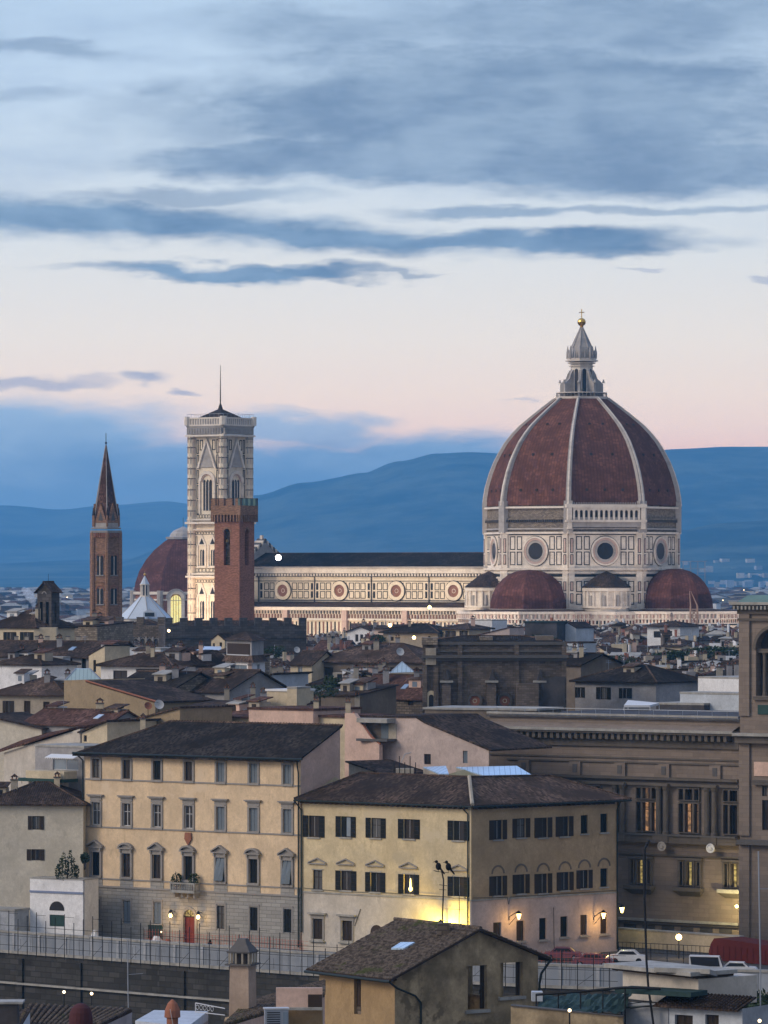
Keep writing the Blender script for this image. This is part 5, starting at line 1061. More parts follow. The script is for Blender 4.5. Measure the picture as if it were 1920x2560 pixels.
# roof in two wings meeting on a hip at the corner
rb = MB('tile_dark'); ov = .8; hz = 2.7; D_ = 6.4
A0 = fl_.p(-.5, ZEo, ov); A1 = fl_.p(-.5, ZEo, -2*D_); C0 = (fl_.p(fl_.L, ZEo, ov)+fr2.p(0, ZEo, ov))/2+Vector((.1, -.15, 0)); B0 = fr2.p(fr2.L+1.4, ZEo, ov); B1 = fr2.p(fr2.L+1.4, ZEo, -2*D_)
rA = fl_.p(3.2, ZEo+hz, -D_); bis = (fl_.n+fr2.n).normalized(); cr_ = fl_.p(fl_.L, ZEo+hz, 0)-bis*D_*1.05; rB = fr2.p(fr2.L-4.5, ZEo+hz-.2, -D_); Ci = fl_.p(fl_.L, ZEo, 0)-bis*D_*2.1
for q in ([A0, C0, cr_, rA], [C0, B0, rB, cr_], [A1, A0, rA], [B0, B1, rB], [rA, cr_, Ci, A1], [cr_, rB, B1, Ci]):
    rb.hexa([v for v in q], [v+ZU*.2 for v in q], 'tile_dark' if q[0] is not C0 else 'tile_brown')
rb.path([A0+ZU*.22, rA+ZU*.22, cr_+ZU*.22, rB+ZU*.22, B0+ZU*.22], .13, 6, 'tile_brown'); rb.tube(C0+ZU*.25, cr_+ZU*.25, .22, 6, m='beige'); ro = rb.build('roof', oc_)
ch = MB(); pt = P(1022, HY, 520); chimney(ch, (pt.x, pt.y), ZEo+.5, ZEo+2.2, .9, 'beige'); ch.build('chimney', ro); ch = MB(); pt = P(942, HY, 521); chimney(ch, (pt.x, pt.y), ZEo+.8, ZEo+2.3, .6, 'grey'); ch.build('chimney', ro)
gt = MB('gutter'); f = fl_; gt.path([f.p(f.L-.9, ZEo, .7), f.p(f.L-.35, ZEo-.8, .15), f.p(f.L-.35, .3, .15)], .08, 6); gt.tube(f.p(-.5, ZEo, ov+.05), C0, .1, 6); gt.build('drainpipe', oc_)
gt = MB('gutter'); gt.tube(C0, B0, .1, 6); gt.path([fr2.p(fr2.L-.1, ZEo, .7), fr2.p(fr2.L-.1, ZEo-1, .12), fr2.p(fr2.L-.1, .2, .12)], .08, 6); gt.path([f.p(-.5, ZEo, .8), f.p(.05, ZEo-1.1, .15), f.p(.05, 2, .15)], .08, 6); gt.build('drainpipe', oc_)
# shop sign sized dark niche left of the corner house's hidden door
b = MB('wood_dark'); s_ = fl_.s(942); b.ext(fl_, arc(s_-.85, s_+.85, -.5, 2.4), .01, .05); b.build('arched_door', oc_)
# glazed roof lights behind the corner house
def gableglass(lab, px0, px1, D, ye, yr, gx0, gx1, m='skylight', wm='greenish'):
    f = Fr.px(gx0, D, gx1, D); L = f.L; ze = f.z(gx0, ye); h = f.z(gx0, yr)-ze; th = thing('roof_light', lab, 'skylight', tuple(f.p(L/2, ze-3, 0)), 0)
    b = MB(wm); b.ext(f, [(0, ze-3), (L, ze-3), (L, ze), (L/2, ze+h), (0, ze)], -4, 0); b.build('wall', th)
    run = (px1-gx1)/F*D; b = MB(m); q = [f.p(L/2, ze+h+.05, .15), f.p(L+.15, ze, .15), f.p(L+run, ze-.15, -2.6), f.p(L/2+run*.62, ze+h+.1, -4.6)]; b.hexa(q, [v+ZU*.12 for v in q]); b.build('glazing', th)
    b = MB('tile_brown'); q = [f.p(L/2, ze+h+.05, .15), f.p(-.15, ze, .15), f.p(-.15, ze, -4), f.p(L/2, ze+h+.1, -4)]; b.hexa(q[::-1], [v+ZU*.12 for v in q[::-1]]); b.build('roof', th)
    return th
def slopeglass(name, lab, pts, cat='skylight', m='skylight', th=.12, below=1.6, wm='beige'):   # pts: (px,py,D) corners
    q = [P(*p_) for p_ in pts]; c = sum(q, Vector())/len(q); t_ = thing(name, lab, cat, (c.x, c.y, min(v.z for v in q)-below)); b = MB(m); b.hexa(q, [v+ZU*th for v in q]); b.build('glazing', t_)
    b = MB(wm); b.hexa([Vector((v.x, v.y, min(w.z for w in q)-below)) for v in q], [v-ZU*.01 for v in q]); b.build('curb', t_); return t_
gw = MB('greenish'); f = Fr.px(1088, 521, 1230, 519.5); zz = lambda yy_: f.z(1150, yy_); gw.ext(f, [(0, 15), (f.L, 15), (f.L, zz(1960)), (f.s(1228), zz(1958)), (f.s(1160), zz(1924)), (0, zz(1945))], -.4, 0)
solo(gw, 'gable_wall', 'pale green gable wall between two glass roof lights behind the corner house', 'wall', tuple(f.p(f.L/2, 15, 0)))
slopeglass('roof_light', 'large blue glass roof light right of the pale green gable', [(1232, 1946, 520), (1295, 1944, 521), (1250, 1918, 528), (1135, 1919, 528)][:4] if 0 else [(1228, 1947, 520), (1340, 1946, 521), (1292, 1917, 528), (1140, 1920, 528)])
slopeglass('roof_light', 'small blue glass roof light left of the pale green gable', [(1098, 1937, 520.5), (1122, 1937, 520.5), (1115, 1917, 526), (1058, 1920, 526)])
cb_ = MB('gutter'); cb_.path([fl_.p(.3, 6.9, .1), fl_.p(6, 6.72, .1), fl_.p(12, 6.85, .1), fl_.p(fl_.L-.4, 6.7, .1)], .03, 4); cb_.path([fl_.p(8.2, 4.9, .06), fl_.p(7.4, 3.0, .06)], .04, 4); cb_.build('cable', oc_)
cb_ = MB('gutter'); cb_.path([fr2.p(.2, 6.75, .1), fr2.p(5, 6.6, .1), fr2.p(5.2, 5.8, .1), fr2.p(5.4, 6.62, .1), fr2.p(fr2.L-.2, 6.7, .1)], .03, 4); cb_.path([fr2.p(11.6, 5.2, .1), fr2.p(11.7, .2, .1)], .04, 4); cb_.path([fr2.p(7.0, 3.3, .1), fr2.p(7.0, .2, .1)], .05, 4); cb_.build('cable', oc_)
# street lamps on wall brackets
sl0 = None
def streetlamp(c, base, label, e, col, m, grp='wall street lamps of the corner house'):
    t_ = thing('street_lamp', label, 'street lamp', tuple(base), 0, grp); b = MB('iron'); b.path([base, base+Vector((0, -.1, .35)), c+ZU*.62], .045, 6); b.tube(base-ZU*.5, c+ZU*.3, .03, 5); b.lathe((c.x, c.y), [(.3, c.z+.3), (.33, c.z+.34), (.06, c.z+.62)], 8)
    for q in range(4): a = R(90*q+45); b.tube((c.x+.14*math.sin(a), c.y-.14*math.cos(a), c.z-.3), (c.x+.28*math.sin(a), c.y-.28*math.cos(a), c.z+.3), .02, 4)
    b.build('bracket', t_); g = MB(m); g.lathe((c.x, c.y), [(.13, c.z-.3), (.27, c.z+.3)], 10); g.build('lamp_glass', t_); point(c-ZU*.5+Vector((0, -.1, 0)), e, col, .15); return t_
for (lx, ly, bx, dpt, e, lab) in ((1297, 2288, 1272, .0, 60, 'lit street lamp on the corner house wall nearest its corner, amber lantern'), (1509, 2286, 1484, 0, 75, 'lit street lamp on the corner house wall near its far end')):
    s_ = fr2.s(bx); bp_ = fr2.p(s_, fr2.z(bx, 2300), .05); c_ = fr2.p(s_+.15, fr2.z(lx, ly), 1.35); k_ = (lx-CX)/F; c_.x = k_*c_.y; streetlamp(c_, bp_, lab, e*2.2, (1, .60, .2), 'lamp_warm')
s_ = fl_.L-3.2; c_ = fl_.p(s_, 3.7, 1.3); streetlamp(c_, fl_.p(s_, 3.7, .05), 'bright yellow wall lamp low on the pale front behind the near roof', 4200, (1, .68, .09), 'lamp_yellow')
c_ = P(1555, 2275, 520); streetlamp(c_, c_+Vector((-.75, .3, .4)), 'greenish yellow street lamp at the far end of the corner house', 60, (.9, .85, .3), 'lamp_yellow')
# ---------------------------------------------------------------- library: long stone block and its tower
LB = Fr.px(1225, 558, 1850, 538); L = LB.L; lib = thing('library', 'long brown stone library block with giant columns and lit windows', 'library', tuple(LB.p(L/2, 0, -15)), math.atan2(LB.u.y, LB.u.x))
zl = lambda y_, px_=1700: LB.z(px_, y_)
wins = []
for cxp in (1478, 1618, 1724, 1836): 
    c_ = LB.s(cxp); 
    for dx, w_ in ((-1.05, .3), (0, .5), (1.05, .3)): wins.append((c_+dx-w_, c_+dx+w_, zl(2080), zl(2008), 'main', dx, cxp)); wins.append((c_+dx-w_, c_+dx+w_, zl(1999), zl(1972), 'up', dx, cxp))
for cxp in (1603, 1726, 1838):
    c_ = LB.s(cxp)
    for dx, w_ in ((-1.15, .2), (0, .42), (1.15, .2)): wins.append((c_+dx-w_, c_+dx+w_, zl(2212), zl(2154), 'low', dx, cxp))
b = MB('library_stone'); wall(b, LB, 0, L+3, -1, 24.9, [w[:4] for w in wins], .5); b.poly([LB.p(0, -1, 0), LB.p(0, -1, -30), LB.p(0, 24.9, -30), LB.p(0, 24.9, 0)])
q = [LB.p(-.3, 24.9, .3), LB.p(L+3, 24.9, .3), LB.p(L+3, 24.9, -30), LB.p(-.3, 24.9, -30)]; b.hexa([v-ZU*.2 for v in q], q, 'darkstone'); lw_ = b.build('wall', lib)
t_ = MB('library_trim')
t_.fb(LB, -1.0, L, zl(1831), zl(1824), .01, 1.7, 'slab'); t_.fb(LB, -.8, L, zl(1836), zl(1831), .01, 1.5); t_.fb(LB, -.3, L, zl(1870), zl(1852), .01, .35); t_.fb(LB, 0, L, zl(1900), zl(1896), .01, .14); t_.fb(LB, 0, L, zl(1799), zl(1795), .01, .2, 'slab'); t_.fb(LB, -.2, L, zl(1793), zl(1788), .01, .45, 'slab')
for k in range(int(L/.85)): t_.fb(LB, k*.85, k*.85+.42, zl(1851), zl(1837), .01, 1.25)
q = [LB.p(-1, zl(1824), 1.7), LB.p(L, zl(1824), 1.7), LB.p(L, zl(1812), .1), LB.p(-1, zl(1812), .1)]; t_.poly(q, 'library_stone')
t_.fb(LB, 2.5, L, zl(1911), zl(1907), .01, .2); t_.fb(LB, 2.5, L, zl(1951), zl(1944), .01, .6); t_.fb(LB, 2.5, L, zl(1966), zl(1958), .01, .45)
for px_ in (1312, 1440, 1552, 1662, 1790): c_ = LB.s(px_); t_.fb(LB, c_-.75, c_+.75, zl(1944), zl(1911), .01, .28, 'library_stone'); t_.fb(LB, c_-.3, c_+.3, zl(1938), zl(1917), .28, .33, 'pietra_dark')
t_.fb(LB, 12, L, zl(2108), zl(2090), .01, .9); t_.fb(LB, 12, L, zl(2090), zl(2086), .01, 1.1, 'pietra_dark'); t_.fb(LB, 12, L, zl(2141), zl(2137), .01, .3); t_.fb(LB, 12, L, zl(2306), zl(2300), .01, .5, 'slab'); t_.fb(LB, 12, L, zl(2312), zl(2307), .01, .3)
t_.build('cornice', lib)
for k in range(0, 5):
    px_ = (1440, 1552, 1661, 1782, 1855)[k]; c_ = LB.s(px_)
    if k == 4: continue
    cb = MB('library_trim'); z0_, z1_ = zl(2086), zl(1966)
    for dx in (-.5, .5):
        pt = LB.p(c_+dx, 0, .45); cb.lathe((pt.x, pt.y), [(.45, z0_), (.45, z0_+.3), (.36, z0_+.35), (.33, z1_-.5), (.45, z1_-.3), (.5, z1_)], 12)
    cb.fb(LB, c_-1.0, c_+1.0, z1_-.002, z1_+.3, .02, 1.0); cb.fb(LB, c_-1.05, c_+1.05, z0_-1.0, z0_+.002, .02, 1.05); cb.build('columns', lib)
for (a, b_, c, d, ty, dx, cxp) in wins:
    g = MB('library_trim'); g.fb(LB, a-.12, a, c, d, -.3, .25); g.fb(LB, b_, b_+.12, c, d, -.3, .25); g.fb(LB, a-.12, b_+.12, d, d+.14, -.3, .28); g.fb(LB, a-.12, b_+.12, c-.1, c, -.3, .3); g.fb(LB, (a+b_)/2-.05, (a+b_)/2+.05, c, d, -.45, -.35, 'wood_dark')
    if ty != 'up': g.fb(LB, a, b_, c+(d-c)*.72, c+(d-c)*.72+.08, -.45, -.35, 'wood_dark')
    wo = g.build('window', lib); mt = 'glass'
    if ty == 'low': mt = 'lit_yellow' if dx >= 0 or cxp == 1603 else 'lit_dim'
    if ty == 'main' and cxp in (1618,): mt = 'lit_orange' if dx >= 0 else 'glass'
    if ty == 'main' and cxp in (1724,): mt = 'lit_orange' if dx == 0 else ('lit_dim' if dx > 0 else 'glass')
    if ty == 'main' and cxp == 1836: mt = 'lit_orange' if dx > 0 else 'glass'
    if ty == 'up' and cxp == 1618 and dx == 0: mt = 'lit_dim'
    if cxp == 1478: mt = 'glass'
    p_ = MB(mt); p_.fb(LB, a, b_, c, d, -.5, -.46); p_.build('pane', wo)
for cxp in (1603, 1726, 1838):
    c_ = LB.s(cxp); s_ = MB('library_trim'); s_.fb(LB, c_-1.9, c_+1.9, zl(2226), zl(2217), .01, 1.0, 'slab' if cxp > 1800 else 'library_trim'); s_.hexa([LB.p(c_-1.3, zl(2240), .01), LB.p(c_+1.3, zl(2240), .01), LB.p(c_+1.3, zl(2240), .02), LB.p(c_-1.3, zl(2240), .02)], [LB.p(c_-1.9, zl(2226), .01), LB.p(c_+1.9, zl(2226), .01), LB.p(c_+1.9, zl(2226), .95), LB.p(c_-1.9, zl(2226), .95)])  # rightmost sill is paler: glow of the tower lamp put into its colour
    s_.fb(LB, c_-1.7, c_+1.7, zl(2150), zl(2144), .01, .4); 
    for dx in (-1.6, -.65, .5, 1.45): s_.fb(LB, c_+dx, c_+dx+.16, zl(2216), zl(2150), .01, .25)
    s_.build('sill', lib)
for px_ in (1655, 1777):
    c_ = LB.s(px_, 1.0); s_ = MB('marble_grey' if px_ == 1655 else 'white'); disc(s_, LB, c_, zl(2116), .52, .9, 1.08, 20); ring(s_, LB, c_, zl(2116), .42, .55, 1.08, 1.15, 20); disc(s_, LB, c_, zl(2116), .2, 1.08, 1.25, 12); s_.build('medallion', lib)
# floor-level wall, dark arcade
b = MB('wood_dark'); f = LB
for k in range(6): a = f.s(1560)+k*2.6; b.fb(f, a, a+1.7, .3, zl(2316), .01, .06, 'darkstone')
b.build('arcade', lib)
rl_ = MB('galvanised')
for z_ in (25.2, 25.8): rl_.tube(LB.p(0, z_, -1.5), LB.p(L, z_, -1.5), .04, 4)
for k in range(int(L/2)): rl_.tube(LB.p(k*2, 24.9, -1.5), LB.p(k*2, 25.8, -1.5), .04, 4)
rl_.build('roof_railing', lib)
# tower
TL = Fr.px(1850, 533, 2100, 526); L = TL.L; tw = thing('library_tower', 'tall brown stone corner tower with arched belfry opening cut by the right picture edge', 'tower', tuple(TL.p(L/2, 0, -6)), math.atan2(TL.u.y, TL.u.x)); tz = lambda y_, px_=1900: TL.z(px_, y_)
a0, a1 = TL.s(1890), TL.s(1984); 
b = MB('library_stone'); wall(b, TL, 0, L, -1, tz(1500), [(a0, a1, tz(1740), tz(1570)), (TL.s(1905), TL.s(1928), tz(2075), tz(2000)), (TL.s(1905), TL.s(1918), tz(1990), tz(1965))], 1.2)
lt_ = Fr(TL.p(0, 0, -12), TL.n); wall(b, lt_, 0, 12, -1, tz(1500), [(4.2, 8.4, tz(1740), tz(1570))], 1.2); b.poly([TL.p(L, -1, 0), TL.p(L, -1, -12), TL.p(L, tz(1500), -12), TL.p(L, tz(1500), 0)]); b.poly([TL.p(0, -1, -12), TL.p(L, -1, -12), TL.p(L, tz(1500), -12), TL.p(0, tz(1500), -12)])
bw_ = b.build('wall', tw); t_ = MB('library_trim'); R0 = (a1-a0)/2; m_ = (a0+a1)/2; zsp = tz(1570)-R0
for q in range(12):
    t0, t1 = math.pi*q/12, math.pi*(q+1)/12; t_.ext(TL, [(m_+R0*math.cos(t0), zsp+R0*math.sin(t0)), (m_+R0*math.cos(t0), tz(1568)), (m_+R0*math.cos(t1), tz(1568)), (m_+R0*math.cos(t1), zsp+R0*math.sin(t1))], -1.1, -.02, 'library_stone')
ring(t_, TL, m_, zsp, R0, R0+.35, .01, .16, 16, arch=True)
for e in (TL.s(1876),): t_.fb(TL, 0, e, tz(1790), tz(1535), .01, .28, 'library_stone'); t_.fb(TL, 0, e, tz(2090), tz(1835), .01, .28, 'library_stone'); t_.fb(TL, 0, e, -1, tz(2110), .01, .28, 'library_stone')
t_.fb(TL, -.1, L, tz(1552), tz(1546), .28, .4); t_.fb(TL, -.9, L, tz(1512), tz(1505), .01, 1.0, 'slab'); t_.fb(TL, -.6, L, tz(1524), tz(1512), .01, .7); t_.fb(TL, -.2, L, tz(1535), tz(1524), .01, .35)
for k in range(22): t_.fb(TL, -.4+k*.5, -.2+k*.5, tz(1524), tz(1515), .7, .9, 'slab')
lt2 = lt_
t_.fb(lt2, 0, 12.9, tz(1512), tz(1505), .01, .9, 'slab'); t_.fb(lt2, 0, 12.6, tz(1524), tz(1512), .01, .6)
t_.fb(TL, -.3, L, tz(1840), tz(1833), .01, 1.4, 'slab'); t_.fb(TL, -.2, L, tz(1858), tz(1840), .01, .9); t_.fb(TL, 0, L, tz(2112), tz(2100), .01, .9, 'pietra_dark'); t_.fb(TL, TL.s(1886), L, tz(1750), tz(1741), .01, .35); t_.fb(TL, TL.s(1895), L, tz(1786), tz(1762), .01, .1, 'shutter_green')
t_.fb(TL, TL.s(1886), L, tz(1962), tz(1950), .01, .5); t_.fb(TL, TL.s(1886), TL.s(2050), tz(1940), tz(1905), .01, .12, 'pink'); t_.build('cornice', tw)
c_ = MB('library_trim'); 
for px_ in (1906, 1935, 1963): pt = TL.p(TL.s(px_), 0, -.6); c_.lathe((pt.x, pt.y), [(.34, tz(1740)), (.25, tz(1730)), (.22, tz(1640)), (.36, tz(1632))], 10)
c_.fb(TL, a0, a1, tz(1632), tz(1622), -.9, -.3); c_.build('columns', tw)
g = MB('darkstone'); g.fb(TL, a0, a1, tz(1745), tz(1565), -1.5, -1.25); g.build('opening_back', tw)
g = MB('tile_dark'); q = [TL.p(-.2, tz(1505), .3), TL.p(L, tz(1505), .3), TL.p(L, tz(1505), -12.3), TL.p(-.2, tz(1505), -12.3)]; g.hexa(q, [TL.p(.6, tz(1488), -.8), TL.p(L-.6, tz(1488), -.8), TL.p(L-.6, tz(1488), -11), TL.p(.6, tz(1488), -11)], 'copper'); g.build('roof', tw)
for (o_, mt) in (((TL.s(1905), TL.s(1928), tz(2075), tz(2000)), 'lit_dim'), ((TL.s(1905), TL.s(1918), tz(1990), tz(1965)), 'glass')):
    w_ = window(TL, o_, tw, 'dk', .3)
# wall lamp on the tower flank lighting the library wall
c_ = P(1842, 2266, 535.6); b = MB('iron'); b.tube(c_, c_+Vector((.8, .3, .3)), .05, 5); l_ = thing('wall_lamp', 'small yellow lamp on the flank of the library tower', 'lamp', tuple(c_)); b.build('bracket', l_); g = MB('lamp_yellow'); g.ball(c_, .2, 8); g.build('bulb', l_); point(c_+Vector((-.9, -.9, .2)), 1300, (1, .80, .34), .2)
# ---------------------------------------------------------------- street level right of the corner house
b = MB('cream'); f = Fr.px(1546, 524, 1850, 512); b.fb(f, 0, f.L, 0, f.z(1650, 2330), -.6, 0); b.fb(f, -.1, f.L, f.z(1650, 2330), f.z(1650, 2326), -.7, .1, 'slab'); solo(b, 'garden_wall', 'low cream garden wall lit by a glowing globe lamp below the library', 'wall', tuple(f.p(f.L/2, 0)))
c_ = P(1697, 2343, 508); l_ = thing('globe_lamp', 'very bright globe street lamp on a post in front of the cream wall', 'street lamp', (c_.x, c_.y, 0)); b = MB('iron'); b.tube((c_.x, c_.y, 0), (c_.x, c_.y, c_.z-.25), .06, 6); b.build('post', l_); g = MB('lamp_warm'); g.ball(c_, .34, 12); g.build('globe', l_); point(c_+Vector((0, -.6, .3)), 260, (1, .66, .28), .3)
rl_ = MB('iron'); f = Fr.px(1546, 506, 1775, 500); zt = f.z(1650, 2360)
for z_ in (zt, zt-1.0): rl_.tube(f.p(0, z_), f.p(f.L, z_), .05, 4)
for k in range(int(f.L/.5)): rl_.tube(f.p(k*.5, max(0, zt-1.0)), f.p(k*.5, zt), .025 if k % 4 else .05, 4)
for k in range(int(f.L/2)+1): rl_.tube(f.p(k*2, 0), f.p(k*2, zt), .05, 4)
solo(rl_, 'railing', 'dark iron railing between the parked white car and the cream wall', 'railing', tuple(f.p(f.L/2, 0)))
b = MB('tarp_red'); f = Fr.px(1772, 506, 1990, 496); zt = f.z(1800, 2347); f.L = Fr.px(1772, 506, 1990, 496).L
pts = [(0, 0), (f.L, 0), (f.L, zt-.5), (f.s(1850), zt-.1), (f.s(1800), zt+.05), (f.s(1785), zt), (.3, zt-.6), (0, zt-1.4)]; b.ext(f, pts, -3.5, 0)
for k in range(12): a = .4+k*.9; b.fb(f, a, a+.07, .2, zt-.75, .01, .05, 'tarp_red')
solo(b, 'tarpaulin_shed', 'big red tarpaulin covered hoarding at the lower right', 'shed', tuple(f.p(f.L/2, 0, -1.5)))
# market clutter: crates, scooters
def car(label, px_, py_, D, yaw_, m, lights=False, van=False):
    c = P(px_, py_, D); c.z = .02; t_ = thing('parked_car', label, 'car', tuple(c), R(yaw_)); u = Vector((math.cos(R(yaw_)), math.sin(R(yaw_)))); f = Fr((c.x-u.x*2.1+u.y*.85, c.y-u.y*2.1-u.x*.85), u); f.L = 4.2
    b = MB(m); low_ = [(.0, .35), (4.2, .35), (4.2, .72), (4.05, .9), (3.3, .98), (.9, .98), (.15, .88), (0, .7)]
    b.ext(f, low_, -1.7, 0)
    top = [(.75, .96), (3.35, .96), (2.85, 1.42), (1.3, 1.46)] if not van else [(.1, .96), (3.6, .96), (3.2, 2.05), (.1, 2.1)]
    b.ext(f, top, -1.58, -.12); b.build('body', t_)
    g = MB('glass'); g.ext(f, [(top[0][0]+.25, 1.02), (top[1][0]-.3, 1.02), (top[2][0]-.1, top[2][1]-.08), (top[3][0]+.1, top[3][1]-.09)], -.11, -.09); g.ext(f, [(top[0][0]+.25, 1.02), (top[1][0]-.3, 1.02), (top[2][0]-.1, top[2][1]-.08), (top[3][0]+.1, top[3][1]-.09)], -1.61, -1.59)
    g.hexa([f.p(top[1][0]+.0, .99, -.25), f.p(top[1][0]+.0, .99, -1.45), f.p(top[2][0]+.04, top[2][1]-.04, -1.4), f.p(top[2][0]+.04, top[2][1]-.04, -.3)], [f.p(top[1][0]+.03, .99, -.25), f.p(top[1][0]+.03, .99, -1.45), f.p(top[2][0]+.07, top[2][1]-.04, -1.4), f.p(top[2][0]+.07, top[2][1]-.04, -.3)]); g.build('windows', t_)
    for sx in (.8, 3.35):
        for d in (-1.7, -.02):
            w = MB('rubber'); p0 = f.p(sx, .33, d-.02); w.tube(p0, p0+f.n*.22 if d > -1 else p0-f.n*.0+f.n*.2, .33, 12); wh = w.build('wheel', t_); r_ = MB('galvanised'); r_.tube(p0+f.n*.2, p0+f.n*.24, .19, 8); r_.build('rim', wh)
    for d in (-.3, -1.4):
        h = MB('lamp_small' if lights else 'frame_white'); h.ball(f.p(4.16, .7, d), .12, 8, m='lamp_warm' if lights else 'frame_white'); h.build('headlight', t_)
    if lights: point(f.p(4.8, .7, -.85), 25, (1, .85, .6), .1)
    return t_
car('dark maroon car parked by the river parapet below the corner house', 1482, 2402, 497, -7, 'car_maroon'); car('second maroon car parked behind the first, against the lilac wall', 1408, 2398, 505, -7, 'car_maroon')
car('white car with glowing headlights facing left on the river road', 1568, 2392, 501, 172, 'car_white', True); car('white van with red side parked in front of the red hoarding', 1772, 2412, 486, -8, 'car_white', van=True); car('low white car behind the railing beside the white van', 1842, 2418, 486, -8, 'car_white')
rnd = random.Random(4); b = MB('slab')
for k, px_ in enumerate((1612, 1632, 1654, 1676, 1700, 1722)):
    c = P(px_, 2410, 482+k*.4); sc2 = thing('parked_scooter', 'parked motor scooter number of a tight row behind the river parapet', 'scooter', (c.x, c.y, 0), 0, 'scooters parked behind the parapet')
    b = MB(['car_white', 'car_maroon', 'iron', 'galvanised', 'car_white', 'iron'][k]); f = Fr((c.x-.2, c.y), (1, .15)); b.ext(f, [(0, .35), (.45, .35), (.5, .75), (.1, .8)], -1.2, -.2); b.ext(f, [(.08, .5), (.4, .5), (.36, 1.1), (.14, 1.1)], -.18, 0); b.tube(f.p(-.12, 1.12, -.1), f.p(.6, 1.12, -.1), .03, 5, m='iron'); b.build('body', sc2)
    for d in (-.05, -1.2): w = MB('rubber'); w.tube(f.p(.17, .28, d), f.p(.31, .28, d), .27, 10); w.build('wheel', sc2)
    sc2['label'] = ['white scooter at the left end of the parked row', 'maroon scooter second from the left in the parked row', 'black scooter third from the left in the parked row', 'silver scooter third from the right in the parked row', 'white scooter second from the right in the parked row', 'black scooter at the right end of the parked row'][k]
# green kiosk box and pots by the red door
c = P(392, 2330, 532); f = Fr.px(370, 531, 404, 530.2); b = MB('shutter_green'); b.fb(f, 0, f.L, .3, 1.9, -1, 0, 'shutter_green'); b.fb(f, -.1, f.L+.1, 1.9, 2.02, -1.1, .1, 'slab')
for k in range(5): b.fb(f, .08+k*.3, .14+k*.3, .35, 1.85, .01, .06, 'wood_dark')
b.fb(f, .1, f.L-.1, 0, .3, -.9, -.1, 'terracotta'); b.ball(f.p(f.L+.12, 1.15, .3), .09, 8, m='lamp_small'); solo(b, 'news_kiosk', 'small dark green kiosk box left of the red palazzo door', 'kiosk', tuple(f.p(.7, 0, -.5)))
# ---------------------------------------------------------------- houses measured off the view
H = house
# far left
H('pale wall house with dark roof at the far left below the hills', -30, 722, 90, 716, 1571, 2.6, 9, 'hip', 'cream', 'tile_dark', [(17, 33, 1580, 1600), (59, 76, 1580, 1600)], 'open', ov=.4)
H('grey stone block between the belfry and the spired bell tower', 143, 735, 243, 732, 1567, .6, 12, 'shed', 'rough', 'tile_dark', ov=.1)
H('long low roofed house under the beige battlements at left', -40, 676, 272, 666, 1642, 2.0, 10, 'gable', 'grey', 'tile_dark', [(170, 181, 1645, 1671), (204, 215, 1645, 1671)], 'shutd')
H('white walled annex with drainpipe in front of the long left roof', 100, 664, 157, 663, 1646, .2, 3, 'flat', 'bluewhite', 'slab', ov=.05)
H('small hip roofed house at the left edge with white side wall', -20, 655, 104, 650, 1664, 1.3, 8, 'hip', 'white', 'tile_dark', ov=.4)
H('old palace with tall shuttered windows and pilasters at the left edge', -20, 604, 160, 600, 1740, 2.3, 12, 'hip', 'beige', 'tile_brown', [(14, 28, 1752, 1788), (60, 76, 1752, 1790), (108, 124, 1754, 1794), (-12, -2, 1752, 1788)], ['openb', 'shutb', 'shutb', 'shutb'], ov=.6, cat='palace', name='palace')
# tan blank wall
f = Fr.px(160, 592, 388, 582); L = f.L; zz = lambda p_, y_: f.z(p_, y_)
t_ = thing('blank_walled_house', 'big blank tan plaster wall sloping down to the right', 'house', tuple(f.p(L/2, 0, -5)), math.atan2(f.u.y, f.u.x)); b = MB('tan')
pts = [(0, 0), (L, 0), (L, zz(388, 1758)), (f.s(216), zz(216, 1706)), (f.s(214), zz(214, 1699)), (0, zz(160, 1701))]; b.ext(f, pts, -11, 0); b.build('wall', t_)
b = MB('tile_dark'); q = [f.p(f.s(216), zz(216, 1706)+.02, .1), f.p(L+.3, zz(388, 1758)+.02, .1), f.p(L+.3, zz(388, 1758)+.02, -11), f.p(f.s(216), zz(216, 1706)+.02, -11)]; b.hexa(q, [v+ZU*.2 for v in q], 'tile_dark'); b.tube(q[0]+ZU*.2, q[1]+ZU*.2, .12, 5, m='terracotta'); b.build('roof', t_)
def dish(c, r, label, m='frame_white'):
    b = MB(m); b.smooth = True; n = Vector((.3, -.9, .35)).normalized(); u = n.orthogonal().normalized(); v = n.cross(u)
    rg = [[Vector(c)+(u*math.cos(a*math.pi/6)+v*math.sin(a*math.pi/6))*r*q+n*r*.28*q*q for a in range(12)] for q in (.05, .4, .7, 1)]
    for a, b_ in zip(rg, rg[1:]):
        for i in range(12): j = (i+1) % 12; b.poly([a[i], a[j], b_[j], b_[i]])
    b.smooth = False; b.tube(Vector(c), Vector(c)+Vector((0, .15, -1.1)), .04, 5, m='iron'); b.tube(Vector(c)-v*r*.9, Vector(c)+n*r*.9, .02, 4, m='iron')
    solo(b, 'satellite_dish', label, 'satellite dish', (c[0], c[1], c[2]-1.1), 'satellite dishes on the roofs')
dish(P(226, 1782, 578), .42, 'white satellite dish against the tan blank wall'); dish(P(397, 1762, 580), .62, 'large white satellite dish right of the tan blank wall'); dish(P(370, 1765, 579), .5, 'rusty red satellite dish beside the large white one', 'terracotta')
dish(P(716, 1694, 690), .5, 'white dish low on the dark wall left of the cream house'); dish(P(742, 1625, 715), .5, 'white dish at the top left of the wide brown roof'); dish(P(1000, 1630, 700), .62, 'big pale dish standing on the wide brown roof')
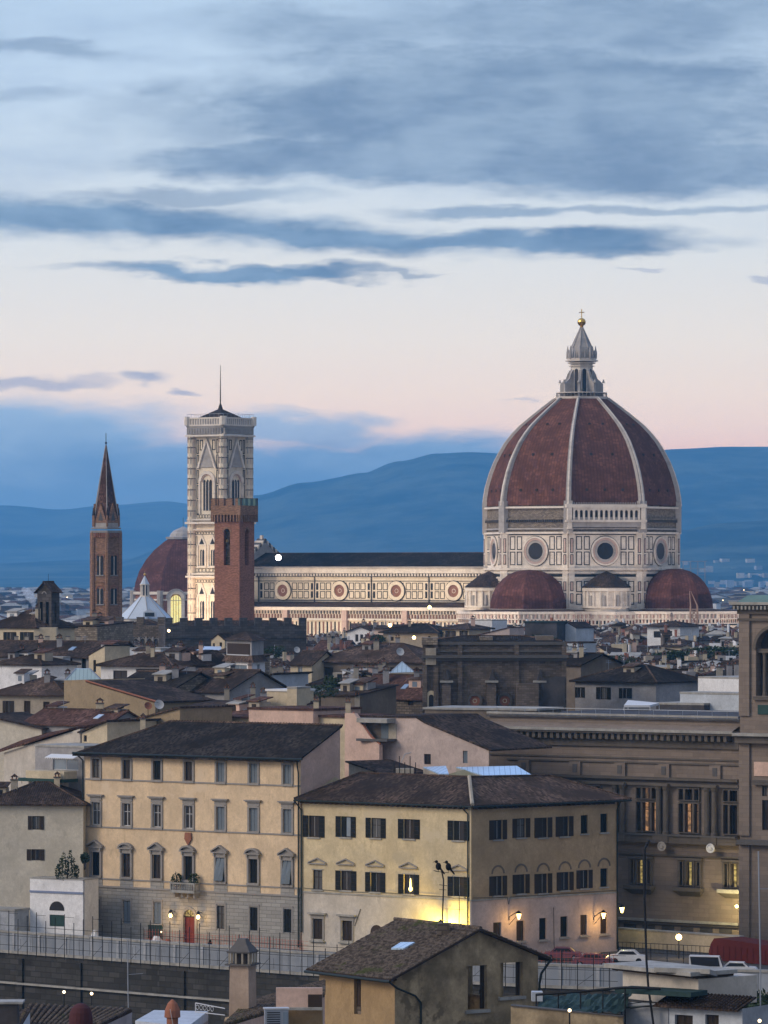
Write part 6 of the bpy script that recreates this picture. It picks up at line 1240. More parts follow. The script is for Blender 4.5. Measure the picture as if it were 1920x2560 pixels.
# glass cupola
c = P(210, 1702, 602); b = MB('skylight_green'); r0 = [P(162, 1702, 598), P(256, 1704, 598), P(252, 1698, 606), P(168, 1698, 606)]; r1 = [P(190, 1672, 600.5), P(224, 1672, 600.5), P(224, 1671, 603), P(190, 1671, 603)]; b.hexa(r0, r1)
for p0, p1 in zip(r0, r1): b.tube(p0, p1, .08, 4, m='galvanised')
b.hexa([v-ZU*1.4 for v in r0], [v-ZU*.01 for v in r0], 'beige'); solo(b, 'glass_cupola', 'pale green glass hipped roof light above the tan wall', 'skylight', (c.x, c.y, r0[0].z-1.4))
H('white attic house with wide dark window left of centre', 252, 642, 430, 636, 1667, 1.7, 9, 'hip', 'white', 'tile_dark', [(283, 318, 1676, 1702), (340, 398, 1672, 1690)], 'dk', ov=.7)
H('pale blue parapet terrace above the white attic house', 272, 668, 402, 664, 1624, .1, 6, 'flat', 'bluewhite', 'slab', ov=.0)
H('cream turret wall at the left of the white attic house', 222, 650, 262, 648, 1640, 1.4, 5, 'shedl', 'cream', 'tile_dark', [(233, 240, 1650, 1680)], 'shutd', ov=.1)
H('broad dark roof with stone eaves in front of the attic house', 285, 622, 430, 616, 1722, 2.0, 11, 'gable', 'rough', 'tile_black', ov=.5)
H('dark roofed house just left of the white tower house', 425, 622, 566, 615, 1728, 2.6, 12, 'gable', 'grey', 'tile_dark', [(462, 474, 1736, 1758), (500, 512, 1738, 1758)], 'shutd', chim=2)
H('grey gabled wall house below the spired chapel gable', 402, 645, 490, 641, 1665, 1.8, 8, 'front', 'grey', 'tile_dark', [(426, 444, 1678, 1690)], 'dk', ov=.3)
H('low stone house with dark roof beside the white tower house', 485, 652, 566, 648, 1661, 1.2, 9, 'shed', 'rough', 'tile_dark', [(527, 538, 1665, 1675)], 'dk', ov=.3)
slopeglass('roof_light', 'long whitish skylight left of the small cream gable', [(482, 1632, 656), (556, 1634, 654), (552, 1618, 659), (484, 1618, 660)], m='zinc', below=1.2)
H('small cream pointed gable with two windows in mid town', 528, 662, 562, 661, 1601, .8, 4, 'front', 'cream', 'tile_dark', [(532, 537, 1608, 1617), (549, 555, 1606, 1617)], 'dk', ov=.1)
# white tower house in three tiers
f = Fr.px(563, 642, 630, 634); f2 = Fr.px(630, 634, 662, 642); t_ = thing('white_tower_house', 'tall white tower house with dark loggia and pale double window', 'house', tuple(f.p(2, 0, -4)), 0); b = MB('white')
zt = ZY(1655, 636); zu = ZY(1600, 640); n_ = (f.n+f2.n).normalized(); bk = [f.p(0, 0, 0), f.p(f.L, 0, 0), f2.p(f2.L, 0, 0), f2.p(f2.L, 0, 0)+Vector((-1.5, 5, 0)), f.p(0, 0, 0)+Vector((.5, 5, 0))]
op_ = [(f.s(577), f.s(617), f.z(597, 1684), f.z(597, 1662))]; wall(b, f, 0, f.L, 0, zt, op_); wall(b, f2, 0, f2.L, 0, zt, [(f2.s(643), f2.s(650), f2.z(646, 1684), f2.z(646, 1661))])
b.poly([bk[2], bk[3], bk[3]+ZU*zt, bk[2]+ZU*zt]); b.poly([bk[3], bk[4], bk[4]+ZU*zt, bk[3]+ZU*zt]); b.poly([bk[4], bk[0], bk[0]+ZU*zt, bk[4]+ZU*zt])
up = [v.lerp(sum(bk, Vector())/5, .06) for v in bk]; b.hexa([v+ZU*zt for v in up], [v+ZU*zu for v in up], 'grey'); b.build('wall', t_); window(f, op_[0], t_, 'pale'); window(f2, (f2.s(643), f2.s(650), f2.z(646, 1684), f2.z(646, 1661)), t_, 'pale')
ce = sum(bk, Vector())/5; b = MB('tile_dark'); lo_ = [ce+(v-ce)*1.18+ZU*zt for v in bk]; b.hexa(lo_, [ce+(v-ce)*.96+ZU*(zt+.9) for v in bk], 'tile_brown'); b.hexa([ce+(v-ce)*1.15+ZU*zu for v in bk], [ce+(v-ce)*.15+ZU*(zu+1.1) for v in bk], 'tile_dark'); b.build('roof', t_)
g = MB('wood_dark'); fu = Fr(up[0], up[1]-up[0]); Lu = (up[1]-up[0]).length; g.fb(fu, .5, Lu-.5, zt+1.0, zu-.45, .01, .1); g.fb(fu, .5, Lu-.5, zt+.85, zt+1.0, .01, .2, 'frame_white'); g.build('loggia', t_)
H('cream stucco terrace hut with white slab roof in mid town', 667, 566, 718, 564, 1728, .1, 5, 'flat', 'cream', 'awning_white', ov=.15); H('cream stair hut joined to the right of the terrace hut', 718, 563, 742, 562.5, 1722, .1, 4, 'flat', 'cream', 'slab', ov=.05)
H('cream walled house with dark red roof behind the yellow palazzo', 520, 566, 622, 560, 1794, 1.7, 10, 'shed', 'cream', 'tile_red', [(560, 600, 1806, 1822)], 'dk', ov=.5)
H('long buff wall and roof right behind the yellow palazzo ridge', 622, 556, 783, 550, 1775, .3, 9, 'flat', 'pink', 'tile_red', ov=.15)
H('buff parapet house beside the pink sloping gable', 775, 552, 866, 548, 1793, .2, 8, 'flat', 'cream', 'tile_red', ov=.25)
for k, (px_, y0_, y1_, D, m_, lab) in enumerate(((790, 1745, 1792, 551, 'cream', 'tall cream chimney left on the buff parapet'), (870, 1748, 1784, 547, 'cream', 'square cream chimney at the top of the pink gable'), (828, 1697, 1725, 620, 'cream', 'slim lit chimney in front of the wide brown roof'), (893, 1732, 1772, 600, 'beige', 'thick beige chimney behind the pink sloping gable'), (632, 1712, 1730, 590, 'beige', 'stubby chimney right below the white tower house'), (567, 1715, 1745, 590, 'beige', 'pale chimney at the left foot of the white tower house'), (357, 1790, 1808, 548, 'cream', 'small cream chimney above the left hip of the yellow palazzo'), (1222, 1640, 1660, 640, 'grey', 'grey chimney behind the dark stone church'), (1790, 1634, 1675, 900, 'cream', 'sunny yellow chimney right of the lattice mast'))):
    c = P(px_, y1_, D); b = MB(); chimney(b, (c.x, c.y), c.z-2.5, P(px_, y0_, D).z-.4, 13/F*D if k not in (2, 8) else .55, m_); solo(b, 'chimney', lab, 'chimney', (c.x, c.y, c.z-2.5), 'free standing roof chimneys')
# pink sloping gable and the big pinkish house
f = Fr.px(862, 546, 948, 541); L = f.L; t_ = thing('sloping_gable_wall', 'pale pink gable wall with orange tile edge sloping down right', 'wall', tuple(f.p(L/2, 0, 0)), math.atan2(f.u.y, f.u.x)); b = MB('offwhite'); zz = lambda p_, y_: f.z(p_, y_)
pts = [(0, 0), (L, 0), (L, zz(948, 1862)), (f.s(925), zz(925, 1842)), (f.s(885), zz(885, 1783)), (0, zz(862, 1783))]; b.ext(f, pts, -.5, 0, 'pink'); b.build('wall', t_); b = MB('terracotta')
for (a, y0_), (c_, y1_) in zip([(880, 1782), (903, 1812), (925, 1842)], [(903, 1812), (925, 1842), (948, 1862)]): b.tube(f.p(f.s(a), zz(a, y0_), -.2), f.p(f.s(c_), zz(c_, y1_), -.2), .16, 6)
b.build('tile_edge', t_)
f = Fr.px(905, 545, 1222, 534); L = f.L; t_ = thing('pinkish_house', 'broad pinkish grey rendered gable house left of the library', 'house', tuple(f.p(L/2, 0, -6)), math.atan2(f.u.y, f.u.x)); zz = lambda p_, y_: f.z(p_, y_); b = MB('lilac')
pts = [(0, 0), (L, 0), (L, zz(1222, 1876)), (f.s(1062), zz(1062, 1808)), (f.s(1040), zz(1040, 1794)), (0, zz(905, 1794))]
w1, w2_ = (f.s(1060), f.s(1077), zz(1068, 1911), zz(1068, 1885)), (f.s(1157), f.s(1169), zz(1163, 1908), zz(1163, 1877)); zc = zz(1163, 1874)
wall(b, f, 0, L, 0, zc, [w1, w2_], .25); b.poly([f.p(0, zc), f.p(L, zc), *[f.p(a, z_) for a, z_ in pts[2:]]]) if zz(1222, 1876) > zc else b.poly([f.p(0, zc), f.p(f.s(1218), zc), *[f.p(a, z_) for a, z_ in pts[3:]]])
b.poly([f.p(0, 0), f.p(0, 0, -12), f.p(0, pts[5][1], -12), f.p(0, pts[5][1])]); b.build('wall', t_); window(f, w1, t_, 'dk'); window(f, w2_, t_, 'shut')
b = MB('tile_brown')
for (a, z0_), (c_, z1_) in ((pts[5], pts[4]), (pts[4], pts[3]), (pts[3], (L+.4, pts[2][1]-.1))):
    q = [f.p(a, z0_, .15), f.p(c_, z1_, .15), f.p(c_, z1_, -12), f.p(a, z0_, -12)]; b.hexa(q, [v+ZU*.2 for v in q], 'tile_dark')
b.build('roof', t_); b = MB('slab'); b.fb(f, f.s(912), f.s(988), zz(950, 1806), zz(950, 1795), -.5, 1.6, 'slab'); b.fb(f, f.s(915), f.s(992), zz(950, 1852), zz(950, 1846), .0, 1.9, 'pietra_dark'); b.fb(f, f.s(954), f.s(972), zz(960, 1846), zz(960, 1808), .01, .08, 'shutter_blue'); b.fb(f, f.s(916), f.s(954), zz(930, 1846), zz(930, 1808), .01, .06, 'brownish'); b.fb(f, f.s(972), f.s(992), zz(930, 1846), zz(930, 1808), .01, .06, 'beige'); b.build('dormer', t_)
H('low dark roof tucked between pink gable and corner house', 872, 530, 960, 525, 1935, 1.2, 6, 'shedr', 'beige', 'tile_dark', ov=.3); 
b = MB('iron'); c = P(1012, 1920, 524)
for k in range(5): b.tube((c.x-1.2+k*.6, c.y, 19), (c.x-1.2+k*.6, c.y, 20.6+(k % 2)*.7), .05, 5)
b.fb(Fr((c.x-1, c.y), (1, 0)), 0, 2, 19, 19.9, -1.2, 0, 'beige'); b.path([(c.x-.4, c.y, 20.6), (c.x, c.y, 21.5), (c.x+.7, c.y, 21.7)], .05, 5, 'galvanised'); solo(b, 'roof_vents', 'cluster of metal flues and vents behind the corner house roof', 'vents', (c.x, c.y, 19))
# dark church-like stone block
f = Fr.px(1062, 610, 1412, 610); L = f.L; t_ = thing('dark_stone_church', 'massive dark stone church flank with two round orange windows', 'church', tuple(f.p(L/2, 0, -8)), math.atan2(f.u.y, f.u.x)); zz = lambda y_: f.z(1200, y_); b = MB('church_stone')
b.fb(f, 0, L, 0, zz(1608), -11, 0, 'church_stone'); b.build('wall', t_); b = MB('pietra_dark'); b.fb(f, -.4, L+.4, zz(1645), zz(1638), .01, .9); b.fb(f, -.3, L+.3, zz(1652), zz(1645), .01, .5); b.fb(f, -.2, L+.2, zz(1612), zz(1604), .01, .4); b.fb(f, 0, L, zz(1630), zz(1626), .01, .3)
for px_ in (1115, 1228, 1348): a = f.s(px_); b.fb(f, a-.5, a+.6, 0, zz(1706), .01, 1.2, 'church_stone'); b.fb(f, a-.8, a+.9, zz(1706), zz(1701), .01, 1.5, 'slab'); b.ext(f, [(a-.3, zz(1700)), (a+.5, zz(1700)), (a+.1, zz(1672))], .01, .9, 'darkstone')
for px_ in (1062, 1090, 1150, 1292, 1410): a = f.s(px_); b.fb(f, a-.3, a+.3, 0, zz(1604), .01, .35, 'church_stone')
b.fb(f, -.4, f.s(1094), zz(1612), zz(1594), -3, .6, 'rough'); b.fb(f, f.s(1064), f.s(1090), zz(1662), zz(1620), .35, .6, 'beige'); b.fb(f, f.s(1290), f.s(1345), 0, zz(1708), .36, 2.2, 'church_stone'); b.fb(f, f.s(1352), f.s(1412), 0, zz(1692), .36, 1.4, 'darkstone'); b.fb(f, f.s(1200), f.s(1232), zz(1606), zz(1592), -4, -1, 'rough'); b.fb(f, f.s(1340), f.s(1385), zz(1606), zz(1590), -5, -1, 'brownish')
b.build('cornice', t_)
for px_ in (1187, 1262): a = f.s(px_); g = MB('pietra_dark'); ring(g, f, a, zz(1752), .68, 1.0, .01, .3, 18); wo = g.build('round_window', t_); g = MB('terracotta'); disc(g, f, a, zz(1752), .68, .01, .08, 16); ring(g, f, a, zz(1752), .2, .3, .08, .12, 8, 'cream'); g.build('pane', wo)
g = MB('cream'); a = f.s(1078); g.ext(f, arc(a-.6, a+.6, 0, zz(1738)), .01, .25, 'cream'); g.ext(f, arc(a-.3, a+.3, 0, zz(1742)), .25, .3, 'glass'); g.build('arched_niche', t_)
b = MB('tile_black'); roofmesh(b, f, L, 11, zz(1606), .6, 'hip', -.3, 'tile_black'); b.build('roof', t_)
H('cream sunlit end house at the left of the wide brown roof', 726, 716, 779, 714, 1662, 1.9, 8, 'gable', 'cream', 'tile_dark', [(745, 756, 1666, 1694)], 'pale', ov=.4)
H('wide brown hip roof house with brown shutters in mid town', 779, 718, 1055, 709, 1657, 2.7, 14, 'hip', 'brownish', 'tile_brown', [(811, 833, 1668, 1688), (889, 914, 1668, 1688), (975, 990, 1668, 1686)], 'shutb', ov=.6)
c = P(1005, 1680, 652); b = MB('skylight'); q = [P(975, 1682, 650), P(1036, 1680, 650), P(1032, 1676, 654), P(980, 1676, 654)]; top = P(1005, 1654, 652)
for i in range(4): b.poly([q[i], q[(i+1) % 4], top]); b.tube(q[i], top, .06, 4, m='galvanised')
b.hexa([v-ZU*2.2 for v in q], [v-ZU*.02 for v in q], 'beige'); solo(b, 'glass_pyramid', 'small bluish glass pyramid on a square base', 'skylight', (c.x, c.y, q[0].z-2.2))
slopeglass('roof_light', 'small flat glass roof light left of the glass pyramid', [(923, 1701, 645), (948, 1701, 645), (957, 1688, 648), (934, 1688, 648)], below=.6, wm='tile_brown')
H('ruddy brown roof house with weathered stone wall in mid town', 885, 634, 1058, 628, 1746, 2.9, 11, 'gable', 'rubble', 'tile_red', [(1020, 1034, 1752, 1764)], 'dk', ov=.4, chim=2)
H('dark terrace house between the two cream chimneys', 780, 604, 890, 600, 1740, 1.2, 9, 'shed', 'brownish', 'tile_dark', ov=.3, chim=1)
# skyline houses below the cathedral
H('white loggia house with open columns below the second nave window', 868, 1010, 935, 1006, 1580, 1.1, 9, 'front', 'white', 'tile_dark', [(888, 896, 1586, 1604), (900, 908, 1586, 1604), (912, 919, 1586, 1604)], 'dk')
H('pale house with flat dark roof just right of the loggia house', 930, 1004, 962, 1002, 1573, .8, 8, 'shed', 'lilac', 'tile_dark', [(938, 945, 1586, 1598)], 'dk')
H('roof terrace house with one warm lamp below the third nave window', 958, 990, 1094, 984, 1583, 1.8, 10, 'hip', 'beige', 'tile_black', [(976, 984, 1592, 1602), (1070, 1076, 1590, 1602)], 'shutb', ov=.8)
c = P(1035, 1594, 982); b = MB('lamp_warm'); b.ball(c, .4, 8); b.tube(c, c+ZU*.8, .05, 4, m='iron'); solo(b, 'terrace_lamp', 'warm lamp under the eaves of the dark terrace roof', 'lamp', tuple(c)); point(c+Vector((0, -1, 0)), 90, (1, .6, .3))
c = P(975, 1563, 985); b = MB('lamp_warm'); b.ball(c, .42, 8); b.tube(c-ZU*2, c, .06, 4, m='iron'); solo(b, 'roof_lamp', 'orange lamp on the roof below the second nave window', 'lamp', tuple(c-ZU*2)); point(c+Vector((0, -1.5, 0)), 120, (1, .6, .2))
H('cream hip roofed house with two shutters below the fourth nave window', 1106, 985, 1172, 981, 1574, 1.1, 8, 'hip', 'cream', 'tile_dark', [(1120, 1133, 1577, 1597), (1154, 1164, 1577, 1597)], 'openb', ov=.7)
H('blank white block at the corner of the nave and south apse', 1172, 992, 1230, 990, 1552, .1, 9, 'flat', 'white', 'slab', ov=.0); H('pinkish lean to house in front of the blank white block', 1176, 975, 1274, 970, 1594, 2.1, 6, 'shedl', 'lilac', 'tile_red', ov=.2)
H('dark low house with flat roof right of the dark church', 1352, 655, 1452, 650, 1662, 1.4, 9, 'gable', 'brownish', 'tile_black', ov=.4)
H('dark open loggia on the roofs below the south apse', 1312, 980, 1392, 977, 1556, .3, 6, 'flat', 'darkstone', 'netting', ov=.3); H('white gabled house right of the dark loggia', 1398, 982, 1440, 980, 1570, 1.0, 8, 'front', 'bluewhite', 'tile_dark', ov=.2)
H('long white house with two dark windows below the great dome', 1618, 1004, 1700, 1000, 1567, 1.0, 9, 'hip', 'white', 'tile_dark', [(1634, 1652, 1578, 1594), (1670, 1680, 1577, 1590)], 'dk', ov=.8)
H('small white penthouse box with glazed front behind the dark church', 1404, 760, 1444, 758, 1608, .1, 5, 'flat', 'bluewhite', 'tile_dark', [(1408, 1438, 1614, 1630)], 'pale', ov=.1)
H('dark hip roofed house with green shutters right of the dark church', 1438, 628, 1640, 620, 1707, 2.2, 11, 'hip', 'grey', 'tile_black', [(1444, 1456, 1718, 1744), (1500, 1518, 1718, 1748), (1556, 1572, 1720, 1746)], 'open', ov=.6)
H('white cubic house with terrace left of the library tower', 1745, 604, 1852, 598, 1697, .1, 8, 'flat', 'white', 'slab', ov=.0); H('low white terrace wall in front of the white cubic house', 1700, 590, 1860, 584, 1736, .1, 4, 'flat', 'bluewhite', 'slab', ov=.05)
H('dark stone roof terrace right behind the library parapet', 1640, 590, 1760, 586, 1762, .1, 6, 'flat', 'darkstone', 'slab', ov=.0)
b = MB('awning_white'); q = [P(1560, 1768, 575), P(1625, 1768, 575), P(1648, 1762, 579), P(1570, 1755, 579)]; b.hexa(q, [v+ZU*.25 for v in q]); 
for v in q: b.tube(v, v-ZU*2.5, .05, 5)
c = sum(q, Vector())/4; solo(b, 'awning', 'bright white awning on the roof terrace above the library cornice', 'awning', (c.x, c.y, c.z-2.5))
H('grey buttressed hut left of the library parapet', 1062, 566, 1340, 560, 1775, .2, 8, 'flat', 'brownish', 'slab', ov=.2)
# left foreground row
H('white balcony house with awning left of the yellow palazzo', 88, 548, 210, 543, 1868, .2, 8, 'flat', 'grey', 'slab', [(132, 196, 1896, 1924)], 'pale', ov=.1, ze=None)
f = Fr.px(88, 546.5, 210, 541.5); b = MB('awning_white'); zz = lambda y_: f.z(150, y_); q = [f.p(f.s(130), zz(1885), .1), f.p(f.s(202), zz(1885), .1), f.p(f.s(203), zz(1893), 1.3), f.p(f.s(131), zz(1893), 1.3)]; b.hexa([v-ZU*.06 for v in q], q)
for k in range(14): a = f.s(131)+k*(f.s(203)-f.s(131))/14; b.ext(f, [(a, zz(1893)), (a+.22, zz(1893)), (a+.11, zz(1897))], 1.28, 1.32)
solo(b, 'awning', 'scalloped white awning over the balcony left of the yellow palazzo', 'awning', tuple(f.p(f.s(165), zz(1897), .5)))
bt_ = thing('balcony_terrace', 'stacked cream parapet balcony under the white awning', 'balcony', tuple(f.p(f.s(150), zz(1962), .8))); b = MB('cream'); b.fb(f, f.s(97), f.s(193), zz(1945), zz(1926), .05, 2.2); b.build('parapet', bt_); b = MB('copper'); b.fb(f, f.s(84), f.s(196), zz(1953), zz(1945), .05, 2.6, 'shutter_green'); b.build('slab', bt_); b = MB('offwhite'); b.fb(f, f.s(98), f.s(172), zz(1974), zz(1953), .05, 1.8); b.fb(f, f.s(118), f.s(140), zz(1963), zz(1957), 1.8, 1.86, 'wood_dark'); b.build('lower_wall', bt_)
f = Fr.px(10, 566, 200, 553); L = f.L; t_ = thing('grey_gable_house', 'tall grey rendered house with roof rising to the right at left edge', 'house', tuple(f.p(L/2, 0, -5)), math.atan2(f.u.y, f.u.x)); zz = lambda p_, y_: f.z(p_, y_); b = MB('offwhite'); b.ext(f, [(0, 0), (L, 0), (L, zz(200, 1822)), (f.s(150), zz(150, 1838)), (0, zz(10, 1882))], -9, 0); b.build('wall', t_)
b = MB('tile_red'); q = [f.p(-4, zz(10, 1897), .5), f.p(f.s(180), zz(180, 1826), .5), f.p(f.s(180)+2, zz(180, 1826)+1.2, -7), f.p(-4, zz(10, 1897)+2.4, -7)]; b.hexa(q, [v+ZU*.22 for v in q], 'tile_red'); b.build('roof', t_); b = MB('pietra'); ring(b, f, f.s(46), zz(46, 1958), .7, .85, .01, .05, 10, 'beige', arch=True); b.build('blind_arch', t_)
H('shaded house with sloping dark roof at the left edge', -40, 575, 104, 571, 1822, 1.6, 9, 'shedr', 'greybeige', 'tile_dark', ov=.5)
H('small cream dormer house with one window above the palazzo hip', 205, 553, 268, 550, 1834, 1.5, 8, 'shedl', 'cream', 'tile_dark', [(209, 217, 1838, 1854)], 'dk', ov=.4)
H('brown roofed house rising behind the palazzo left hip', 268, 562, 450, 554, 1822, 2.6, 9, 'shedl', 'tan', 'tile_brown', ov=.3)
H('ruddy roofed house below the tan blank wall', 60, 574, 262, 566, 1812, 1.6, 8, 'gable', 'grey', 'tile_red', ov=.4)
H('dim passage house in the gap left of the cream house', 438, 582, 520, 576, 1775, .9, 6, 'shed', 'brownish', 'tile_dark', [(478, 488, 1782, 1812), (500, 514, 1782, 1818)], 'shutd', ov=.3)
H('plain grey beige house with two small windows at the left edge', -40, 536.5, 208, 535, 2014, 2.3, 10, 'hip', 'greybeige', 'tile_dark', [(80, 100, 2040, 2074), (78, 100, 2123, 2151)], 'openb', ov=.6)
f = Fr.px(75, 532.5, 208, 529); L = f.L; t_ = thing('white_lodge', 'low white lodge with arched window and flat terrace', 'house', tuple(f.p(L/2, 0, -2)), math.atan2(f.u.y, f.u.x)); zz = lambda y_: f.z(140, y_); b = MB('white'); o_ = (f.s(124), f.s(161), zz(2316), zz(2287)); wall(b, f, 0, L, -.5, zz(2198), [o_], .2); b.fb(f, 0, L, -.5, zz(2198), -3.2, -.25)
b.fb(f, -.05, L+.05, zz(2198), zz(2196), -3.2, .08, 'slab'); b.fb(f, 0, L, zz(2233), zz(2228), .01, .12, 'blue_line'); b.build('wall', t_); g = MB('shutter_green'); g.fb(f, o_[0], o_[1], o_[2], o_[3], -.15, -.1); g.build('window', t_); g = MB('glass'); m_ = (o_[0]+o_[1])/2; r_ = (o_[1]-o_[0])/2; g.ext(f, arc(m_-r_, m_+r_, zz(2276), zz(2275)), .01, .05); g.build('fanlight', t_)
H('low grey shed at the left edge beside the white lodge', -40, 532, 36, 530, 2277, .1, 3, 'flat', 'rendergrey', 'slab', ov=.1)
rnd = random.Random(8); b = MB('leaf'); c = P(168, 2192, 530.5)
for k in range(7):
    dx = (k-3)*.36; hgt = 1.5+[.0, .9, 1.3, .7, 1.5, .6, -.1][k]; lb = leafy((c.x+dx, c.y+rnd.uniform(-.3, .3), c.z+hgt*.45), .28, .3, hgt*.62, 130, .14, seed=20+k); b.v_off = len(b.v); o0 = len(b.v); b.v += lb.v; b.f += [[i+o0 for i in q] for q in lb.f]; b.fm += lb.fm; b.sm += lb.sm
b.tube(c-ZU*.2, c+ZU*.8, .08, 5, m='bark'); solo(b, 'cypress_shrubs', 'dark pointed evergreen shrub on the white lodge terrace', 'shrub', (c.x, c.y, c.z-.2))
for k, (px_, py_, D, rx_, rz_, lab) in enumerate(((212, 2145, 531, .5, .6, 'dark creeper hanging beside the palazzo drainpipe'), (800, 1728, 590, 2.6, .9, 'dense dark roof garden shrub between the cream chimneys'), (1120, 1618, 700, 3, .6, 'low roof garden hedge on the dark church'), (945, 1598, 990, 1.8, .9, 'dark terrace shrub left of the warm terrace lamp'), (1700, 1640, 860, 6, 1.0, 'dark green tree clump left of the lattice mast'), (1790, 1632, 880, 6, 1.3, 'dark green tree clump right of the lattice mast'), (1345, 1600, 900, 4, .9, 'roof garden hedge below the south apse'))):
    c = P(px_, py_, D); b = leafy(c, rx_, min(rx_, 2), rz_, int(260*max(1, rx_/1.5)), .2 if D < 600 else .35, seed=40+k); b.tube(c-ZU*rz_*2.2, c, .12, 5, m='bark'); solo(b, 'shrub', lab, 'shrub', (c.x, c.y, c.z-rz_*2.2))
for k, (px_, py_, D, s_, lab) in enumerate(((1330, 1668, 640, 1.5, 'round dark tree at the right shoulder of the dark church'), (1480, 1640, 860, 2.0, 'dark tree clump left of the long white house'), (1560, 1655, 800, 1.8, 'dark tree between roofs below the long white house'), (1600, 1700, 640, 1.6, 'leafy tree behind the green shuttered hip roof house'), (842, 1712, 612, 1.5, 'bushy tree beside the slim lit chimney'), (680, 1640, 840, 2.0, 'dark tree right of the white tower house'), (330, 1745, 600, 1.0, 'small bush above the tan sloping wall'))):
    c = P(px_, py_, D); b = MB('leaf'); rnd2 = random.Random(300+k)
    for q in range(6):
        cc = c+Vector((rnd2.uniform(-.8, .8)*s_, rnd2.uniform(-.5, .5)*s_, rnd2.uniform(-.5, .5)*s_)); lb = leafy(cc, .6*s_, .6*s_, .5*s_, 110, .22, seed=400+k*7+q); o0 = len(b.v); b.v += lb.v; b.f += [[i+o0 for i in q2] for q2 in lb.f]; b.fm += lb.fm; b.sm += lb.sm
    b.tube((c.x, c.y, c.z-4*s_), c, .16, 6, m='bark')
    for q in range(4): b.tube(c-ZU*.6*s_, c+Vector((rnd2.uniform(-.7, .7)*s_, 0, .3*s_)), .06, 4, m='bark')
    solo(b, 'tree', lab, 'tree', (c.x, c.y, c.z-4*s_))
# floodlight on the nave roof and lit arcade lamp
c = P(696, 1394, 1332); b = MB('lamp_white'); b.ball(c, .85, 10); b.tube(c-ZU*2.5, c, .12, 5, m='iron'); solo(b, 'floodlight', 'dazzling white floodlight at the left end of the nave roof', 'floodlight', tuple(c-ZU*2.5))
c = P(1074, 1518, 1270); b = MB('lamp_yellow'); b.ball(c, .5, 8); b.tube(c-ZU*2, c, .08, 5, m='iron'); solo(b, 'aisle_lamp', 'small yellow lamp on the aisle roof near the fourth nave window', 'lamp', tuple(c-ZU*2))
c = P(422, 1577, 925); b = MB('lamp_small'); b.ball(c, .3, 8); b.tube(c, c+Vector((0, 1, .1)), .05, 4, m='iron'); solo(b, 'wall_spot', 'tiny lit lamp on the dark battlemented wall', 'lamp', tuple(c))
def spot(c, tgt, e, ang, col):
    l = bpy.data.lights.new('street_floodlight', 'SPOT'); l.energy = e; l.spot_size = R(ang); l.spot_blend = .8; l.color = col; l.shadow_soft_size = .5; o = bpy.data.objects.new('street_floodlight', l); COL.objects.link(o); o.location = c; o.rotation_euler = (Vector(tgt)-Vector(c)).to_track_quat('-Z', 'Y').to_euler(); return o
spot((CAMP.x-14, CAMP.y-20, 14), (CAMP.x, CAMP.y, 40), 30000, 70, (1, .72, .5)); spot((CAMP.x+12, CAMP.y-22, 14), (CAMP.x, CAMP.y, 38), 20000, 70, (1, .7, .5))
for t0 in (30, 52, 74, 96): o_ = DC+w2*t0+s2*78; spot((o_.x, o_.y, 22), (DC+w2*t0+s2*10).to_tuple()+(39,), 52000, 50, (1, .78, .55))
for a_ in (-32, 12, 50): spot((DC.x+math.sin(R(a_))*75, DC.y-math.cos(R(a_))*75, 18), (DC.x, DC.y, 44), 26000, 75, (1, .80, .66))
# ---------------------------------------------------------------- foreground house across the river
C0_ = Vector((.73, 317, 0)); g_ = Vector((.814, .58, 0)).normalized(); b_ = Vector((-g_.y, g_.x, 0))
GW = Fr(C0_, g_); LG = 12.2; DB = 9.0; GW.L = LG                     # gable wall, seen from the front right
LWl = Fr(C0_+b_*DB, -b_); LWl.L = DB                                 # left eave wall
RWl = Fr(C0_+g_*LG, b_); BW = Fr(C0_+b_*DB+g_*LG, -g_)
fh = thing('foreground_house', 'weathered ochre house with mossy tiled gable roof in the foreground', 'house', tuple(C0_+g_*6+b_*4.5), math.atan2(g_.y, g_.x))
zE, zA, zR, sA = 14.55, 17.35, 15.35, 6.85
mk = lambda x0, x1, y0, y1: (GW.s(x0), GW.s(x1), GW.z((x0+x1)/2, y1), GW.z((x0+x1)/2, y0))
o1, o2 = mk(1166, 1218, 2414, 2524), mk(1250, 1307, 2406, 2491)
b = MB('fg_brown'); sm_ = o1[0]-.5; zt_ = max(o1[3], o2[3])+.12; zm_ = zE+(zA-zE)/sA*sm_; b.poly([GW.p(0, -.1), GW.p(sm_, -.1), GW.p(sm_, zm_), GW.p(0, zE)]); wall(b, GW, sm_, LG, -.1, zt_, [o1, o2], .45); b.poly([GW.p(sm_, zt_), GW.p(LG, zt_), GW.p(LG, max(zR, zt_+.01)), GW.p(sA, zA), GW.p(sm_, zm_)])
lo = [(LWl.s(885), LWl.s(903), LWl.z(894, 2536), LWl.z(894, 2437))]; wall(b, LWl, 0, DB, -.1, zE, lo, .35, 'fg_ochre')
wall(b, RWl, 0, DB, -.1, zR, [(2.0, 4.0, 12.2, 14.8), (5.6, 7.6, 12.2, 14.8)], .4, 'fg_brown'); wall(b, BW, 0, LG, -.1, zE, [(3.0, 8.0, 12.0, 14.3)], .4, 'fg_brown')
b.fb(GW, .3, LG-.3, 10.6, 10.9, -DB+.3, -.5, 'slab'); fw_ = b.build('wall', fh)
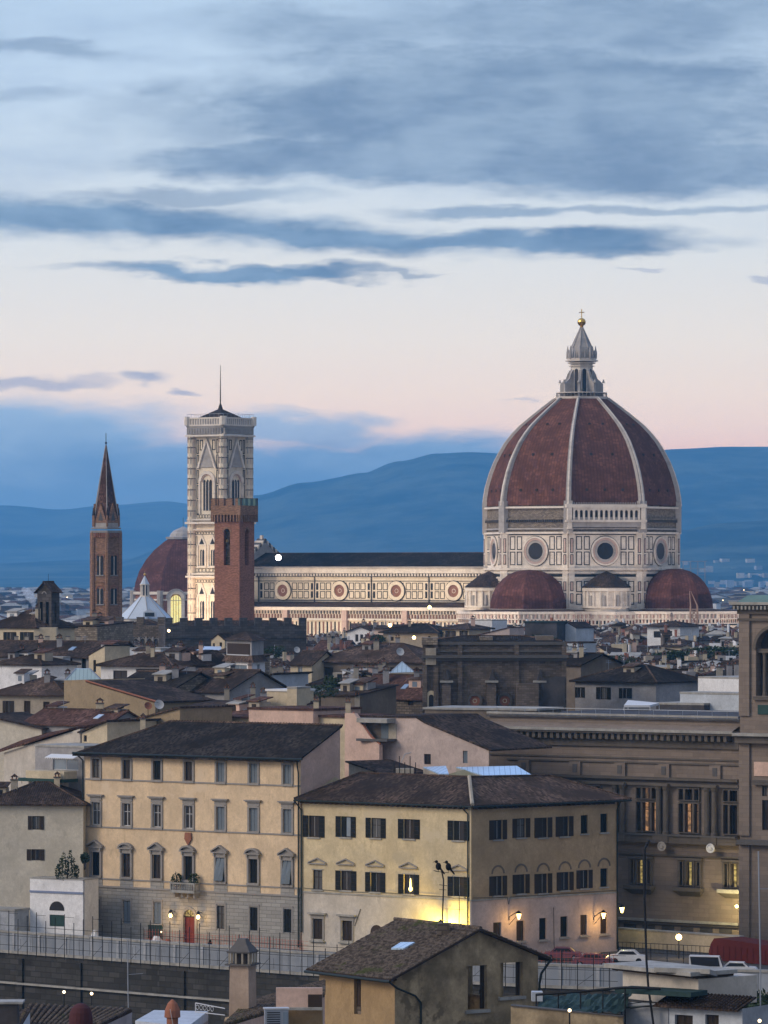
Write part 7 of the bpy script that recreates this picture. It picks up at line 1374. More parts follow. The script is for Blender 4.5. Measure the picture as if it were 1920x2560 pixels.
for o in (o1, o2):
    b = MB('slab'); b.fb(GW, o[0]-.15, o[1]+.15, o[2]-.22, o[2]-.01, -.4, .2); b.fb(GW, o[0]+.02, o[0]+.35, o[2], o[3], -.42, -.3, 'fg_brown'); b.fb(GW, o[1]-.32, o[1]-.02, o[2], o[3], -.42, -.34, 'shutter_brown'); b.build('window', fh)
b = MB('wood_dark'); o = lo[0]; b.fb(LWl, o[0], o[0]+(o[1]-o[0])*.45, o[2], o[3], -.3, -.25); b.fb(LWl, o[0], o[1], o[2], o[2]+.5, -.28, -.2, 'rubble'); b.fb(LWl, o[0]+(o[1]-o[0])*.45, o[1], o[2]+.5, o[3], -.34, -.3, 'fg_ochre'); b.build('slot_window', fh)
# roof: deck, then rows of half-round cover tiles
ovg, ove = .55, .75
def tileroof(par, fr, s_e, z_e, s_r, z_r, d0, d1, per=.27, m='tile_near', rows=.45):
    """plane from eave (s_e,z_e) to ridge (s_r,z_r), running from depth d0 back to d1"""
    dk = MB('wood_dark'); q = [fr.p(s_e, z_e, d0), fr.p(s_r, z_r, d0), fr.p(s_r, z_r, d1), fr.p(s_e, z_e, d1)]; dk.hexa([v-ZU*.14 for v in q], q)
    rnd_ = random.Random(3); t_ = MB('tile_cover'); sl = math.hypot(s_r-s_e, z_r-z_e); n = int(abs(d1-d0)/per); k = int(sl/rows); nv = Vector((0, 0, 1))
    e_ = fr.p(s_e, z_e, d0); r_ = fr.p(s_r, z_r, d0); up_ = (r_-e_).normalized(); al = (fr.p(s_e, z_e, d1)-e_).normalized(); nm = up_.cross(al); nm = nm if nm.z > 0 else -nm
    for i in range(n):
        for j in range(k):
            jx = rnd_.uniform(-.02, .02); a = e_+al*((i+.5)*per+jx)+up_*(j*rows-.03); w0, w1 = .098, .08; lift = rnd_.uniform(0, .015)
            R0, R1 = [], []
            for q_ in range(5):
                t2 = math.pi*q_/4; R0.append(a+al*(w0*math.cos(t2))+nm*(.035+lift+w0*.95*math.sin(t2))); R1.append(a+up_*(rows+.05)+al*(w1*math.cos(t2))+nm*(.005+lift+w1*.8*math.sin(t2)))
            for q_ in range(4): t_.poly([R0[q_], R0[q_+1], R1[q_+1], R1[q_]])
            t_.poly(R0)
        a = e_+al*((i)*per)
    q2 = [v+nm*.02 for v in q]; t_.hexa([v-nm*.015 for v in q2], q2, 'wood_dark')
    o_ = t_.build('roof_tiles', par); dk.build('roof_deck', par); return o_
kL = (zA-zE)/sA; kR = (zA-zR)/(LG-sA)
tileroof(fh, GW, -ove, zE-ove*kL+.15, sA, zA+.15, ovg, -DB-ovg); tileroof(fh, GW, LG+ove, zR-ove*kR+.15, sA, zA+.15, ovg, -DB-ovg)
b = MB('tile_cover'); n = 26
for k in range(n): d_ = ovg-k*(DB+2*ovg)/n; b.tube(GW.p(sA, zA+.2, d_), GW.p(sA, zA+.24, d_-(DB+2*ovg)/n-.05), .15, 7, .12)
b.build('ridge_tiles', fh); b = MB('skylight'); 
def onroof(px, py):  # point on the left roof plane under a pixel
    k1, k2 = (px-CX)/F, -(py-HY)/F; best = None
    for i in range(400):
        D = 315+i*.05; s_ = (k1*D-GW.o.x)*g_.x+(D-GW.o.y)*g_.y; zr = zE+.15+kL*s_; z_ = HC+k2*D
        if best is None or abs(z_-zr) < best[0]: best = (abs(z_-zr), D)
    return P(px, py, best[1])
q = [onroof(978, 2378), onroof(1010, 2378), onroof(1037, 2363), onroof(1002, 2363)]; b.hexa([v+ZU*.1 for v in q], [v+ZU*.22 for v in q]); b.build('skylight', fh)
b = MB('gutter'); z_ = zE-ove*kL+.02; b.tube(GW.p(-ove-.08, z_, ovg), GW.p(-ove-.08, z_, -DB-ovg), .1, 7); b.build('gutter', fh); b = MB('gutter'); b.path([GW.p(-ove-.05, z_, ovg-.1), GW.p(-.2, z_-.45, .5), GW.p(1.6, z_-1.1, .16), GW.p(2.1, z_-1.6, .12), GW.p(2.1, 0, .12)], .08, 6); z2 = zR-ove*kR; b.build('drainpipe', fh); b = MB('gutter'); b.path([GW.p(LG+ove, z2, ovg-.1), GW.p(LG+.1, z2-.9, .25), GW.p(LG+.05, z2-1.6, .1), GW.p(LG+.05, 0, .1)], .09, 6); b.build('drainpipe', fh); b = MB('gutter'); b.tube(GW.p(LG+ove+.05, z2, ovg), GW.p(LG+ove+.05, z2, -DB), .1, 6); b.build('gutter', fh)
b = MB('wood_dark')
for k in range(14): d_ = ovg-.3-k*.7; b.fb(Fr(GW.p(-ove, 0, d_), g_), 0, ove, z_+.02, z_+.14, -.1, 0)
b.build('rafter_ends', fh)
c = P(1108, 2312, 322); b = MB('rubble'); b.hexa([c+Vector(v)*1.0-ZU*.7 for v in ((-.45, -.4, 0), (.45, -.4, 0), (.45, .4, 0), (-.45, .4, 0))], [c+Vector(v)*.85+ZU*.1 for v in ((-.45, -.4, 0), (.45, -.4, 0), (.45, .4, 0), (-.45, .4, 0))], 'rubble'); b.build('chimney_stub', fh)
# aerials and birds
def mast(label, pts, D, r, arms=(), m='iron', name='aerial', cat='aerial'):
    p_ = [P(x_, y_, D) for x_, y_ in pts]; b = MB(m); b.path(p_, r, 6)
    for x0, y0, x1, y1 in arms: b.tube(P(x0, y0, D), P(x1, y1, D), r*.5, 4)
    return solo(b, name, label, cat, tuple(p_[-1]))
mast('thin rooftop aerial on the foreground ridge carrying two crows', [(1104, 2178), (1109, 2200), (1108, 2240), (1106, 2290), (1107, 2308)], 321, .05, [(1088, 2178, 1122, 2182), (1098, 2212, 1118, 2214), (1098, 2224, 1116, 2225), (1084, 2176, 1106, 2181)])
mast('thin straight rod aerial right of the crows aerial', [(1148, 2238), (1148, 2312)], 322, .025, [(1110, 2272, 1160, 2274)])
mast('tall crooked mast rising in front of the library', [(1623, 2100), (1612, 2122), (1611, 2250), (1614, 2330), (1616, 2400), (1621, 2470), (1628, 2520), (1634, 2565)], 300, .075, [(1570, 2510, 1630, 2502), (1575, 2522, 1628, 2514)])
mast('pale straight antenna pole at the right edge', [(1896, 2128), (1899, 2300), (1901, 2410), (1901, 2560)], 300, .05, [(1897, 2222, 1922, 2222)], 'galvanised')
mast('thin pale lightning rod in front of the river wall at left', [(319, 2350), (320, 2480), (322, 2565)], 290, .035, [(322, 2436, 358, 2434)], 'galvanised')
def bird(px, py, D, flip, label):
    c = P(px, py, D); b = MB('bird_black'); b.smooth = True; k = flip
    b.ball(c, .2, 10, 1.0, .75, 1.35); b.ball(c+Vector((-.13*k, 0, .32)), .115, 10); b.tube(c+Vector((-.2*k, 0, .33)), c+Vector((-.38*k, 0, .29)), .045, 6, .008); b.smooth = False
    b.hexa([c+Vector(v) for v in ((.0*k, -.08, -.1), (.0*k, .08, -.1), (.12*k, .08, .0), (.12*k, -.08, .0))], [c+Vector(v) for v in ((.38*k, -.07, -.55), (.38*k, .07, -.55), (.46*k, .07, -.5), (.46*k, -.07, -.5))])
    for d in (-.05, .05): b.tube(c+Vector((0, d, -.2)), c+Vector((0, d, -.4)), .018, 4)
    solo(b, 'crow', label, 'bird', (c.x, c.y, c.z-.4), 'two crows on the aerial')
bird(1096, 2166, 321, 1, 'black crow perched at the left on the aerial, its back turned'); bird(1121, 2167, 321, 1, 'black crow perched at the right end of the aerial arm')
# foreground chimney and its roof
def H2(*a, **k): return house(*a, **k)
c = P(607, 2510, 262); ct = thing('foreground_chimney', 'stout buff chimney with stone hood and dark smoke slots', 'chimney', (c.x, c.y, c.z-3), R(-20)); 
def rot4(c, h, z_, a=-20): return [Vector((c.x+h*1.414*math.sin(R(a+45+90*i)), c.y-h*1.414*math.cos(R(a+45+90*i)), z_)) for i in range(4)]
z = lambda y_: ZY(y_, 262)
b = MB('fg_ochre'); b.hexa(rot4(c, .62, z(2540)-2), rot4(c, .56, z(2412)), 'chimney_stucco'); b.build('stack', ct)
b = MB('pietra_dark'); b.hexa(rot4(c, .78, z(2412)), rot4(c, .78, z(2408))); b.hexa(rot4(c, .68, z(2381)), rot4(c, .70, z(2377)))
for i in range(4):
    v = rot4(c, .58, z(2408)); t2 = rot4(c, .58, z(2381)); 
    for q in (0, .33, .67): p0 = v[i].lerp(v[(i+1) % 4], q); p1 = t2[i].lerp(t2[(i+1) % 4], q); b.tube(p0, p1, .075, 4, m='beige')
b.hexa(rot4(c, .4, z(2408)), rot4(c, .4, z(2381)), 'darkstone'); b.hexa(rot4(c, .66, z(2377)), rot4(c, .42, z(2362)), 'pietra_dark'); b.hexa(rot4(c, .40, z(2362)), rot4(c, .22, z(2346)), 'pietra_dark'); b.build('hood', ct)
def planeroof(label, pts, wm, tm='tile_near', zlow=8, name='tiled_roof', wall_pts=None):
    q = [P(*p_) for p_ in pts]; c = sum(q, Vector())/len(q); t_ = thing(name, label, 'roof', (c.x, c.y, zlow)); b = MB(tm); b.hexa([v-ZU*.15 for v in q], q); e0, e1 = q[0], q[1]; r0, r1 = q[3], q[2]; n = int((e1-e0).length/.27); nm = (e1-e0).cross(r0-e0).normalized(); nm = nm if nm.z > 0 else -nm
    rnd_ = random.Random(9)
    for i in range(n):
        a = e0.lerp(e1, (i+.5)/n); bb = r0.lerp(r1, (i+.5)/n); k = max(1, int((bb-a).length/.5))
        for j in range(k): b.tube(a.lerp(bb, j/k)+nm*(.04+rnd_.uniform(0, .02)), a.lerp(bb, (j+1.06)/k)+nm*.02, .105, 6, .085, m='tile_cover')
    b.build('tiles', t_); w = MB(wm); w.hexa([Vector((v.x, v.y, zlow)) for v in q], [v-ZU*.16 for v in q]); w.build('wall', t_); return t_
planeroof('rising tiled roof verge between the buff chimney and the foreground house', [(560, 2562, 255), (812, 2486, 268), (812, 2452, 274), (620, 2505, 266)], 'pink')
f = Fr.px(560, 262, 806, 262); b = MB('fg_ochre'); b.ext(f, [(0, 5), (f.L, 5), (f.L, f.z(800, 2524)), (f.s(690), f.z(690, 2524)), (f.s(500) if 0 else 0, f.z(560, 2552))], -2, 0); solo(b, 'low_roof_wall', 'buff plaster wall under the tiled verge beside the air conditioner', 'wall', tuple(f.p(f.L/2, 5, 0)))
b = MB('pink'); f = Fr.px(690, 261, 806, 261); b.fb(f, 0, f.L, f.z(750, 2524), f.z(750, 2470), -.4, 0); b.fb(f, f.s(770), f.s(805), f.z(780, 2518), f.z(780, 2486), .01, .05, 'wood_dark'); b.fb(f, 0, f.L, f.z(750, 2524), f.z(750, 2518), .01, .4, 'slab'); solo(b, 'pink_attic_wall', 'pink attic wall with square black opening left of the foreground house', 'wall', tuple(f.p(f.L/2, f.z(750, 2524), 0)))
c = P(692, 2545, 250); b = MB('galvanised'); f = Fr((c.x-.62, c.y), (1, .12)); b.fb(f, 0, 1.25, c.z-.9, c.z+.45, -.6, 0); b.fb(f, -.05, 1.3, c.z+.45, c.z+.52, -.65, .05, 'frame_white')
for k in range(9): b.fb(f, .1, .8, c.z-.7+k*.12, c.z-.65+k*.12, .005, .03, 'iron')
b.fb(f, .95, 1.2, c.z-.7, c.z+.3, .005, .03, 'glass_pale'); solo(b, 'air_conditioner', 'boxy metal air conditioner below the tiled verge', 'air conditioner', (c.x, c.y, c.z-.9))
planeroof('dark rough tiled roof at the bottom left corner', [(40, 2564, 262), (250, 2562, 262), (330, 2524, 272), (70, 2510, 272)], 'grey', 'tile_dark')
planeroof('pale flat lean to at the bottom left edge', [(-20, 2566, 250), (50, 2566, 250), (75, 2524, 262), (-20, 2520, 262)], 'bluewhite', 'tile_brown')
b = MB('tile_brown'); c = P(20, 2530, 245); f = Fr.px(-30, 246, 52, 246); b.ext(f, [(0, 8), (f.L, 8), (f.L-.2, f.z(10, 2506)), (0, f.z(10, 2510))], -1.5, 0, 'darkstone'); b.fb(f, 0, f.L+.1, f.z(10, 2510), f.z(10, 2505), -1.6, .1, 'slab'); solo(b, 'roof_hut', 'little dark roof hut with pale slab at the bottom left edge', 'hut', tuple(f.p(.8, 8, -1)))
c = P(202, 2565, 240); b = MB('terracotta'); b.smooth = True; r_ = 30/F*240; n = 14; b.lathe((c.x, c.y), [(r_, c.z-1), (r_, c.z+.35), (r_*.93, c.z+.7), (r_*.75, c.z+.95), (r_*.4, c.z+1.12), (.02, c.z+1.18)], 18, m='maroon_matte'); solo(b, 'water_tank', 'dark maroon domed water tank at the bottom left', 'tank', (c.x, c.y, c.z-1))
c = P(431, 2545, 240); b = MB('terracotta'); b.smooth = True; b.lathe((c.x, c.y), [(.3, c.z-.5), (.3, c.z), (.42, c.z+.05), (.40, c.z+.4), (.25, c.z+.75), (.05, c.z+.95)], 14, m='terracotta'); b.smooth = False; b.path([c+Vector((.1, -.4, -.6)), c+Vector((-.1, -.45, .5))], .02, 4, 'frame_white'); solo(b, 'chimney_cowl', 'small terracotta domed chimney cowl beside the white roof slab', 'chimney cowl', (c.x, c.y, c.z-.5))
b = MB('bluewhite'); q = [P(338, 2552, 252), P(470, 2566, 246), P(520, 2528, 262), P(385, 2525, 262)]; b.hexa([v-ZU*.5 for v in q], q, 'bluewhite'); b.hexa([Vector((v.x, v.y, 8)) for v in q], [v-ZU*.51 for v in q], 'grey'); c = sum(q, Vector())/4; solo(b, 'flat_roof', 'pale bluish flat roof slab behind the terracotta cowl', 'roof', (c.x, c.y, 8))
b = MB('frame_white'); f = Fr.px(489, 258, 562, 256); z_ = f.z(520, 2524); z1_ = f.z(520, 2511); b.tube(f.p(0, z1_, 0), f.p(f.L, z1_-.12, 0), .03, 5); b.tube(f.p(0, z_-.2, 0), f.p(f.L, z_-.2, 0), .03, 5); b.tube(f.p(0, z_-.2, 0), f.p(0, z1_, 0), .03, 5)
for k in range(5): 
    s_ = .16+k*.33; zm = (z_+z1_)/2-.08
    for q_ in range(8): a0_, a1_ = 2*math.pi*q_/8, 2*math.pi*(q_+1)/8; b.tube(f.p(s_+.13*math.cos(a0_), zm+.13*math.sin(a0_)), f.p(s_+.13*math.cos(a1_), zm+.13*math.sin(a1_)), .018, 4)
solo(b, 'balustrade', 'little white scrollwork railing left of the buff chimney', 'railing', tuple(f.p(.8, z_-.3)))
for k, (px_, py_) in enumerate(((160, 2480), (229, 2484), (1424, 2526), (1899, 2552))):
    D = (400, 400, 296, 292)[k]; c = P(px_, py_, D); b = MB('iron'); b.tube((c.x, c.y, 0), (c.x, c.y, c.z-.15), .05, 5); b.ball(c, .13 if k < 2 else .11, 8, m='lamp_small'); solo(b, 'post_lamp', ['small post lamp on the near river bank, the left of a pair', 'small post lamp on the near river bank, the right of a pair', 'tiny warm lamp in front of the green netting terrace', 'tiny lamp at the bottom right corner'][k], 'lamp', (c.x, c.y, 0), 'little post lamps on the near bank')
# white low house at the bottom right
WH = Fr.px(1557, 306, 1746, 300); W2 = Fr.px(1746, 300, 1856, 308); t_ = thing('white_low_house', 'low white plastered house with slab roof and two dark windows at bottom right', 'house', tuple(WH.p(WH.L/2, 0, -4))); z = lambda y_, px_=1600: WH.z(px_, y_)
b = MB('offwhite'); b.fb(WH, 0, WH.L, z(2500), z(2432), -5, 0, 'offwhite'); q = [W2.p(0, 0), W2.p(W2.L, 0), W2.p(W2.L, 0, -5), W2.p(0, 0, -4)]; zl0, zr0 = W2.z(1748, 2436), W2.z(1855, 2462)
b.poly([W2.p(0, z(2510)), W2.p(W2.L, z(2510)), W2.p(W2.L, zr0), W2.p(0, zl0)], 'rendergrey')
LF = Fr.px(1557, 302, 1856, 297); o_ = [(LF.s(1687), LF.s(1732), LF.z(1700, 2600), LF.z(1700, 2537)), (LF.s(1763), LF.s(1797), LF.z(1780, 2600), LF.z(1780, 2537))]; wall(b, LF, 0, LF.L, 5, LF.z(1700, 2512), o_, .3, 'bluewhite'); b.poly([LF.p(LF.L, 5), LF.p(LF.L, 5, -5), LF.p(LF.L, LF.z(1700, 2512), -5), LF.p(LF.L, LF.z(1700, 2512))], 'rendergrey'); b.fb(LF, LF.s(1557), LF.s(1672), 5, LF.z(1600, 2512), -.5, .06, 'rendergrey'); b.build('wall', t_)
for o in o_: window(LF, o, t_, 'shutb', .3)
b = MB('slab'); b.fb(WH, WH.s(1533), WH.s(1750), z(2424), z(2414), -3.2, .8, 'slab'); b.fb(WH, WH.s(1545), WH.s(1746), z(2430), z(2424), -3, .5, 'wood_dark'); q = [W2.p(-.1, W2.z(1746, 2422), .8), W2.p(W2.L+.7, W2.z(1868, 2458), .8), W2.p(W2.L+.7, W2.z(1868, 2458), -3), W2.p(-.1, W2.z(1746, 2422), -3)]; b.hexa([v-ZU*.3 for v in q], q, 'slab'); b.build('roof_slab', t_)
b = MB('tile_near'); zt, zb_ = LF.z(1700, 2488), LF.z(1700, 2514)
for k in range(int((LF.s(1856)-LF.s(1652))/.26)):
    a = LF.s(1652)+k*.26; b.tube(LF.p(a, zb_, .6), LF.p(a, zt, -1.6), .13, 6, .1, m='tile_dark')
b.hexa([LF.p(LF.s(1645), zb_-.12, .6), LF.p(LF.L, zb_-.12, .6), LF.p(LF.L, zt-.1, -1.8), LF.p(LF.s(1645), zt-.1, -1.8)], [LF.p(LF.s(1645), zb_, .6), LF.p(LF.L, zb_, .6), LF.p(LF.L, zt, -1.8), LF.p(LF.s(1645), zt, -1.8)], 'tile_dark'); b.build('lean_to_tiles', t_)
b = MB('gutter'); b.fb(LF, LF.s(1555), LF.s(1745), LF.z(1600, 2482), LF.z(1600, 2470), -1.2, .9, 'netting'); b.tube(LF.p(LF.s(1562), 9, .4), LF.p(LF.s(1562), LF.z(1600, 2516), .4), .05, 5); b.tube(LF.p(LF.s(1550), LF.z(1560, 2520), .4), LF.p(LF.s(1650), LF.z(1640, 2512), .4), .06, 5); b.build('canopy', t_)
# netted terrace between the two foreground houses
f = Fr.px(1335, 300, 1558, 299); t_ = thing('netted_terrace', 'dark green netting over a roof terrace between the foreground houses', 'terrace', tuple(f.p(f.L/2, 5, -2))); z = lambda y_, px_=1450: f.z(px_, y_); b = MB('netting')
rnd = random.Random(6); n, m2 = 26, 7; G = [[f.p(f.L*i/n, z(2530-22*(j/m2)-(12*i/n if j > 3 else 0))+rnd.uniform(-.12, .12), -5*j/m2) for i in range(n+1)] for j in range(m2+1)]
for j in range(m2):
    for i in range(n): b.poly([G[j][i], G[j][i+1], G[j+1][i+1], G[j+1][i]])
b.build('netting', t_); b = MB('iron'); b.path([f.p(0, z(2492), -1), f.p(f.L*.55, z(2481), -1), f.p(f.L*1.0, z(2470), -1), f.p(f.L*1.4, z(2472), -1)], .09, 5)
for k in range(5): b.tube(f.p(f.L*k/4, 8, -1), f.p(f.L*k/4, z(2490-5*k), -1), .05, 5)
b.build('rail', t_); b = MB('fg_brown'); b.ext(f, [(-1.5, 3), (f.L, 3), (f.L, z(2540)), (-1.5, z(2518))], -.4, 0); b.hexa([f.p(-1.5, z(2518), .1), f.p(f.L, z(2540), .1), f.p(f.L, z(2540), -.5), f.p(-1.5, z(2518), -.5)], [f.p(-1.5, z(2515), .1), f.p(f.L, z(2537), .1), f.p(f.L, z(2537), -.5), f.p(-1.5, z(2515), -.5)], 'pietra_dark'); b.build('front_wall', t_)
c = P(1345, 2488, 303); b = MB('bluewhite'); b.fb(Fr((c.x-.4, c.y), (1, 0)), 0, .7, c.z-.4, c.z+.2, -1, 0); solo(b, 'storage_box', 'small white box behind the green netting rail', 'box', (c.x, c.y, c.z-.4))
for k in range(3):
    c = P((1890, 1915, 1935)[k], 2545, 315+k*3); lb = leafy(c, 1.6, 1.4, 1.9, 420, .22, seed=70+k); lb.tube((c.x, c.y, 0), c, .15, 6, m='bark'); solo(lb, 'tree', ['dark leafy tree right of the white low house', 'dark leafy tree at the bottom right edge behind the first', 'darkest leafy tree cut by the right edge'][k], 'tree', (c.x, c.y, 0), 'dark trees at the bottom right')
# ---------------------------------------------------------------- the rest of the roofs: one house per cell of a loose grid between the river and the cathedral
cols = [(-60, 'at the left picture edge'), (40, 'under the small belfry'), (130, 'left of the spired bell tower'), (215, 'below the spired bell tower'), (300, 'below the white pyramid roof'), (385, 'below the glowing chapel window'), (470, 'below the marble campanile'), (560, 'below the square brick tower'), (650, 'below the nave floodlight'), (740, 'below the first nave window'), (830, 'below the second nave window'), (915, 'right of the second nave window'), (1000, 'below the third round nave window'), (1085, 'below the yellow aisle lamp'), (1170, 'below the fourth nave window'), (1255, 'left below the south apse dome'), (1340, 'below the south apse dome'), (1425, 'right below the south apse dome'), (1510, 'below the gallery of the dome'), (1590, 'between the two apse domes'), (1670, 'below the east apse dome'), (1745, 'around the lattice mast'), (1815, 'just left of the library tower'), (1900, 'hidden behind the library tower')]
rowsD = [(1150, 'farthest'), (1095, 'second back'), (1040, 'third back'), (985, 'fourth back'), (930, 'fifth back'), (875, 'middle'), (820, 'sixth'), (770, 'fifth'), (720, 'fourth'), (672, 'third'), (628, 'second nearest'), (590, 'nearest')]
rnd = random.Random(21); random.seed(5)
WMS_ = [('cream', 'cream'), ('offwhite', 'grey white'), ('beige', 'beige'), ('grey', 'grey'), ('pink', 'dull pink'), ('white', 'white'), ('lilac', 'pale pinkish'), ('brownish', 'brown'), ('greybeige', 'dun'), ('tan', 'tan'), ('bluewhite', 'bluish white')]
TMS_ = [('tile_dark', 'dark'), ('tile_brown', 'brown'), ('tile_dark', 'dark'), ('tile_black', 'blackish'), ('tile_red', 'reddish')]
protect = [(90, 270, 560, 640), (130, 420, 560, 620), (200, 380, 900, 960)]
for ri, (D0, rn) in enumerate(rowsD):
    for ci, (pc, cn_) in enumerate(cols):
        if D0 > 900 and pc > 640 and pc < 1330 and D0 < 1010 and rnd.random() < .35: continue
        if D0 > 890 and D0 < 990 and 280 < pc < 800: continue
        pw = rnd.uniform(70, 105)*(760/D0)**.25; px0 = pc-pw/2+rnd.uniform(-16, 16); D = D0+rnd.uniform(-14, 14); dd = rnd.uniform(-7, 7); ztop = rnd.uniform(20.5, 25.8) if D0 > 640 else rnd.uniform(17, 20)
        if D0 > 1000: ztop = rnd.uniform(22, 25.2)
        if pc < 240 and D0 > 700: ztop -= 1.5
        wm, wn = rnd.choice(WMS_); tm, tn = rnd.choice(TMS_); rf_ = rnd.choice(['gable', 'gable', 'hip', 'front', 'shed', 'shedl', 'shedr', 'hip']); h = rnd.uniform(1.0, 2.3)
        rname = {'gable': 'ridged', 'hip': 'hipped', 'front': 'gabled', 'shed': 'lean to', 'shedl': 'slanting', 'shedr': 'mono pitch'}[rf_]
        L_ = pw/F*D; nx = max(1, int(L_/2.6)); nr = rnd.choice([1, 2, 2, 3])
        th_, f_, ze_ = house(f'{wn} house, {tn} {rname} roof, {rn} row, {cn_}', px0, D-dd, px0+pw, D+dd, 0, h, rnd.uniform(7, 12), rf_, wm, tm, (), ['dk', 'shutd', 'shutb', 'dark'], ov=rnd.uniform(.25, .6), z0=0, ze=ztop, grid=(nx, nr, rnd.uniform(.7, .95), rnd.uniform(1.1, 1.6)), chim=rnd.choice([2, 3, 4, 5]), group='packed town houses between river and cathedral', sidew=0)
        for _c in range(rnd.choice([1, 1, 2, 3])):
            c = f_.p(f_.L*rnd.uniform(.2, .8), ze_+h*.6, -3); b = MB(rnd.choice(['beige', 'white', 'grey', 'cream'])); w_ = rnd.uniform(1.2, 2.6); ff2 = Fr((c.x-w_/2, c.y), (1, rnd.uniform(-.3, .3))); b.fb(ff2, 0, w_, ze_-.3, ze_+h+rnd.uniform(.2, 1.0), -2, 0); b.fb(ff2, -.15, w_+.15, ze_+h+1.0, ze_+h+1.12, -2.2, .2, 'tile_brown') if 0 else None; b.fb(ff2, w_*.3, w_*.65, ze_+h*.5, ze_+h*.5+.8, .01, .05, 'glass'); b.build('roof_cabin', th_)
        if rnd.random() < .3:
            c = f_.p(f_.L*.3, ze_+h, -2); b = MB('iron'); b.tube(c-ZU*.5, c+ZU*2.2, .035, 4); 
            for q_ in range(4): b.tube(c+Vector((-.4, 0, 1.4+q_*.22)), c+Vector((.4, 0, 1.4+q_*.22)), .02, 3)
            b.build('aerial', th_)
# ---------------------------------------------------------------- far plain, hills, haze, smoke
# the smallest huts, roof terraces, stair heads and back roofs between them, past counting
b = MB('white'); rnd = random.Random(77)
for k in range(2700):
    D = rnd.uniform(655, 1180); px_ = rnd.uniform(-40, 1880)
    if 895 < D < 1000 and 270 < px_ < 810: continue
    if D < 760 and (1050 < px_ < 1420): continue
    if D < 690 and 700 < px_ < 1060: continue
    zt = rnd.uniform(24, 28.6) if D > 985 and px_ > 860 else rnd.uniform(20, 26.3) if D > 760 else rnd.uniform(18.5, 23.5); zt -= 1.2 if px_ < 250 else 0
    c = P(px_, 1500, D); w_ = rnd.uniform(1.2, 5.5); h = rnd.uniform(.3, 1.2); dd = rnd.uniform(1.5, 5); f = Fr((c.x, c.y), (1, rnd.uniform(-.7, .7))); wm_ = rnd.choice(['white', 'white', 'offwhite', 'cream', 'cream', 'beige', 'grey', 'pink', 'offwhite', 'bluewhite', 'tan', 'greybeige', 'brownish', 'terracotta']); tm_ = rnd.choice(['tile_dark', 'tile_brown', 'tile_black', 'tile_red', 'tile_brown', 'slab'])
    b.fb(f, 0, w_, zt-5, zt, -dd, 0, wm_); kind_ = rnd.random()
    if kind_ < .5: q = [f.p(-.3, zt-.1, .4), f.p(w_+.3, zt-.1, .4), f.p(w_+.3, zt+h, -dd), f.p(-.3, zt+h, -dd)]; b.hexa(q, [v+ZU*.14 for v in q], tm_)
    elif kind_ < .8: b.hexa([f.p(-.3, zt, .3), f.p(w_+.3, zt, .3), f.p(w_+.3, zt, -dd-.3), f.p(-.3, zt, -dd-.3)], [f.p(w_*.35, zt+h, -dd*.45), f.p(w_*.65, zt+h, -dd*.45), f.p(w_*.65, zt+h, -dd*.55), f.p(w_*.35, zt+h, -dd*.55)], tm_)
    else: b.fb(f, -.1, w_+.1, zt, zt+.12, -dd-.1, .1, 'slab')
    for j in range(max(1, int(w_/1.6))):
        if rnd.random() < .7: a = .3+j*1.6; b.fb(f, a, min(a+rnd.uniform(.4, .9), w_-.1), zt-1.7, zt-.6, .005, .04, rnd.choice(['glass', 'shutter_brown', 'shutter_dark', 'glass_pale']))
    if rnd.random() < .5: a = rnd.uniform(0, w_); b.fb(f, a, a+rnd.uniform(.3, .7), zt, zt+h+rnd.uniform(.5, 1.4), -dd*.6, -dd*.6+.5, rnd.choice(['cream', 'beige', 'white', 'terracotta'])); 
    if rnd.random() < .25: pt = f.p(w_*.5, zt+h, -dd*.4); b.tube(pt, pt+ZU*rnd.uniform(1.2, 2.6), .045, 3, m='galvanised'); b.tube(pt+Vector((-.45, 0, 1.2)), pt+Vector((.45, 0, 1.2)), .03, 3, m='galvanised')
    if rnd.random() < .12: pt = f.p(w_*.3, zt+h+.3, 0); b.ball(pt, .45, 8, 1, .25, 1, m='frame_white')
struct(b, 'packed_rooftops', 'stuff')
b = MB('white'); rnd = random.Random(31)
fm_ = ['bluewhite', 'white', 'cream', 'grey', 'tile_brown', 'beige']
for k in range(3800):
    D = 1500*math.exp(rnd.random()**.8*1.75); px_ = rnd.uniform(-80, 2000); D = min(D, 5600); c = P(px_, 1500, D); w_ = rnd.uniform(7, 22); h = rnd.uniform(7, 17)*(1.0 if D < 3000 else 1.25); d = rnd.uniform(8, 16); m_ = rnd.choice(fm_); f = Fr((c.x, c.y), (1, rnd.uniform(-.5, .5)))
    if D < 1500 and abs(c.x-DC.x) < 130: continue
    b.fb(f, 0, w_, 0, h, -d, 0, m_); b.hexa([f.p(-.4, h, .4), f.p(w_+.4, h, .4), f.p(w_+.4, h, -d-.4), f.p(-.4, h, -d-.4)], [f.p(w_*.3, h+2, -d*.4), f.p(w_*.7, h+2, -d*.4), f.p(w_*.7, h+2, -d*.6), f.p(w_*.3, h+2, -d*.6)], rnd.choice(['tile_brown', 'tile_dark', 'tile_red', 'slab']))
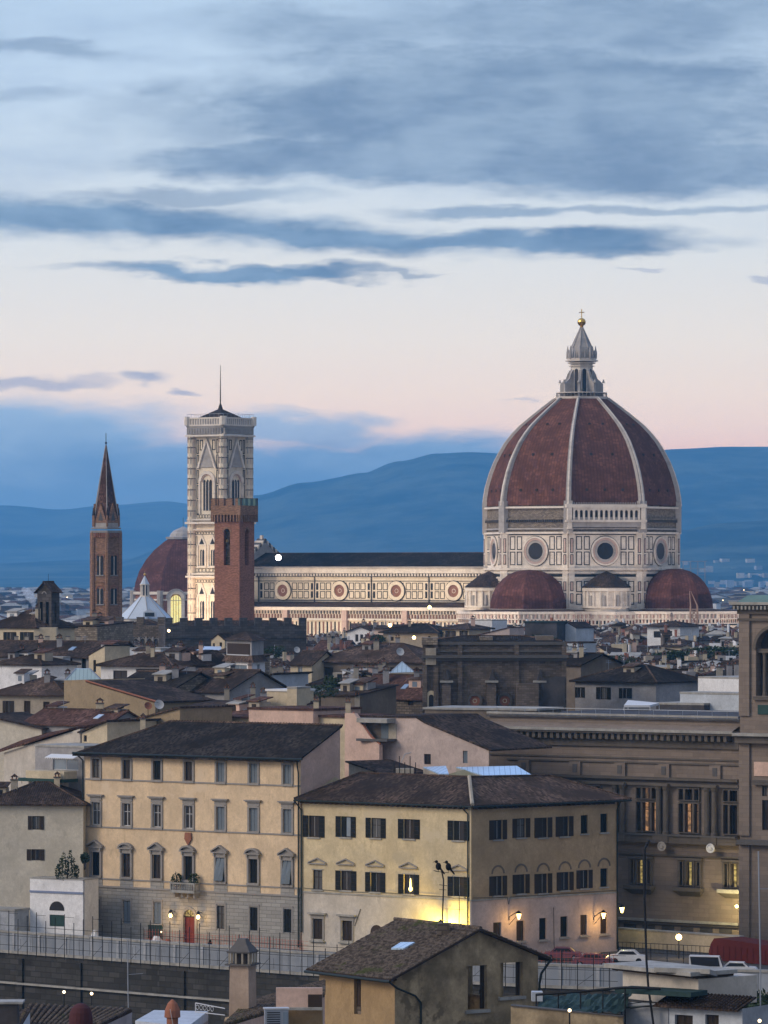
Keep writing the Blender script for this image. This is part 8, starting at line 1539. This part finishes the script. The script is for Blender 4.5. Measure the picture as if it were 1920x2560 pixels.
for k in range(70):
    hh, dy_ = rnd.choice([(.1, -.86), (.1, -.86), (.2, -.74), (.3, -.64), (.42, -.53)]); dy_ += rnd.uniform(-.03, .03); px_ = rnd.uniform(1560, 1990); D = 11500+dy_*1900; cz = ZY(1318, 11500)*(hh)*(.3+.7*min(1, max(0, (px_-1500)/230)))
    c = P(px_, 1400, D); w_ = rnd.uniform(9, 20); f = Fr((c.x, c.y), (1, rnd.uniform(-.5, .5))); m_ = rnd.choice(['cream', 'beige', 'grey', 'tan']); b.fb(f, 0, w_, cz-12, cz+rnd.uniform(3, 9), -12, 0, m_)
struct(b, 'distant_city', 'stuff')
b = MB('lamp_small')
for k in range(26): D = rnd.uniform(1800, 5500); c = P(rnd.choice([rnd.uniform(0, 230), rnd.uniform(1760, 1860)]), 1500, D); c.z = rnd.uniform(10, 24); b.ball(c, D/9000, 6)
struct(b, 'distant_lights', 'stuff')
b = MB('woods'); rnd = random.Random(2); tr_ = []
from mathutils import noise as mnoise
def ridge(name, D, crest, spread, seed, step=22):
    """crest: (px, py) of the skyline; a real hill mass, two sided, rising from the plain"""
    rn = random.Random(seed); ph = [rn.uniform(0, 6.28) for _ in range(12)]; nx = 300; x0, x1 = -700, 2620; b = MB('woods'); b.smooth = True; rows = [(-1.0, 0), (-.8, .14), (-.6, .34), (-.42, .55), (-.25, .78), (-.1, .94), (0, 1), (.15, .9), (.5, .5), (1, 0)]
    def cy(px_):
        if px_ <= crest[0][0]: return crest[0][1]
        for (a, ya), (c, yc) in zip(crest, crest[1:]):
            if a <= px_ <= c: t2 = (px_-a)/(c-a); t2 = t2*t2*(3-2*t2); return ya+(yc-ya)*t2
        return crest[-1][1]
    V = []
    for j, (dy, hh) in enumerate(rows):
        row = []
        for i in range(nx+1):
            px_ = x0+(x1-x0)*i/nx; Z = max(4, ZY(cy(px_), D)); Dd = D+dy*spread; xx = (px_-CX)/F*D
            wob = 2.2*mnoise.fractal(Vector((xx/1500+seed*7, Dd/1500, 0)), 1.0, 2.1, 6)
            z_ = Z*hh+wob*Z*(.028 if j == 6 else .07)*(1 if 0 < hh else 0)
            row.append(Vector((xx+wob*20*(hh < 1), Dd+wob*spread*.04*(hh < 1), z_ if hh > 0 else -8)))
        V.append(row)
    for j in range(len(rows)-1):
        for i in range(nx): b.poly([V[j][i], V[j][i+1], V[j+1][i+1], V[j+1][i]])
    struct(b, name)
ridge('hills_far', 19000, [(-700, 1270), (0, 1268), (150, 1278), (280, 1266), (420, 1256), (480, 1262), (620, 1340), (700, 1467), (900, 1430), (2600, 1430)], 3600, 3)
ridge('hills_middle', 15000, [(-700, 1440), (300, 1400), (500, 1330), (640, 1238), (760, 1206), (900, 1186), (1000, 1158), (1090, 1138), (1160, 1134), (1240, 1137), (1420, 1150), (1600, 1130), (1680, 1120), (1800, 1118), (1920, 1119), (2600, 1140)], 3200, 5)
ridge('hills_near', 11500, [(-700, 1478), (0, 1470), (700, 1462), (1200, 1440), (1500, 1380), (1700, 1318), (1800, 1302), (1920, 1298), (2600, 1260)], 1900, 8)
for k, (px_, py_, D, s_) in enumerate(((80, 1492, 2600, 1.0),)):
    m_ = bpy.data.materials.new('steam'); m_.use_nodes = True; t = NT(m_.node_tree); v = t.n('ShaderNodeVolumePrincipled'); v.inputs['Color'].default_value = (.95, .97, 1, 1); v.inputs['Density'].default_value = .22; t.nt.links.new(v.outputs[0], t.n('ShaderNodeOutputMaterial').inputs['Volume']); MATS['steam'] = m_
    b = MB('steam'); b.smooth = True
    for q_, (dx, dy_, r_) in enumerate(((85, 1512, 1.3), (81, 1500, 1.9), (75, 1490, 2.4), (68, 1481, 2.2), (60, 1474, 1.3))): b.ball(P(dx, dy_, D), r_, 12, 1.2, 1.2, 1.2)
    o = b.build('smoke'); o['kind'] = 'stuff'
hm = bpy.data.materials.new('air'); hm.use_nodes = True; t = NT(hm.node_tree); v = t.n('ShaderNodeVolumePrincipled'); v.inputs['Color'].default_value = (.26, .68, 1, 1); v.inputs['Density'].default_value = HAZE; v.inputs['Anisotropy'].default_value = 0.55; t.nt.links.new(v.outputs[0], t.n('ShaderNodeOutputMaterial').inputs['Volume']); MATS['air'] = hm
b = MB('air'); b.hexa([Vector(p_) for p_ in ((-9500, -80, -9), (9500, -80, -9), (9500, 25500, -9), (-9500, 25500, -9))], [Vector(p_) for p_ in ((-9500, -80, 467), (9500, -80, 467), (9500, 25500, 467), (-9500, 25500, 467))]); o = b.build('haze'); o['kind'] = 'stuff'
